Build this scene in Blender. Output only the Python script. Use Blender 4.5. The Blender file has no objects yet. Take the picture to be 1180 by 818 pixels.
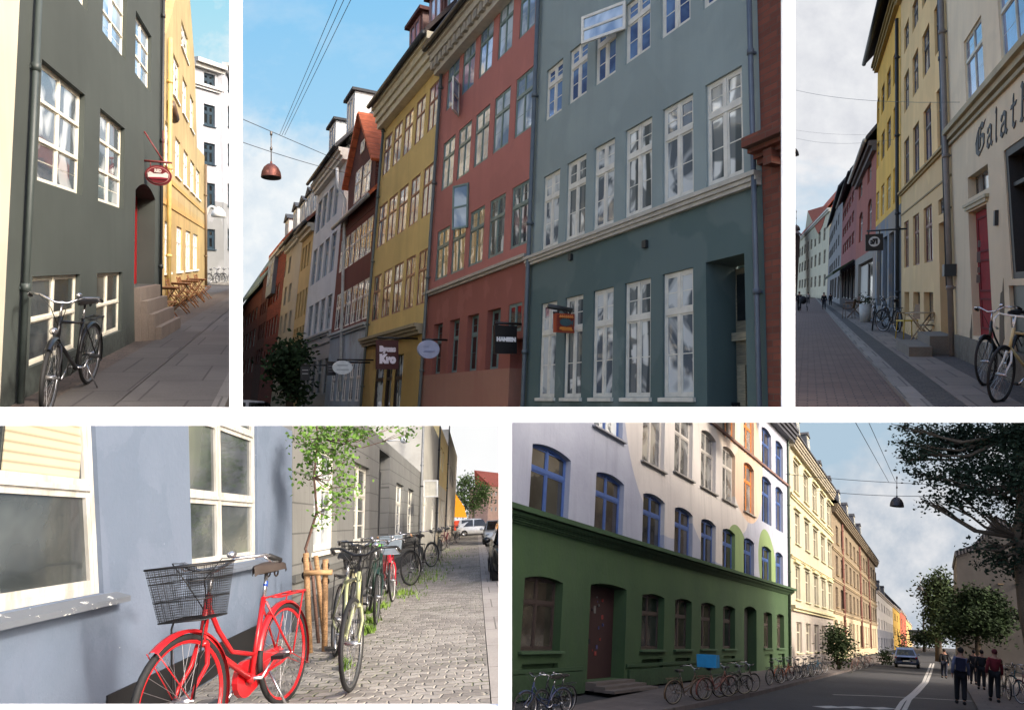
import bpy, bmesh, math, random
from mathutils import Vector, Matrix
from mathutils.geometry import tessellate_polygon
R=math.radians; PI=math.pi
random.seed(7)
SC=bpy.context.scene; COL=SC.collection
# ---------------------------------------------------------------- camera, world, sun, exposure
F=850.0; CX=590.0; CY=409.0; EYE=1.6
cam=bpy.data.cameras.new('camera'); camo=bpy.data.objects.new('camera',cam); COL.objects.link(camo)
camo.location=(0,0,EYE); camo.rotation_euler=(R(90),0,0)
cam.sensor_width=36; cam.lens=36*F/1180; cam.clip_start=.05; cam.clip_end=20000
SC.camera=camo
SUN=Vector((.74,-.30,.60)).normalized()          # towards the sun
elev=math.asin(SUN.z); azim=math.atan2(SUN.x,SUN.y)
w=bpy.data.worlds.new('World'); SC.world=w; w.use_nodes=True
nt=w.node_tree; sky=nt.nodes.new('ShaderNodeTexSky'); sky.sky_type='NISHITA'; sky.sun_disc=False
sky.sun_elevation=elev; sky.sun_rotation=azim; sky.air_density=.8; sky.dust_density=4.5; sky.ozone_density=.4
bg=nt.nodes['Background']; bg.inputs[1].default_value=.15
nt.links.new(sky.outputs[0],bg.inputs[0])
sl=bpy.data.lights.new('sun','SUN'); sl.energy=1.2; sl.angle=R(7); sl.color=(1,.93,.82)
so=bpy.data.objects.new('sun',sl); COL.objects.link(so); so.rotation_euler=SUN.to_track_quat('Z','Y').to_euler()
SC.view_settings.view_transform='Standard'; SC.view_settings.look='None'
SC.view_settings.exposure=EXPO=1.55; SC.view_settings.gamma=1
try:
    SC.cycles.max_bounces=6; SC.cycles.transparent_max_bounces=8
    SC.cycles.sample_clamp_indirect=6; SC.cycles.caustics_reflective=False; SC.cycles.caustics_refractive=False
except Exception: pass
# ---------------------------------------------------------------- materials
def C(r,g,b):
    f=lambda c:(c/12.92 if c<=.04045 else ((c+.055)/1.055)**2.4)
    return (f(r/255),f(g/255),f(b/255))
MC={}
class N:
    def __init__(s,name):
        s.m=bpy.data.materials.new(name); s.m.use_nodes=True; s.t=s.m.node_tree; s.b=s.t.nodes['Principled BSDF']
    def n(s,typ,**k):
        x=s.t.nodes.new('ShaderNode'+typ)
        for a,v in k.items():
            if a in x.inputs: x.inputs[a].default_value=v
            else: setattr(x,a,v)
        return x
    def l(s,a,b): s.t.links.new(a,b)
    def co(s): return s.n('TexCoord').outputs['Object']
    def mapv(s,scale=(1,1,1),src=None,rot=(0,0,0)):
        m=s.n('Mapping'); m.inputs['Scale'].default_value=scale; m.inputs['Rotation'].default_value=rot
        s.l(src or s.co(),m.inputs[0]); return m.outputs[0]
    def noise(s,scale,detail=5,rough=.55,src=None,dist=0):
        x=s.n('TexNoise'); x.inputs['Scale'].default_value=scale; x.inputs['Detail'].default_value=detail
        x.inputs['Roughness'].default_value=rough; x.inputs['Distortion'].default_value=dist
        s.l(src or s.co(),x.inputs['Vector']); return x.outputs[0]
    def ramp(s,src,stops,interp='LINEAR'):
        r=s.n('ValToRGB'); r.color_ramp.interpolation=interp; e=r.color_ramp.elements
        while len(e)<len(stops): e.new(.5)
        for k,(p,c) in enumerate(stops):
            e[k].position=p; e[k].color=(c,c,c,1) if isinstance(c,(int,float)) else (*c,1)
        s.l(src,r.inputs[0]); return r.outputs[0]
    def mix(s,f,a,b,mode='MIX'):
        m=s.n('Mix',data_type='RGBA'); m.blend_type=mode
        for i,v in ((0,f),(6,a),(7,b)):
            if isinstance(v,(int,float)): m.inputs[i].default_value=v
            elif isinstance(v,tuple): m.inputs[i].default_value=(*v,1)
            else: s.l(v,m.inputs[i])
        return m.outputs[2]
    def math(s,op,a,b=0,c=0):
        m=s.n('Math',operation=op)
        for i,v in enumerate((a,b,c)):
            if isinstance(v,(int,float)): m.inputs[i].default_value=v
            else: s.l(v,m.inputs[i])
        return m.outputs[0]
    def xyz(s,src=None):
        x=s.n('SeparateXYZ'); s.l(src or s.co(),x.inputs[0]); return x.outputs
    def bump(s,h,st=.3,d=.02):
        b=s.n('Bump'); b.inputs['Strength'].default_value=st; b.inputs['Distance'].default_value=d
        s.l(h,b.inputs['Height']); s.l(b.outputs[0],s.b.inputs['Normal']); return b
    def fin(s,col,rough=.8,metal=0,spec=None):
        if isinstance(col,tuple): s.b.inputs['Base Color'].default_value=(*col,1)
        else: s.l(col,s.b.inputs['Base Color'])
        if isinstance(rough,(int,float)): s.b.inputs['Roughness'].default_value=rough
        else: s.l(rough,s.b.inputs['Roughness'])
        s.b.inputs['Metallic'].default_value=metal
        if spec is not None: s.b.inputs['Specular IOR Level'].default_value=spec
        return s.m
def sc(c,k): return tuple(min(1,x*k) for x in c)
def cached(f):
    def g(*a,**k):
        key=(f.__name__,str(a),str(sorted(k.items())))
        if key not in MC: MC[key]=f(*a,**k)
        return MC[key]
    return g
@cached
def paint(c,rough=.5,metal=0,var=.12):
    n=N('paint'); v=n.noise(6,4)
    col=n.mix(n.ramp(v,[(.3,0.),(.7,1.)]),sc(c,1-var),sc(c,1+var))
    n.bump(n.noise(60,2),.08,.01)
    return n.fin(col,rough,metal)
@cached
def plaster(c,var=.10,low=None,zs=0,groove=0,dirt=.35,low2=None,zs2=0):
    """painted render; low = the colour painted below height zs; groove = spacing of scored joints"""
    n=N('plaster'); v=n.noise(.7,6,.6); f=n.noise(9,5,.6)
    def band(c): return n.mix(n.ramp(v,[(.3,0.),(.7,1.)]),sc(c,1-var),sc(c,1+var))
    col=band(c); X=n.xyz()
    if low: col=n.mix(n.math('GREATER_THAN',X[2],zs),band(low),col)
    if low2: col=n.mix(n.math('GREATER_THAN',X[2],zs2),band(low2),col)
    streak=n.noise(1.6,5,.65,src=n.mapv((1.5,1.5,.12)))
    col=n.mix(n.math('MULTIPLY',n.ramp(streak,[(.48,0.),(.8,1.)]),dirt),col,sc(c,.45))
    # grime near the foot of the wall
    g=n.math('MULTIPLY',n.ramp(X[2],[(0.,1.),(.6,0.)]),n.ramp(f,[(.4,0.),(.6,.7)]))
    col=n.mix(g,col,sc(low2 or low or c,.4))
    pt=n.noise(.45,7,.5,dist=.6); col=n.mix(n.math('MULTIPLY',n.ramp(pt,[(.53,0.),(.56,1.)]),.22),col,sc(c,.72))
    pt2=n.noise(.9,6,.5,src=n.mapv((1,1,.7))); col=n.mix(n.math('MULTIPLY',n.ramp(pt2,[(.60,0.),(.63,1.)]),.16),col,sc(c,1.35))
    h=n.math('ADD',n.math('MULTIPLY',f,.25),n.math('MULTIPLY',v,2.5))
    if groove:
        fr=n.math('FRACT',n.math('DIVIDE',X[2],groove)); gl=n.math('LESS_THAN',fr,.05)
        fx=n.math('FRACT',n.math('ADD',n.math('DIVIDE',X[0],groove*2.4),n.math('MULTIPLY',n.math('FLOOR',n.math('DIVIDE',X[2],groove)),.5)))
        gv=n.math('LESS_THAN',fx,.018); gg=n.math('MAXIMUM',gl,gv)
        col=n.mix(n.math('MULTIPLY',gg,.75),col,sc(low or c,.35)); h=n.math('SUBTRACT',h,n.math('MULTIPLY',gg,1.2))
    n.bump(h,.5,.02)
    return n.fin(col,.88)
@cached
def brick(c1,c2,mortar,sx=.24,sz=.075,axis='xz',bump=.5,var=.3,low=None,zs=0):
    n=N('brick'); X=n.xyz(); cb=n.n('CombineXYZ')
    n.l(X[0],cb.inputs[0]); n.l(X[2] if axis=='xz' else X[1],cb.inputs[1])
    src=cb.outputs[0]
    d=n.noise(3,3); ad=n.n('VectorMath',operation='ADD'); sc_=n.n('VectorMath',operation='SCALE'); sc_.inputs['Scale'].default_value=sz*.25
    n.l(d,sc_.inputs[0]); n.l(src,ad.inputs[0]); n.l(sc_.outputs[0],ad.inputs[1])
    b=n.n('TexBrick'); n.l(ad.outputs[0],b.inputs['Vector'])
    b.inputs['Scale'].default_value=1; b.inputs['Brick Width'].default_value=sx; b.inputs['Row Height'].default_value=sz
    b.inputs['Mortar Size'].default_value=sz*.09; b.inputs['Mortar Smooth'].default_value=.3
    b.inputs['Color1'].default_value=(*c1,1); b.inputs['Color2'].default_value=(*c2,1); b.inputs['Mortar'].default_value=(*mortar,1)
    v=n.noise(1.2,5); col=n.mix(n.math('MULTIPLY',n.ramp(v,[(.35,0.),(.7,1.)]),var),b.outputs[0],sc(c1,.4))
    if low: col=n.mix(n.math('GREATER_THAN',X[2],zs),low,col)
    n.bump(n.math('SUBTRACT',n.math('MULTIPLY',n.noise(14,3),.4),b.outputs['Fac']),bump,sz*.12)
    return n.fin(col,.9)
@cached
def cobble(c1,c2,mortar,w=.16,l=.12,bump=.8,rot=0,grass=None,wet=.8):
    """set stones: a brick grid warped so no two stones match, domed tops"""
    n=N('cobble'); co=n.co()
    ad=n.n('VectorMath',operation='ADD'); s_=n.n('VectorMath',operation='SCALE'); s_.inputs['Scale'].default_value=l*1.5
    nn=n.n('TexNoise'); nn.inputs['Scale'].default_value=3.4; nn.inputs['Detail'].default_value=3; n.l(co,nn.inputs[0])
    sub=n.n('VectorMath',operation='SUBTRACT'); sub.inputs[1].default_value=(.5,.5,.5); n.l(nn.outputs['Color'],sub.inputs[0])
    n.l(sub.outputs[0],s_.inputs[0]); n.l(co,ad.inputs[0]); n.l(s_.outputs[0],ad.inputs[1])
    src=n.mapv((1,1,1),ad.outputs[0],(0,0,rot))
    b=n.n('TexBrick'); n.l(src,b.inputs['Vector']); b.inputs['Scale'].default_value=1
    b.inputs['Brick Width'].default_value=w; b.inputs['Row Height'].default_value=l; b.inputs['Mortar Size'].default_value=l*.12; b.inputs['Mortar Smooth'].default_value=1
    b.inputs['Color1'].default_value=(*c1,1); b.inputs['Color2'].default_value=(*c2,1); b.inputs['Mortar'].default_value=(*mortar,1); b.inputs['Bias'].default_value=-.1
    f=n.noise(22,4); col=n.mix(n.ramp(f,[(.35,0.),(.65,.35)]),b.outputs[0],sc(c1,.5))
    v=n.noise(.8,4); col=n.mix(n.math('MULTIPLY',n.ramp(v,[(.45,0.),(.7,1.)]),.3),col,sc(c2,.6))
    if grass: col=n.mix(n.math('MULTIPLY',b.outputs['Fac'],n.ramp(n.noise(1.1,4),[(.5,0.),(.62,.8)])),col,grass)
    n.bump(n.math('ADD',n.math('MULTIPLY',f,.35),n.math('SUBTRACT',1,b.outputs['Fac'])),bump,l*.16)
    return n.fin(col,wet)
@cached
def slab(c,w=1.0,l=.8,joint=.012,var=.15,rot=0,rough=.85):
    n=N('slab'); src=n.mapv((1,1,1),None,(0,0,rot)); b=n.n('TexBrick'); n.l(src,b.inputs['Vector']); b.inputs['Scale'].default_value=1
    b.inputs['Brick Width'].default_value=w; b.inputs['Row Height'].default_value=l; b.inputs['Mortar Size'].default_value=joint
    b.inputs['Color1'].default_value=(*sc(c,1+var),1); b.inputs['Color2'].default_value=(*sc(c,1-var),1); b.inputs['Mortar'].default_value=(*sc(c,.35),1)
    f=n.noise(1.3,6,.65); col=n.mix(n.ramp(f,[(.42,0.),(.7,.5)]),b.outputs[0],sc(c,.5))
    g=n.noise(40,3); col=n.mix(n.ramp(g,[(.4,0.),(.7,.25)]),col,sc(c,1.6))
    n.bump(n.math('SUBTRACT',n.math('MULTIPLY',g,.3),b.outputs['Fac']),.4,.012)
    return n.fin(col,rough)
@cached
def asphalt(c,var=.2):
    n=N('asphalt'); g=n.noise(70,3); f=n.noise(.5,6,.65)
    col=n.mix(n.ramp(f,[(.35,0.),(.7,1.)]),sc(c,1-var),sc(c,1+var)); col=n.mix(n.ramp(g,[(.45,0.),(.65,.5)]),col,sc(c,1.9))
    pa=n.noise(.22,3,.4,dist=.5); col=n.mix(n.math('MULTIPLY',n.ramp(pa,[(.52,0.),(.525,1.)]),.35),col,sc(c,.6)); col=n.mix(n.math('MULTIPLY',n.ramp(n.noise(.35,4,.5,dist=.4),[(.62,0.),(.63,1.)]),.3),col,sc(c,1.6))
    cr=n.noise(2.2,8,.75,dist=1.5); col=n.mix(n.ramp(cr,[(.49,0.),(.5,.5),(.51,0.)]),col,sc(c,.45))
    n.bump(g,.5,.01); return n.fin(col,.85)
@cached
def glass(kind='sky',seed=0):
    """window panes: dark rooms or reflections painted into the base colour, on old, slightly wavy glass"""
    n=N('glass'); X=n.xyz(); 
    off=n.mapv((1,1,1)); off.node.inputs[1].default_value=(seed*3.1,seed*1.7,seed)
    if kind=='dark': col=n.mix(n.ramp(n.noise(1.2,4,src=off),[(.4,0.),(.6,1.)]),C(22,24,26),C(52,54,52)); met,ro,wb=.12,.06,.10
    elif kind=='brown': col=n.mix(n.ramp(n.noise(1.2,4,src=off),[(.4,0.),(.6,1.)]),C(45,40,36),C(82,76,66)); met,ro,wb=.18,.12,.10
    elif kind=='painted_reflect':  # curtain-like light and dark bands painted in place of reflected sky and houses
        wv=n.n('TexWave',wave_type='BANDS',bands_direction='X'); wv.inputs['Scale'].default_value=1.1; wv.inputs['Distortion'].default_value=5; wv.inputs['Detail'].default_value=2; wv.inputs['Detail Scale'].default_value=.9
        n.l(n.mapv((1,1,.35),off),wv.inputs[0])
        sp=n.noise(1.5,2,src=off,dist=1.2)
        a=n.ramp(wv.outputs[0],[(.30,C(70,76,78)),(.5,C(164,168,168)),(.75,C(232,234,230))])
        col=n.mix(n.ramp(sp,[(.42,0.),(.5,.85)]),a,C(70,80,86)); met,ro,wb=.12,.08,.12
    elif kind=='sky': col=n.mix(n.ramp(n.noise(.9,3,src=off,dist=.8),[(.42,0.),(.56,1.)]),C(120,146,176),C(196,212,226)); met,ro,wb=.10,.05,.18  # bright bluish sky reflection put into the base colour
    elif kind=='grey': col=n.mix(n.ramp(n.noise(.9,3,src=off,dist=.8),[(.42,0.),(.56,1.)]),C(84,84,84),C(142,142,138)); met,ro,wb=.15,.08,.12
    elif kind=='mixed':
        col=n.mix(n.ramp(n.noise(1.1,3,src=off,dist=.8),[(.45,0.),(.52,1.)]),C(88,98,108),C(206,211,212)); met,ro,wb=.08,.05,.15  # pale blotches painted in for bright reflections on the pane
    elif kind=='blue': col=n.mix(n.ramp(n.noise(1.1,3,src=off,dist=.6),[(.42,0.),(.6,1.)]),C(52,84,140),C(110,150,205)); met,ro,wb=.35,.05,.12
    elif kind=='green':
        gy=n.ramp(n.noise(.8,4,src=off,dist=.8),[(.38,C(56,62,64)),(.5,C(88,94,94)),(.68,C(132,134,124))]); col=gy; met,ro,wb=.2,.12,.10
    elif kind=='blind':
        fr=n.math('FRACT',n.math('DIVIDE',X[2],.055)); col=n.mix(n.ramp(fr,[(.0,0.),(.25,1.),(.8,1.),(1.,0.)]),C(150,140,116),C(196,186,158)); met,ro,wb=.05,.2,.05
    n.bump(n.noise(1.6,2,src=off),wb*1.6,.05)
    n.b.inputs['Coat Weight'].default_value=.25; n.b.inputs['Coat Roughness'].default_value=.02
    return n.fin(col,ro,met,.8)
@cached
def metal(c,rough=.35,met=.9): 
    n=N('metal'); f=n.noise(30,3)
    return n.fin(n.mix(n.ramp(f,[(.4,0.),(.7,.6)]),c,sc(c,.6)),rough,met)
@cached
def wood(c,rough=.6):
    n=N('wood'); f=n.noise(5,6,.6,src=n.mapv((1,12,12)),dist=.4)
    n.bump(f,.25,.01); return n.fin(n.mix(n.ramp(f,[(.35,0.),(.65,1.)]),sc(c,.6),sc(c,1.25)),rough)
@cached
def tiles(c):
    n=N('roof_tiles'); X=n.xyz(); a=n.math('SINE',n.math('MULTIPLY',X[0],30)); b=n.math('FRACT',n.math('MULTIPLY',X[2],3.2))
    v=n.noise(4,4); col=n.mix(n.ramp(v,[(.35,0.),(.7,1.)]),sc(c,.7),sc(c,1.2)); col=n.mix(n.math('MULTIPLY',n.math('LESS_THAN',b,.12),.5),col,sc(c,.3))
    n.bump(n.math('ADD',a,b),.6,.04); return n.fin(col,.85)
@cached
def leaf(c,c2):
    n=N('leaf'); v=n.noise(1.3,3); f=n.noise(9,2)
    col=n.mix(n.ramp(v,[(.4,0.),(.62,1.)]),c,c2); col=n.mix(n.ramp(f,[(.4,0.),(.7,.5)]),col,sc(c2,1.5))
    m=n.fin(col,.85,0,.15); n.b.inputs['Transmission Weight'].default_value=0
    return m
# ---------------------------------------------------------------- mesh builder
class MB:
    def __init__(s): s.v=[]; s.f=[]; s.k=[]; s.sm=[]
    def add(s,vs,fs,k=0,sm=False):
        o=len(s.v); s.v+=[tuple(v) for v in vs]
        for f in fs: s.f.append([i+o for i in f]); s.k.append(k); s.sm.append(sm)
    HX=[(0,3,2,1),(4,5,6,7),(0,1,5,4),(1,2,6,5),(2,3,7,6),(3,0,4,7)]
    def box(s,x0,x1,y0,y1,z0,z1,k=0):
        s.add([(x0,y0,z0),(x1,y0,z0),(x1,y1,z0),(x0,y1,z0),(x0,y0,z1),(x1,y0,z1),(x1,y1,z1),(x0,y1,z1)],s.HX,k)
    def hexa(s,p,k=0): s.add(p,s.HX,k)
    def extr(s,poly,vec,k=0):
        """closed prism from a 3-D polygon moved along vec"""
        n=len(poly); vec=Vector(vec); a=[Vector(p) for p in poly]; b=[p+vec for p in a]
        s.add(a+b,[tuple(range(n))[::-1],tuple(range(n,2*n))]+[(i,(i+1)%n,n+(i+1)%n,n+i) for i in range(n)],k)
    def tube(s,pts,r,n=6,k=0,cap=True):
        pts=[Vector(p) for p in pts]; rs=r if isinstance(r,(list,tuple)) else [r]*len(pts); V=[]; Fs=[]
        prev=None
        for i,p in enumerate(pts):
            d=(pts[min(i+1,len(pts)-1)]-pts[max(i-1,0)])
            if d.length<1e-9: d=Vector((0,0,1))
            d.normalize()
            if prev is None: a=d.orthogonal().normalized()
            else:
                a=prev-d*prev.dot(d); a=a.normalized() if a.length>1e-6 else d.orthogonal().normalized()
            prev=a; b=d.cross(a)
            for j in range(n):
                t=2*PI*j/n; V.append(p+(a*math.cos(t)+b*math.sin(t))*rs[i])
        for i in range(len(pts)-1):
            for j in range(n): Fs.append((i*n+j,i*n+(j+1)%n,(i+1)*n+(j+1)%n,(i+1)*n+j))
        if cap: Fs+= [tuple(range(n))[::-1],tuple(range((len(pts)-1)*n,len(pts)*n))]
        s.add(V,Fs,k,True)
    def ring(s,c,R_,r,axis='y',n=32,m=6,k=0,a0=0,a1=2*PI,sy=1):
        full=abs(a1-a0-2*PI)<1e-6; V=[];Fs=[]; N_=n if full else n+1
        for i in range(N_):
            t=a0+(a1-a0)*i/n
            for j in range(m):
                u=2*PI*j/m; rr=R_+r*math.cos(u); V.append((c[0]+rr*math.cos(t),c[1]+r*math.sin(u)*sy,c[2]+rr*math.sin(t)))
        for i in range(n):
            for j in range(m): Fs.append((i*m+j,i*m+(j+1)%m,((i+1)%N_)*m+(j+1)%m,((i+1)%N_)*m+j))
        s.add(V,Fs,k,True)
    def lathe(s,prof,c=(0,0,0),n=20,k=0):
        V=[];Fs=[]
        for (r,z) in prof:
            for j in range(n): t=2*PI*j/n; V.append((c[0]+r*math.cos(t),c[1]+r*math.sin(t),c[2]+z))
        for i in range(len(prof)-1):
            for j in range(n): Fs.append((i*n+j,i*n+(j+1)%n,(i+1)*n+(j+1)%n,(i+1)*n+j))
        s.add(V,Fs,k,True)
    def ell(s,c,r,n=12,m=8,k=0):
        V=[];Fs=[]
        for i in range(m+1):
            a=PI*i/m
            for j in range(n): t=2*PI*j/n; V.append((c[0]+r[0]*math.sin(a)*math.cos(t),c[1]+r[1]*math.sin(a)*math.sin(t),c[2]+r[2]*math.cos(a)))
        for i in range(m):
            for j in range(n): Fs.append((i*n+j,i*n+(j+1)%n,(i+1)*n+(j+1)%n,(i+1)*n+j))
        s.add(V,Fs,k,True)
    def xf(s,M,i0=0):
        for i in range(i0,len(s.v)): s.v[i]=tuple(M@Vector(s.v[i]))
    def mesh(s,name,mats):
        me=bpy.data.meshes.new(name); me.from_pydata(s.v,[],s.f)
        for m in (mats if isinstance(mats,(list,tuple)) else [mats]): me.materials.append(m)
        me.polygons.foreach_set('material_index',s.k); me.polygons.foreach_set('use_smooth',s.sm); me.update(); return me
    def build(s,name,mats,parent=None,M=None):
        o=bpy.data.objects.new(name,s.mesh(name,mats)); link(o,parent,M); return o
NOCLIP=set()
ALL=[]   # (object, set)
CUR=None
def link(o,parent=None,M=None):
    COL.objects.link(o)
    if parent is not None: o.parent=parent
    if M is not None: o.matrix_local=M
    ALL.append((o,CUR))
def tag(o,label=None,cat=None,group=None,kind=None):
    if label: o['label']=label
    if cat: o['category']=cat
    if group: o['group']=group
    if kind: o['kind']=kind
    return o
def empty(name,M,label=None,cat=None,group=None):
    o=bpy.data.objects.new(name,None); o.empty_display_size=.1; link(o,None,M); return tag(o,label,cat,group)
def kids(o): return [c for c,_ in ALL if c.parent is o]
def copy_tree(o,parent=None,M=None,label=None):
    c=o.copy(); link(c,parent)
    if parent is None and M is not None: c.matrix_local=M
    if label: c['label']=label
    for ch in kids(o): copy_tree(ch,c)
    return c
def frame(x,y,z,p):
    m=Matrix.Identity(4)
    for i,a in enumerate((x,y,z,p)):
        for j in range(3): m[j][i]=a[j]
    return m
# ---------------------------------------------------------------- a street: its own level ground, slope and scale
class Street:
    def __init__(s,vp,h,k,roll,V,wedge):
        s.vp=Vector(vp); s.h=h; s.k=k; s.V=Vector(V); s.wedge=wedge
        d=Vector((vp[0]-CX,F,CY-vp[1])).normalized(); up=Vector((0,0,1)); up=(up-d*up.dot(d)).normalized()
        up=Matrix.Rotation(R(roll),3,d)@up; x=d.cross(up)
        s.Rm=frame(x,d,up,(0,0,0)).to_3x3(); s.Ri=s.Rm.transposed()
        s.M=Matrix.Translation((0,0,EYE))@s.Rm.to_4x4()@Matrix.Scale(k,4)
    def ray(s,px,py): return s.Ri@Vector((px-CX,F,CY-py))
    def hyp(s,px):
        """pixel row of the level horizon at column px"""
        e=s.Rm@Vector((1,0,0)); d=s.Rm@Vector((0,1,0)); n=s.Rm@Vector((0,0,1))
        return CY+ (n.x*(px-CX)+n.y*F)/n.z
    def proj(s,p):
        q=s.Rm@Vector(p); return CX+F*q.x/q.y, CY-F*q.z/q.y
    def sf(s,p):
        """size correction for things standing at p: the street's camber tips its horizon a little"""
        a,b=s.proj(p); return max(.5,min(1.6,(b-s.vp.y)/(b-s.hyp(a)))) if abs(b-s.hyp(a))>3 and b-s.vp.y>3 else 1
    def tilt(s,p,lean=None):
        """turn about the street's axis that makes a thing at p stand plumb against the houses"""
        p=Vector(p); a,b=s.proj(p); c=s.proj(p+Vector((0,0,.3))); t=(s.V.x-a)/(b-s.V.y) if lean is None else lean
        have=(c[0]-a)/(b-c[1]); e=s.proj(p+Vector((.3,0,0))); k=(e[0]-a)/(b-c[1])
        return Matrix.Rotation(math.atan((t-have)/k),4,'Y')
    def gnd(s,px,py,z=0):
        r=s.ray(px,py); t=(z-s.h)/r.z; return Vector((r.x*t,r.y*t,z-s.h))
    def at(s,px,py,dist):
        """point seen at a pixel, dist along the street"""
        r=s.ray(px,py); return r*(dist/r.y)
    def place(s,p,rz=0,sx=1,sy=1,sz=1): return s.M@Matrix.Translation(p)@Matrix.Rotation(rz,4,'Z')@Matrix.Diagonal((sx,sy,sz,1))
def isect(p1,p2,p3,p4):
    x1,y1=p1;x2,y2=p2;x3,y3=p3;x4,y4=p4
    d=(x1-x2)*(y3-y4)-(y1-y2)*(x3-x4); a=x1*y2-y1*x2; b=x3*y4-y3*x4
    return ((a*(x3-x4)-(x1-x2)*b)/d,(a*(y3-y4)-(y1-y2)*b)/d)
# ---------------------------------------------------------------- windows
class Q:
    """four corners of an opening in a facade; arch = rise of the head"""
    def __init__(s,bl,br,tr,tl,arch=0): s.c=[Vector(p) for p in (bl,br,tr,tl)]; s.arch=arch
    def w(s): return (s.c[1]-s.c[0]).length
    def h(s): return (s.c[3]-s.c[0]).length
    def top(s,u): return 1-s.arch*(2*u-1)**2
    def p(s,u,v):
        a,b,c,d=s.c; return (a*(1-u)+b*u)*(1-v)+(d*(1-u)+c*u)*v
    def outline(s,n=8):
        o=[s.p(0,0),s.p(1,0)]
        if not s.arch: return o+[s.p(1,1),s.p(0,1)]
        return o+[s.p(1-i/n,s.top(1-i/n)) for i in range(n+1)]
    def bar(s,mb,u0,u1,v0,v1,y0,y1,k=0,v1b=None):
        a=s.p(u0,v0);b=s.p(u1,v0);c=s.p(u1,v1 if v1b is None else v1b);d=s.p(u0,v1)
        mb.hexa([(a.x,y0,a.y),(b.x,y0,b.y),(b.x,y1,b.y),(a.x,y1,a.y),(d.x,y0,d.y),(c.x,y0,c.y),(c.x,y1,c.y),(d.x,y1,d.y)],k)
def lerpQ(a,b,t): 
    q=Q(*[a.c[i].lerp(b.c[i],t) for i in range(4)],a.arch); return q
STY=dict(td=.035,fr=.07,mull=(.5,),mw=.07,trans=(.62,),tw=.07,bars=(2,1),bw=.025,rec=.09,frame=None,glass='mixed',sill=0,sillc=None,arch=0,leaf=.045,name='window')
def window(par,q,st,seed=0):
    W=q.w();H=q.h(); r=st['rec']; td=st['td']; fm=st['frame']; mb=MB(); fu=st['fr']/W; fv=st['fr']/H; t=q.top
    q.bar(mb,0,fu,0,t(0),r,r+td,v1b=t(fu)); q.bar(mb,1-fu,1,0,t(1-fu),r,r+td,v1b=t(1))
    q.bar(mb,fu,1-fu,0,fv,r+.003,r+td)
    n=8 if q.arch else 1
    for i in range(n):
        u0=fu+(1-2*fu)*i/n; u1=fu+(1-2*fu)*(i+1)/n
        a=q.p(u0,t(u0)-fv);b=q.p(u1,t(u1)-fv);c=q.p(u1,t(u1));d=q.p(u0,t(u0)); y0,y1=r+.003,r+td
        mb.hexa([(a.x,y0,a.y),(b.x,y0,b.y),(b.x,y1,b.y),(a.x,y1,a.y),(d.x,y0,d.y),(c.x,y0,c.y),(c.x,y1,c.y),(d.x,y1,d.y)])
    mu=st['mull']; mw=st['mw']/W; tw=st['tw']/H
    for m in mu: q.bar(mb,m-mw/2,m+mw/2,fv,t(m)-fv*.5,r-.004,r+td)
    for v in st['trans']: q.bar(mb,fu,1-fu,v-tw/2,v+tw/2,r-.010,r+td)
    us=[fu]+[m for m in mu]+[1-fu]; vs=[fv]+list(st['trans'])+[t(.25)-fv]
    bw=st['bw']; lf=st['leaf']
    for i in range(len(us)-1):
        a=us[i]+(mw/2 if i else 0); b=us[i+1]-(mw/2 if i<len(us)-2 else 0)
        for j in range(len(vs)-1):
            c=vs[j]+(tw/2 if j else 0); d=vs[j+1]-(tw/2 if j<len(vs)-2 else 0)
            nb=st['bars'][min(j,len(st['bars'])-1)] if st['bars'] else 1
            if lf:
                lu=lf/W; lv=lf/H
                q.bar(mb,a,a+lu,c,d,r+.006,r+td); q.bar(mb,b-lu,b,c,d,r+.006,r+td)
                q.bar(mb,a+lu,b-lu,c,c+lv,r+.008,r+td); q.bar(mb,a+lu,b-lu,d-lv,d,r+.008,r+td)
            for k in range(1,nb):
                v=c+(d-c)*k/nb; q.bar(mb,a+.002,b-.002,v-bw/H/2,v+bw/H/2,r+.014,r+td)
    o=mb.build(st['name'],fm,par)
    pm=MB(); ol=[q.p(u,v) for (u,v) in [(.01,.01),(.99,.01)]]+[q.p(1-i/n*.98-.01,t(1-i/n)-.01) for i in range(n+1)]
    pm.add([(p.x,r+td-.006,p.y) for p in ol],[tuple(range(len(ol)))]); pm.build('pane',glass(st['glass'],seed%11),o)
    if st['sill']:
        s=MB(); a=q.p(-.06,0);b=q.p(1.06,0); pr=st['sill']; th=st.get('sillh',.07)
        s.hexa([(a.x,-pr,a.y-th),(b.x,-pr,b.y-th),(b.x,r+.004,b.y-th),(a.x,r+.004,a.y-th),(a.x,-pr,a.y-.012),(b.x,-pr,b.y-.012),(b.x,r+.004,b.y),(a.x,r+.004,a.y)])
        s.build('sill',st['sillc'] or fm,o)
    return o
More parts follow.
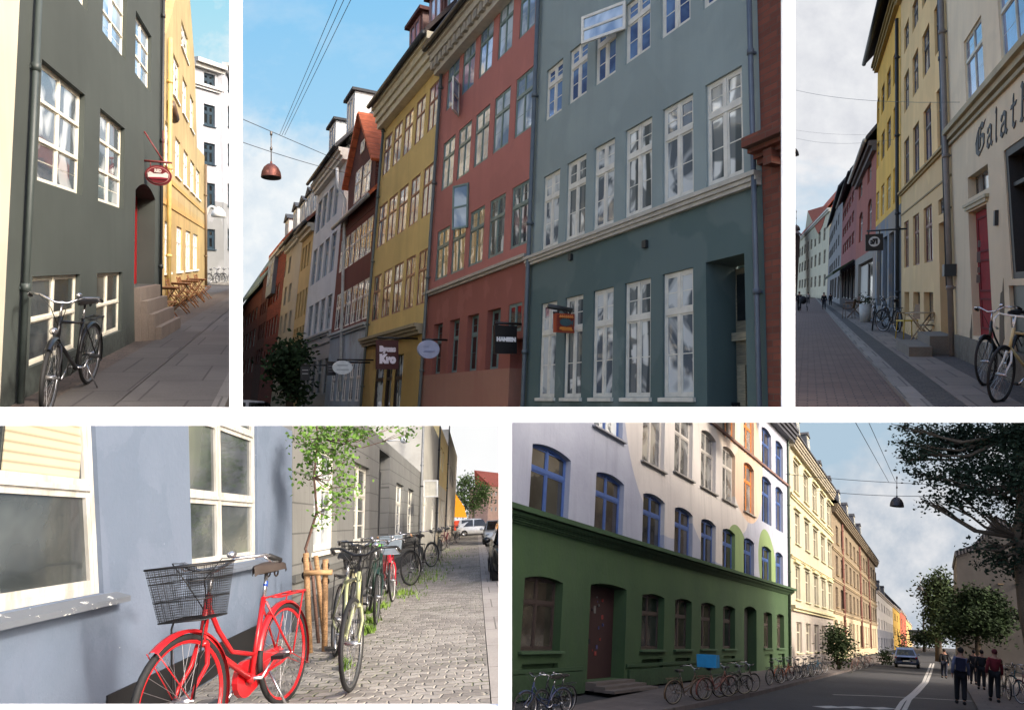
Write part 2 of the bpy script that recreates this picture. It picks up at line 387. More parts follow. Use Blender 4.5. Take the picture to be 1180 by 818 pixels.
# ---------------------------------------------------------------- houses
from mathutils.geometry import delaunay_2d_cdt
def inside(p,poly):
    c=False; n=len(poly)
    for i in range(n):
        a,b=poly[i],poly[i-1]
        if (a.y>p.y)!=(b.y>p.y) and p.x<(b.x-a.x)*(p.y-a.y)/(b.y-a.y)+a.x: c=not c
    return c
def cdt(outer,holes):
    vs=[Vector((p.x,p.y)) for p in outer]; es=[(i,(i+1)%len(outer)) for i in range(len(outer))]
    for h in holes:
        o=len(vs); vs+=[Vector((p.x,p.y)) for p in h]; es+=[(o+i,o+(i+1)%len(h)) for i in range(len(h))]
    r=delaunay_2d_cdt(vs,es,[],0,1e-6); nv,tri,orig=r[0],r[2],r[3]; mp=[o[0] if o else None for o in orig]; extra={}
    out=[]
    for t in tri:
        c=(nv[t[0]]+nv[t[1]]+nv[t[2]])/3
        if not inside(c,outer) or any(inside(c,h) for h in holes): continue
        if any(mp[i] is None for i in t): out.append([nv[i] for i in t]); continue
        out.append(tuple(mp[i] for i in t))
    return out
class House:
    def __init__(s,S,label,P0,vpx,side,name='house',cat='house',group=None):
        s.S=S; s.vpx=vpx; s.hy=S.hyp(vpx)
        r=S.ray(vpx,s.hy); t=Vector((r.x,r.y,0)).normalized()
        inn=Vector((t.y,-t.x,0)) if side=='R' else Vector((-t.y,t.x,0))
        xa=-t if side=='R' else t; s.side=side
        s.L=frame(xa,inn,(0,0,1),(P0[0],P0[1],-S.h)); s.Li=s.L.inverted(); s.o=s.Li@Vector((0,0,0))
        s.root=empty(name,S.M@s.L,label,cat,group); s.M=S.M@s.L
        s.holes=[]; s.nw=0; s.revs=[]
    def pt(s,px,py):
        d=s.Li.to_3x3()@s.S.ray(px,py); t=-s.o.y/d.y; p=s.o+d*t; return Vector((p.x,p.z))
    def pix(s,px,yref,xref,y):
        return isect((px,yref),tuple(s.S.V),(xref,y),(s.vpx,s.hy))
    def q(s,px,yref,xref,y): return s.pt(*s.pix(px,yref,xref,y))
    def world(s,x,z,y=0): return s.L@Vector((x,y,z))      # street-local
    def base(s,px,yref):
        """street-local ground point under the facade column at pixel px (row yref)"""
        a=s.pt(px,yref); V=s.pt(*((Vector((px,yref))+(s.S.V-Vector((px,yref)))*.02))); 
        t=(0-a.y)/(V.y-a.y) if abs(V.y-a.y)>1e-6 else 0; x=a.x+(V.x-a.x)*t
        return s.world(x,0)
    def outline(s,xl,xr,xref,ytop,yref,zbot=0,poly=None):
        def bot(px):
            a=s.pt(px,yref); b=s.q(px,yref,xref,ytop); t=(zbot-a.y)/(b.y-a.y); return Vector((a.x+(b.x-a.x)*t,zbot))
        s.xl,s.xr,s.yref=xl,xr,yref
        s.tl=s.q(xl,yref,xref,ytop); s.tr=s.q(xr,yref,xref,ytop)
        s.bl=bot(xl); s.br=bot(xr); s.ztop=s.tl.y
        s.poly=[s.bl,s.br,s.tr]+[s.pt(*p) for p in (poly or [])]+[s.tl]
    def quad(s,xl,xr,xref,yt,yb,arch=0,yref=None):
        yl=yb+(s.hy-yb)*(xl-xref)/(s.vpx-xref) if yref is None else yref
        yr=yb+(s.hy-yb)*(xr-xref)/(s.vpx-xref) if yref is None else yref
        return Q(s.q(xl,yl,xref,yb),s.q(xr,yr,xref,yb),s.q(xr,yr,xref,yt),s.q(xl,yl,xref,yt),arch)
    def row(s,xref,yt,yb,a,b=None,n=1,st=None,skip=(),**kw):
        st={**STY,**(st or {}),**kw}; qa=s.quad(a[0],a[1],xref,yt,yb,st['arch']); qs=[]
        qb=s.quad(b[0],b[1],xref,yt,yb,st['arch']) if b else qa
        for i in range(n):
            if i in skip: continue
            q=lerpQ(qa,qb,i/(n-1) if n>1 else 0); s.nw+=1
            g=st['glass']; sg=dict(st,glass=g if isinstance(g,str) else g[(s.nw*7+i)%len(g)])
            s.holes.append(q.outline()); s.revs.append(st['rec']+.05); window(s.root,q,sg,s.nw*3+i); qs.append(q)
        return qs
    def hole(s,q,depth): s.holes.append(q.outline()); s.revs.append(depth)
    def wall(s,mat,depth=7,name='wall',rmat=None):
        mb=MB(); outer=[Vector((p.x,p.y,0)) for p in s.poly]
        holes=[[Vector((p.x,p.y,0)) for p in h] for h in s.holes]
        tri=cdt(outer,holes)
        vs=[(p.x,0,p.y) for p in outer]
        for h in holes: vs+=[(p.x,0,p.y) for p in h]
        mb.add(vs,[t for t in tri if isinstance(t,tuple)])
        for t in tri:
            if not isinstance(t,tuple): mb.add([(p.x,0,p.y) for p in t],[(0,1,2)])
        n=len(outer)
        back=[(p.x,depth,p.y) for p in outer]
        mb.add([(p.x,0,p.y) for p in outer]+back,[(i,(i+1)%n,n+(i+1)%n,n+i) for i in range(n)]+[tuple(range(n,2*n))])
        for h,rv in zip(holes,s.revs):
            m=len(h); mb.add([(p.x,0,p.y) for p in h]+[(p.x,rv,p.y) for p in h],[(i,(i+1)%m,m+(i+1)%m,m+i) for i in range(m)],1 if rmat else 0)
            # the dark room lies behind a closed back, so no daylight leaks through
            mb.add([(p.x,rv+.02,p.y) for p in h],[tuple(range(m))],1 if rmat else 0)
        return mb.build(name,[mat,rmat] if rmat else mat,s.root)
    def band(s,xref,y,th,pr,mat,name='belt',xl=None,xr=None,steps=2,back=.01):
        """a level moulding whose upper edge passes through a pixel"""
        mb=MB(); a=s.q(s.xl if xl is None else xl,s.yref,xref,y); b=s.q(s.xr if xr is None else xr,s.yref,xref,y); z=(a.y+b.y)/2
        x0,x1=sorted((a.x,b.x))
        for i in range(steps):
            p=pr*(1-.45*i/max(1,steps-1)) if steps>1 else pr
            mb.box(x0+.002*i,x1-.002*i,-p,back,z-th*(i+1)/steps,z-th*i/steps-.001*i)
        mb.build(name,mat,s.root); return z
    def roof(s,mat,run=5,pitch=42,over=.35,th=.18,gut=None,name='roof'):
        mb=MB(); x0,x1=sorted((s.tl.x,s.tr.x)); z=(s.tl.y+s.tr.y)/2; t=math.tan(R(pitch))
        mb.extr([(x0,-over,z+.01),(x0,run,z+.01+t*(run+over)),(x0,run,z+th+t*(run+over)),(x0,-over,z+th)],(x1-x0,0,0))
        r=mb.build(name,mat,s.root); s.rz=z; s.rt=t; s.over=over
        mb=MB(); mb.extr([(x0+.01,.02,z-.02),(x0+.01,run,z-.02),(x0+.01,run,z+t*(run+over)-.02)],(x1-x0-.02,0,0)); mb.build('gable',mat,r)
        if gut: 
            mb=MB(); mb.tube([(x0,-over-.05,z+.02),(x1,-over-.05,z+.02)],.08,8); mb.build('gutter',gut,s.root)
        s.roofo=r; return r
    def dormer(s,px,w=1.1,hh=1.3,back=.6,mat=None,rmat=None,fm=None,py=None,flat=False):
        x=s.pt(px,py if py else s.yref).x; z0=s.rz+s.rt*(s.over+back)+.1
        mb=MB(); mb.box(x-w/2,x+w/2,back,back+hh/s.rt+.4,z0-.2,z0+hh)
        d=mb.build('dormer',mat,s.roofo)
        c=MB()
        if flat: c.box(x-w/2-.12,x+w/2+.12,back-.15,back+hh/s.rt+.6,z0+hh+.002,z0+hh+.12)
        else: c.extr([(x-w/2-.12,back-.12,z0+hh),(x+w/2+.12,back-.12,z0+hh),(x,back-.12,z0+hh+.45)],(0,hh/s.rt+1,0))
        q=Q((x-w*.38,z0+.1),(x+w*.38,z0+.1),(x+w*.38,z0+hh-.08),(x-w*.38,z0+hh-.08))
        for v0,v1,u0,u1 in ((0,.08,0,1),(.92,1,0,1),(.08,.92,0,.1),(.08,.92,.9,1),(.08,.92,.46,.54)): q.bar(c,u0,u1,v0,v1,back-.04,back-.005,1)
        a,b_,c_,d_=q.c; c.add([(a.x,back-.01,a.y),(b_.x,back-.01,b_.y),(c_.x,back-.01,c_.y),(d_.x,back-.01,d_.y)],[(0,1,2,3)],2)
        c.build('dormer_front',[rmat,fm,glass('sky',1)],s.roofo)
    def pipe(s,px,yref,y0,y1,xref=None,r=.05,mat=None,off=.09,hopper=False):
        a=s.q(px,yref,px,y0); b=s.q(px,yref,px,y1); mb=MB()
        if b.y<0: b=Vector((b.x,.0))
        pts=[(a.x,-off,a.y),(b.x,-off,b.y)]
        mb.tube(pts,r,8)
        n=max(2,int(abs(a.y-b.y)/2.2))
        for i in range(n):
            t=(i+.5)/n; z=a.y+(b.y-a.y)*t; x=a.x+(b.x-a.x)*t; mb.tube([(x,-off,z-.04),(x,-off,z+.04)],r*1.35,8); mb.box(x-.02,x+.02,-off,.0,z-.015,z+.015)
        mb.build('drainpipe',mat,s.root)
def strip(S,name,x0,x1,y0,y1,mat,z=0,th=.25,kind='structure'):
    mb=MB(); mb.box(x0,x1,y0,y1,-S.h+z-th,-S.h+z); o=mb.build(name,mat,None,S.M); tag(o,kind=kind); return o
def sky_back(S,name,px0,px1,py0,py1,dist,fn):
    """the sky at the end of a street"""
    mb=MB(); k=dist/F; x0=(px0-CX)*k;x1=(px1-CX)*k;z0=(CY-py1)*k;z1=(CY-py0)*k
    mb.add([(x0,0,z0),(x1,0,z0),(x1,0,z1),(x0,0,z1)],[(0,1,2,3)])
    n=N(name); n.t.nodes.remove(n.b); X=n.xyz(); em=n.n('Emission'); n.l(fn(n,X,k),em.inputs[0]); em.inputs[1].default_value=1/(2**EXPO)
    n.l(em.outputs[0],n.t.nodes['Material Output'].inputs[0])
    return tag(mb.build('sky',n.m,None,Matrix.Translation((0,dist,EYE))),kind='structure')
# ---------------------------------------------------------------- bicycles
BLK=lambda: paint(C(22,22,24),.4)
def wheel(par,cx,r,M,rimc,tyrec,spokes=28,z=None,disc=False):
    mb=MB(); z=r if z is None else z
    mb.ring((cx,0,z),r-.028,.012,n=36,m=6); mb.ring((cx,0,z),r-.04,.008,n=36,m=4)
    mb.xf(M); o=mb.build('wheel',rimc,par)
    t=MB(); t.ring((cx,0,z),r-.014,.019,n=40,m=8); t.xf(M); t.build('tyre',tyrec,o)
    s=MB(); 
    for k in range(spokes):
        a=2*PI*k/spokes; sd=.028*(1 if k%2 else -1); b=a+(.35 if k%4<2 else -.35)
        s.tube([(cx+.02*math.cos(b),sd,z+.02*math.sin(b)),(cx+(r-.035)*math.cos(a),0,z+(r-.035)*math.sin(a))],.0017,3,cap=False)
    s.tube([(cx,-.05,z),(cx,.05,z)],.022,10); s.tube([(cx,-.07,z),(cx,.07,z)],.008,6)
    s.xf(M); s.build('spokes',metal(C(190,190,192),.3),o)
def bicycle(label,fc,style='lady',P=None,S=None,group=None,basket=None,rack=True,steer=0,tyre=None,rim=None,saddle=None,fender=None,bar=None,bmat=None,r=.345,wb=1.1,gear=None,lamp=False,fork=None,kick=True,guard=None,grips=None,detail=28,drop=False):
    """P=(rear point, front point) street-local ground points, or None for the origin"""
    fm=paint(fc,.28); rim=rim or metal(C(180,180,182),.3); tyre=tyre or paint(C(28,28,29),.75); sil=metal(C(205,205,208),.25)
    sad=saddle or paint(C(24,22,22),.5); root=empty('bicycle',Matrix.Identity(4),label,'bicycle',group)
    hx=wb-.14; head_t=Vector((hx-.075,0,.86)); head_b=Vector((hx-.02,0,.64)); bb=Vector((.44,0,.285)); st_t=Vector((.27,0,.78)); rear=Vector((0,0,r)); fr=Vector((wb,0,r))
    ax=(head_t-head_b).normalized()
    MS=Matrix.Translation(head_b)@Matrix.Rotation(R(steer),4,ax)@Matrix.Translation(-head_b); I=Matrix.Identity(4)
    # frame
    m=MB(); T=.017
    m.tube([bb,st_t],T,8)
    m.tube([head_b-ax*.03,head_t+ax*.02],.021,8)
    if style=='lady':
        m.tube([head_b+ax*.03,head_b.lerp(bb,.35)+Vector((-.02,0,-.03)),bb],.019,8)
        a=head_t-ax*.03; m.tube([a,a+Vector((-.10,0,-.17)),a+Vector((-.24,0,-.33)),bb.lerp(st_t,.28)],.014,8)
    else:
        m.tube([head_b+ax*.02,bb],.019,8); m.tube([head_t-ax*.03,st_t-Vector((0,0,.04))],.016,8)
    for y in (-.055,.055):
        m.tube([bb+Vector((0,y*.5,0)),Vector((.15,y,.31)),rear+Vector((0,y,0))],.010,6)
        m.tube([st_t+Vector((0,y*.3,-.03)),rear+Vector((0,y,0))],.008,6)
    m.ring((bb.x,0,bb.z),.012,.025,n=10,m=6); m.build('frame',fm,root)
    # fork
    k=MB()
    for y in (-.05,.05): k.tube([head_b+Vector((0,y*.6,-.03)),head_b+Vector((.03,y,-.14)),fr+Vector((-.03,y,.06)),fr+Vector((0,y,0))],[.014,.013,.010,.008],7)
    k.tube([head_b+Vector((0,-.03,-.03)),head_b+Vector((0,.03,-.03))],.018,6); k.xf(MS); k.build('fork',fork or fm,root)
    wheel(root,0,r,I,rim,tyre,detail); wheel(root,wb,r,MS,rim,tyre,detail)
    # mudguards
    fe=fender or fm
    if fender is not False:
        def guard_(cx,a0,a1,M):
            g=MB(); n=18; V=[]; 
            for i in range(n+1):
                a=a0+(a1-a0)*i/n
                for (dy,dr) in ((-.027,-.012),(-.015,.006),(.015,.006),(.027,-.012)):
                    rr=r+.022+dr; V.append((cx+rr*math.cos(a),dy,r+rr*math.sin(a)))
            Fs=[(i*4+j,i*4+j+1,(i+1)*4+j+1,(i+1)*4+j) for i in range(n) for j in range(3)]
            g.add(V,Fs,0,True)
            for s_ in (-.05,.05): g.tube([(cx,s_,r),(cx+(r+.02)*math.cos(a1),s_*.6,r+(r+.02)*math.sin(a1))],.003,4)
            g.xf(M); g.build('mudguard',fe,root)
        guard_(0,R(15),R(205),I); guard_(wb,R(200),R(55),MS)
    # saddle and post
    s=MB(); tp=st_t+Vector((-.045,0,.16)); s.tube([st_t-Vector((0,0,.02)),tp],.013,8); s.build('seat_post',sil,root)
    s=MB(); N_=9; V=[]; pr=[(-.13,.075,.0),(-.10,.10,.02),(-.04,.105,.025),(.03,.07,.02),(.09,.035,.018),(.15,.022,.012),(.165,.006,.0)]
    for (x,w_,zz) in pr:
        for j in range(N_):
            a=PI*j/(N_-1); V.append((tp.x+x,w_*math.cos(a),tp.z+.02+zz+.035*math.sin(a)-(.03 if j in(0,N_-1) else 0)))
    s.add(V,[(i*N_+j,i*N_+j+1,(i+1)*N_+j+1,(i+1)*N_+j) for i in range(len(pr)-1) for j in range(N_-1)],0,True)
    for y in (-.03,.03): s.ring((tp.x-.08,y,tp.z-.005),.025,.006,n=12,m=5)
    s.box(tp.x-.1,tp.x+.1,-.03,.03,tp.z,tp.z+.02); s.build('saddle',sad,root)
    # handlebar
    hb=MB(); ht=head_t+ax*.16; hb.tube([head_t,ht],.012,8)
    if drop:
        pts=[(ht.x+.08,-.20,ht.z-.02),(ht.x+.02,-.2,ht.z+.01),(ht.x,-.12,ht.z),(ht.x,.12,ht.z),(ht.x+.02,.2,ht.z+.01),(ht.x+.08,.2,ht.z-.02)]
        hb.tube(pts,.012,7)
        for y in (-.2,.2): hb.tube([(ht.x+.08,y,ht.z-.02),(ht.x+.14,y,ht.z-.05),(ht.x+.12,y,ht.z-.14),(ht.x+.03,y,ht.z-.17)],.013,7)
        ends=[]
    else:
        pts=[Vector((ht.x-.22,-.30,ht.z+.02)),Vector((ht.x-.10,-.29,ht.z+.06)),Vector((ht.x+.02,-.17,ht.z+.06)),Vector((ht.x+.03,-.05,ht.z)),Vector((ht.x+.03,.05,ht.z)),Vector((ht.x+.02,.17,ht.z+.06)),Vector((ht.x-.10,.29,ht.z+.06)),Vector((ht.x-.22,.30,ht.z+.02))]
        hb.tube([(ht.x,0,ht.z),(ht.x+.03,0,ht.z)],.016,8); hb.tube(pts,.011,8); ends=[(pts[0],pts[1]),(pts[-1],pts[-2])]
    hb.xf(MS); ho=hb.build('handlebar',bar or sil,root)
    for e0,e1 in ends:
        g=MB(); g.tube([e0-(e1-e0)*.12,e0.lerp(e1,.75)],.018,8); g.xf(MS); g.build('grip',grips or paint(C(26,25,25),.7),ho)
        g=MB(); a=e1+Vector((.02,0,-.01)); g.tube([a,a+Vector((-.06,e0.y*.04,-.035)),a+Vector((-.15,e0.y*.05,-.04))],.006,5); g.xf(MS); g.build('brake_lever',sil,ho)
    if ends:
        g=MB(); g.ell((ht.x-.0,.13,ht.z+.085),(.03,.03,.022),10,6); g.xf(MS); g.build('bell',sil,ho)
        g=MB()
        for y in (-.2,.2): g.tube([(ht.x-.04,y,ht.z+.06),(ht.x+.13,y*.8,ht.z+.07),(ht.x+.15,y*.3,ht.z-.04),(ht.x+.05,0,ht.z-.25)],.0035,4)
        g.xf(MS); g.build('brake_cable',paint(C(20,20,20),.5),ho)
    # drivetrain
    d=MB()
    if guard:
        d.extr([(bb.x+.115*math.cos(a),-.062,bb.z+.115*math.sin(a)) for a in [R(-100+200*i/10) for i in range(11)]]+[(rear.x,-.062,rear.z+.05),(rear.x-.06,-.062,rear.z),(rear.x,-.062,rear.z-.05)],(0,.035,0))
        d.build('chain_guard',paint(guard,.28),root)
    else:
        d.ring((bb.x,-.05,bb.z),.085,.006,n=24,m=4); d.ring((0,-.05,r),.035,.006,n=14,m=4)
        d.tube([(bb.x,-.05,bb.z+.09),(0,-.05,r+.035)],.004,4); d.tube([(bb.x,-.05,bb.z-.09),(0,-.05,r-.035)],.004,4); d.build('chain',metal(C(70,68,64),.5),root)
    c=MB(); c.tube([(bb.x,-.08,bb.z),(bb.x,.08,bb.z)],.012,8)
    for sgn,ang in ((-1,R(-35)),(1,R(145))):
        e=Vector((bb.x+.17*math.cos(ang),sgn*.085,bb.z+.17*math.sin(ang))); c.tube([(bb.x,sgn*.075,bb.z),e],.009,6)
    co=c.build('crank',sil,root)
    for sgn,ang in ((-1,R(-35)),(1,R(145))):
        e=Vector((bb.x+.17*math.cos(ang),sgn*.13,bb.z+.17*math.sin(ang))); p=MB(); p.box(e.x-.045,e.x+.045,e.y-.045,e.y+.045,e.z-.012,e.z+.012); p.build('pedal',BLK(),co)
    if rack:
        k=MB(); z=2*r+.07
        for y in (-.06,.06): k.tube([(.20,y*.4,z+.01),(.15,y,z),(-.24,y,z),(-.27,y*.8,z-.02)],.007,6)
        for x in (-.24,-.1,.05): k.tube([(x,-.06,z),(x,.06,z)],.005,5)
        for y in (-.07,.07): k.tube([(-.2,y*.9,z),(0,y,r)],.006,5); k.tube([(-.27,-.048,z-.02),(-.27,.048,z-.02)],.006,5)
        k.build('luggage_rack',rack if not isinstance(rack,bool) else fm,root)
    if kick:
        k=MB(); k.tube([(.30,.05,.29),(.26,.16,.02)],.009,6); k.build('kickstand',sil,root)
    if lamp:
        k=MB(); k.ell((head_b.x+.08,0,head_b.z+.12),(.035,.035,.035),10,8); k.build('lamp',sil,root)
    if basket:
        kind=basket; b=MB(); x0,x1,z0,z1=ht.x+.05,ht.x+.31,ht.z-.25,ht.z+.05; w0,w1=.14,.18
        if kind=='rear': x0,x1,z0,z1=-.28,.08,2*r+.08,2*r+.34
        ring=lambda t:[(x0+.02*(1-t)-.0,-(w0+(w1-w0)*t),z0+(z1-z0)*t),(x1-.05*(1-t),-(w0+(w1-w0)*t),z0+(z1-z0)*t),(x1-.05*(1-t),(w0+(w1-w0)*t),z0+(z1-z0)*t),(x0+.02*(1-t),(w0+(w1-w0)*t),z0+(z1-z0)*t)]
        for t,rr in ((0,.005),(.38,.003),(.72,.003),(.86,.003),(1,.007)): p=ring(t); b.tube(p+[p[0]],rr,5)
        a0,a1=ring(0),ring(1)
        if kind=='solid':
            o=4; b.add([Vector(q) for q in a0+a1],[(0,1,2,3),(0,1,5,4),(1,2,6,5),(2,3,7,6),(3,0,4,7)])
        else:
            nn=26 if kind=='mesh' else 9; wr=.0013 if kind=='mesh' else .0028
            for e in range(4):
                p0,p1,q0,q1=map(Vector,(a0[e],a0[(e+1)%4],a1[e],a1[(e+1)%4]))
                for i in range(nn): t=i/nn; b.tube([p0.lerp(p1,t),q0.lerp(q1,t)],wr,3,cap=False)
                if kind=='mesh':
                    for i in range(1,22): t=i/22; b.tube([p0.lerp(q0,t),p1.lerp(q1,t)],wr,3,cap=False)
            c0,c1,c2,c3=map(Vector,a0)
            for i in range(nn): t=i/nn; b.tube([c0.lerp(c1,t),c3.lerp(c2,t)],wr,3,cap=False); b.tube([c0.lerp(c3,t),c1.lerp(c2,t)],wr,3,cap=False)
        b.xf(MS if kind!='rear' else I); b.build('basket',bmat or paint(C(24,24,26),.5),root)
        if kind=='mesh':
            k=MB()
            for y in (-.1,.1): k.tube([(x1-.12,y,z0),(x1-.10,y,z0-.04),(wb-.0,y*.65,r+.0)],.0055,5)
            k.xf(MS); k.build('basket_stay',BLK(),root)
    if P is not None: stand(root,S,P,wb)
    return root
def lean(root,M): root.matrix_local=M
def stand(o,S,P,wb=1.1,tilt=0,hz=1):
    a,b=Vector(P[0]),Vector(P[1]); d=b-a; L=d.length; x=d.normalized(); z=Vector((0,0,1)); y=z.cross(x)
    m=(a+b)/2; k=S.sf(m); z=S.tilt(m)@z
    z=(Matrix.Rotation(R(tilt),3,x)@z); y=z.cross(x).normalized()
    o.matrix_local=S.M@frame(x*(L/wb),y*k,z*hz*k,a)
# ---------------------------------------------------------------- trees and plants
def leaves(mb,cs,n,size,rnd,flat=.6,k=0):
    """leaf-sized faces strewn through ellipsoids cs=[(centre,(rx,ry,rz))], clumped on twigs"""
    tot=sum(r[0]*r[1]*r[2] for _,r in cs)**1.0
    for c,r in cs:
        m=max(8,int(n*(r[0]*r[1]*r[2])/tot)); ncl=max(3,m//14)
        for q in range(ncl):
            while True:
                v=Vector((rnd.uniform(-1,1),rnd.uniform(-1,1),rnd.uniform(-1,1)))
                if v.length<=1: break
            v=v*(.55+.45*v.length) if v.length else v
            cc=Vector((c[0]+v.x*r[0],c[1]+v.y*r[1],c[2]+v.z*r[2])); cr=size*rnd.uniform(1.8,3.6)
            for j in range(m//ncl):
                p=cc+Vector((rnd.gauss(0,.5),rnd.gauss(0,.5),rnd.gauss(0,.42)))*cr
                a=Vector((rnd.gauss(0,1),rnd.gauss(0,1),rnd.gauss(0,flat))).normalized(); b=a.cross(Vector((rnd.gauss(0,1),rnd.gauss(0,1),rnd.gauss(0,1)))).normalized()
                s=size*rnd.uniform(.6,1.25); mb.add([p,p+a*s*.5+b*s*.3,p+a*s,p+a*s*.5-b*s*.3],[(0,1,2,3)],k)
def tree(S,label,base,trunk_pts,blobs,n,size,lm,bark=None,cat='tree',group=None,name='tree',r0=.18,seed=1,twigs=True,bk=.4):
    """all points street-local; blobs = [(centre, radii)]"""
    rnd=random.Random(seed); base=Vector(base); root=empty(name,S.M@Matrix.Translation(base),label,cat,group)
    bark=bark or wood(C(88,74,58),.85); T=MB(); tp=[Vector(p)-base for p in trunk_pts]
    T.tube(tp,[r0*(1-.6*i/(len(tp)-1)) for i in range(len(tp))],8); root_o=T.build('trunk',bark,root)
    B=MB(); cs=[(Vector(c)-base,r) for c,r in blobs]
    for c,r in cs:
        st=min(tp,key=lambda p:(p-c).length); mid=st.lerp(c,.5)+Vector((0,0,-.12*(c-st).length))
        B.tube([st,mid,c],[r0*bk,r0*bk*.6,r0*bk*.25],5)
        if twigs:
            for q in range(5):
                v=Vector((rnd.uniform(-1,1)*r[0],rnd.uniform(-1,1)*r[1],rnd.uniform(-.7,1)*r[2]))*.8; s0=mid.lerp(c,rnd.uniform(.3,1)); B.tube([s0,s0.lerp(c+v,.5)+Vector((0,0,r[2]*.08)),c+v],[r0*.12,r0*.08,r0*.03],4)
    B.build('branch',bark,root_o)
    L=MB(); leaves(L,cs,n,size,rnd); L.build('crown',lm,root); return root
def shrub(S,label,base,blobs,n,size,lm,name='shrub',cat='shrub',group=None,seed=1):
    rnd=random.Random(seed); base=Vector(base); root=empty(name,S.M@Matrix.Translation(base),label,cat,group)
    cs=[(Vector(c)-base,r) for c,r in blobs]; L=MB(); leaves(L,cs,n,size,rnd); L.build('foliage',lm,root)
    T=MB()
    for c,r in cs:
        for q in range(3): T.tube([(rnd.uniform(-.1,.1),rnd.uniform(-.1,.1),0),c*.5,c+Vector((rnd.uniform(-r[0],r[0])*.6,0,rnd.uniform(-.5,.5)*r[2]))],[.02,.014,.006],5)
    T.build('stem',wood(C(92,74,54),.8),root); return root
# ---------------------------------------------------------------- pendant lamp on wires
def pendant(S,label,P,dia,hh,stem,c,wires,group=None):
    """P street-local point at the bottom centre of the bell"""
    root=empty('street_lamp',S.M@Matrix.Translation(P)@S.tilt(P,0),label,'street lamp',group)
    m=MB(); r=dia/2; m.lathe([(r,0),(r*1.0,.10*hh),(r*.93,.40*hh),(r*.72,.72*hh),(r*.40,.93*hh),(r*.12,1.0*hh),(r*.10,1.15*hh)],n=28)
    m.lathe([(r*.98,.005),(r*.9,.08*hh),(.01,.2*hh)],n=28,k=1); m.build('lamp_shade',[metal(c,.45,.6),paint(C(60,56,52),.6)],root)
    s=MB(); s.tube([(0,0,hh*1.1),(0,0,hh+stem)],dia*.025,6); s.tube([(0,0,hh+stem*.45),(0,0,hh+stem*.55)],dia*.06,6); s.tube([(0,0,hh+stem*.95),(0,0,hh+stem*1.08)],dia*.06,6); s.build('stem',metal(C(150,140,132),.5),root)
    return root
def wire(S,label,a,b,sag,r,cat='wire',group=None,c=C(70,74,80)):
    a=Vector(a);b=Vector(b); mb=MB(); mb.tube([a.lerp(b,t/14)-Vector((0,0,sag*4*(t/14)*(1-t/14))) for t in range(15)],r,4)
    return tag(mb.build('overhead_wire',paint(c,.6),None,S.M),label,'wire',group)
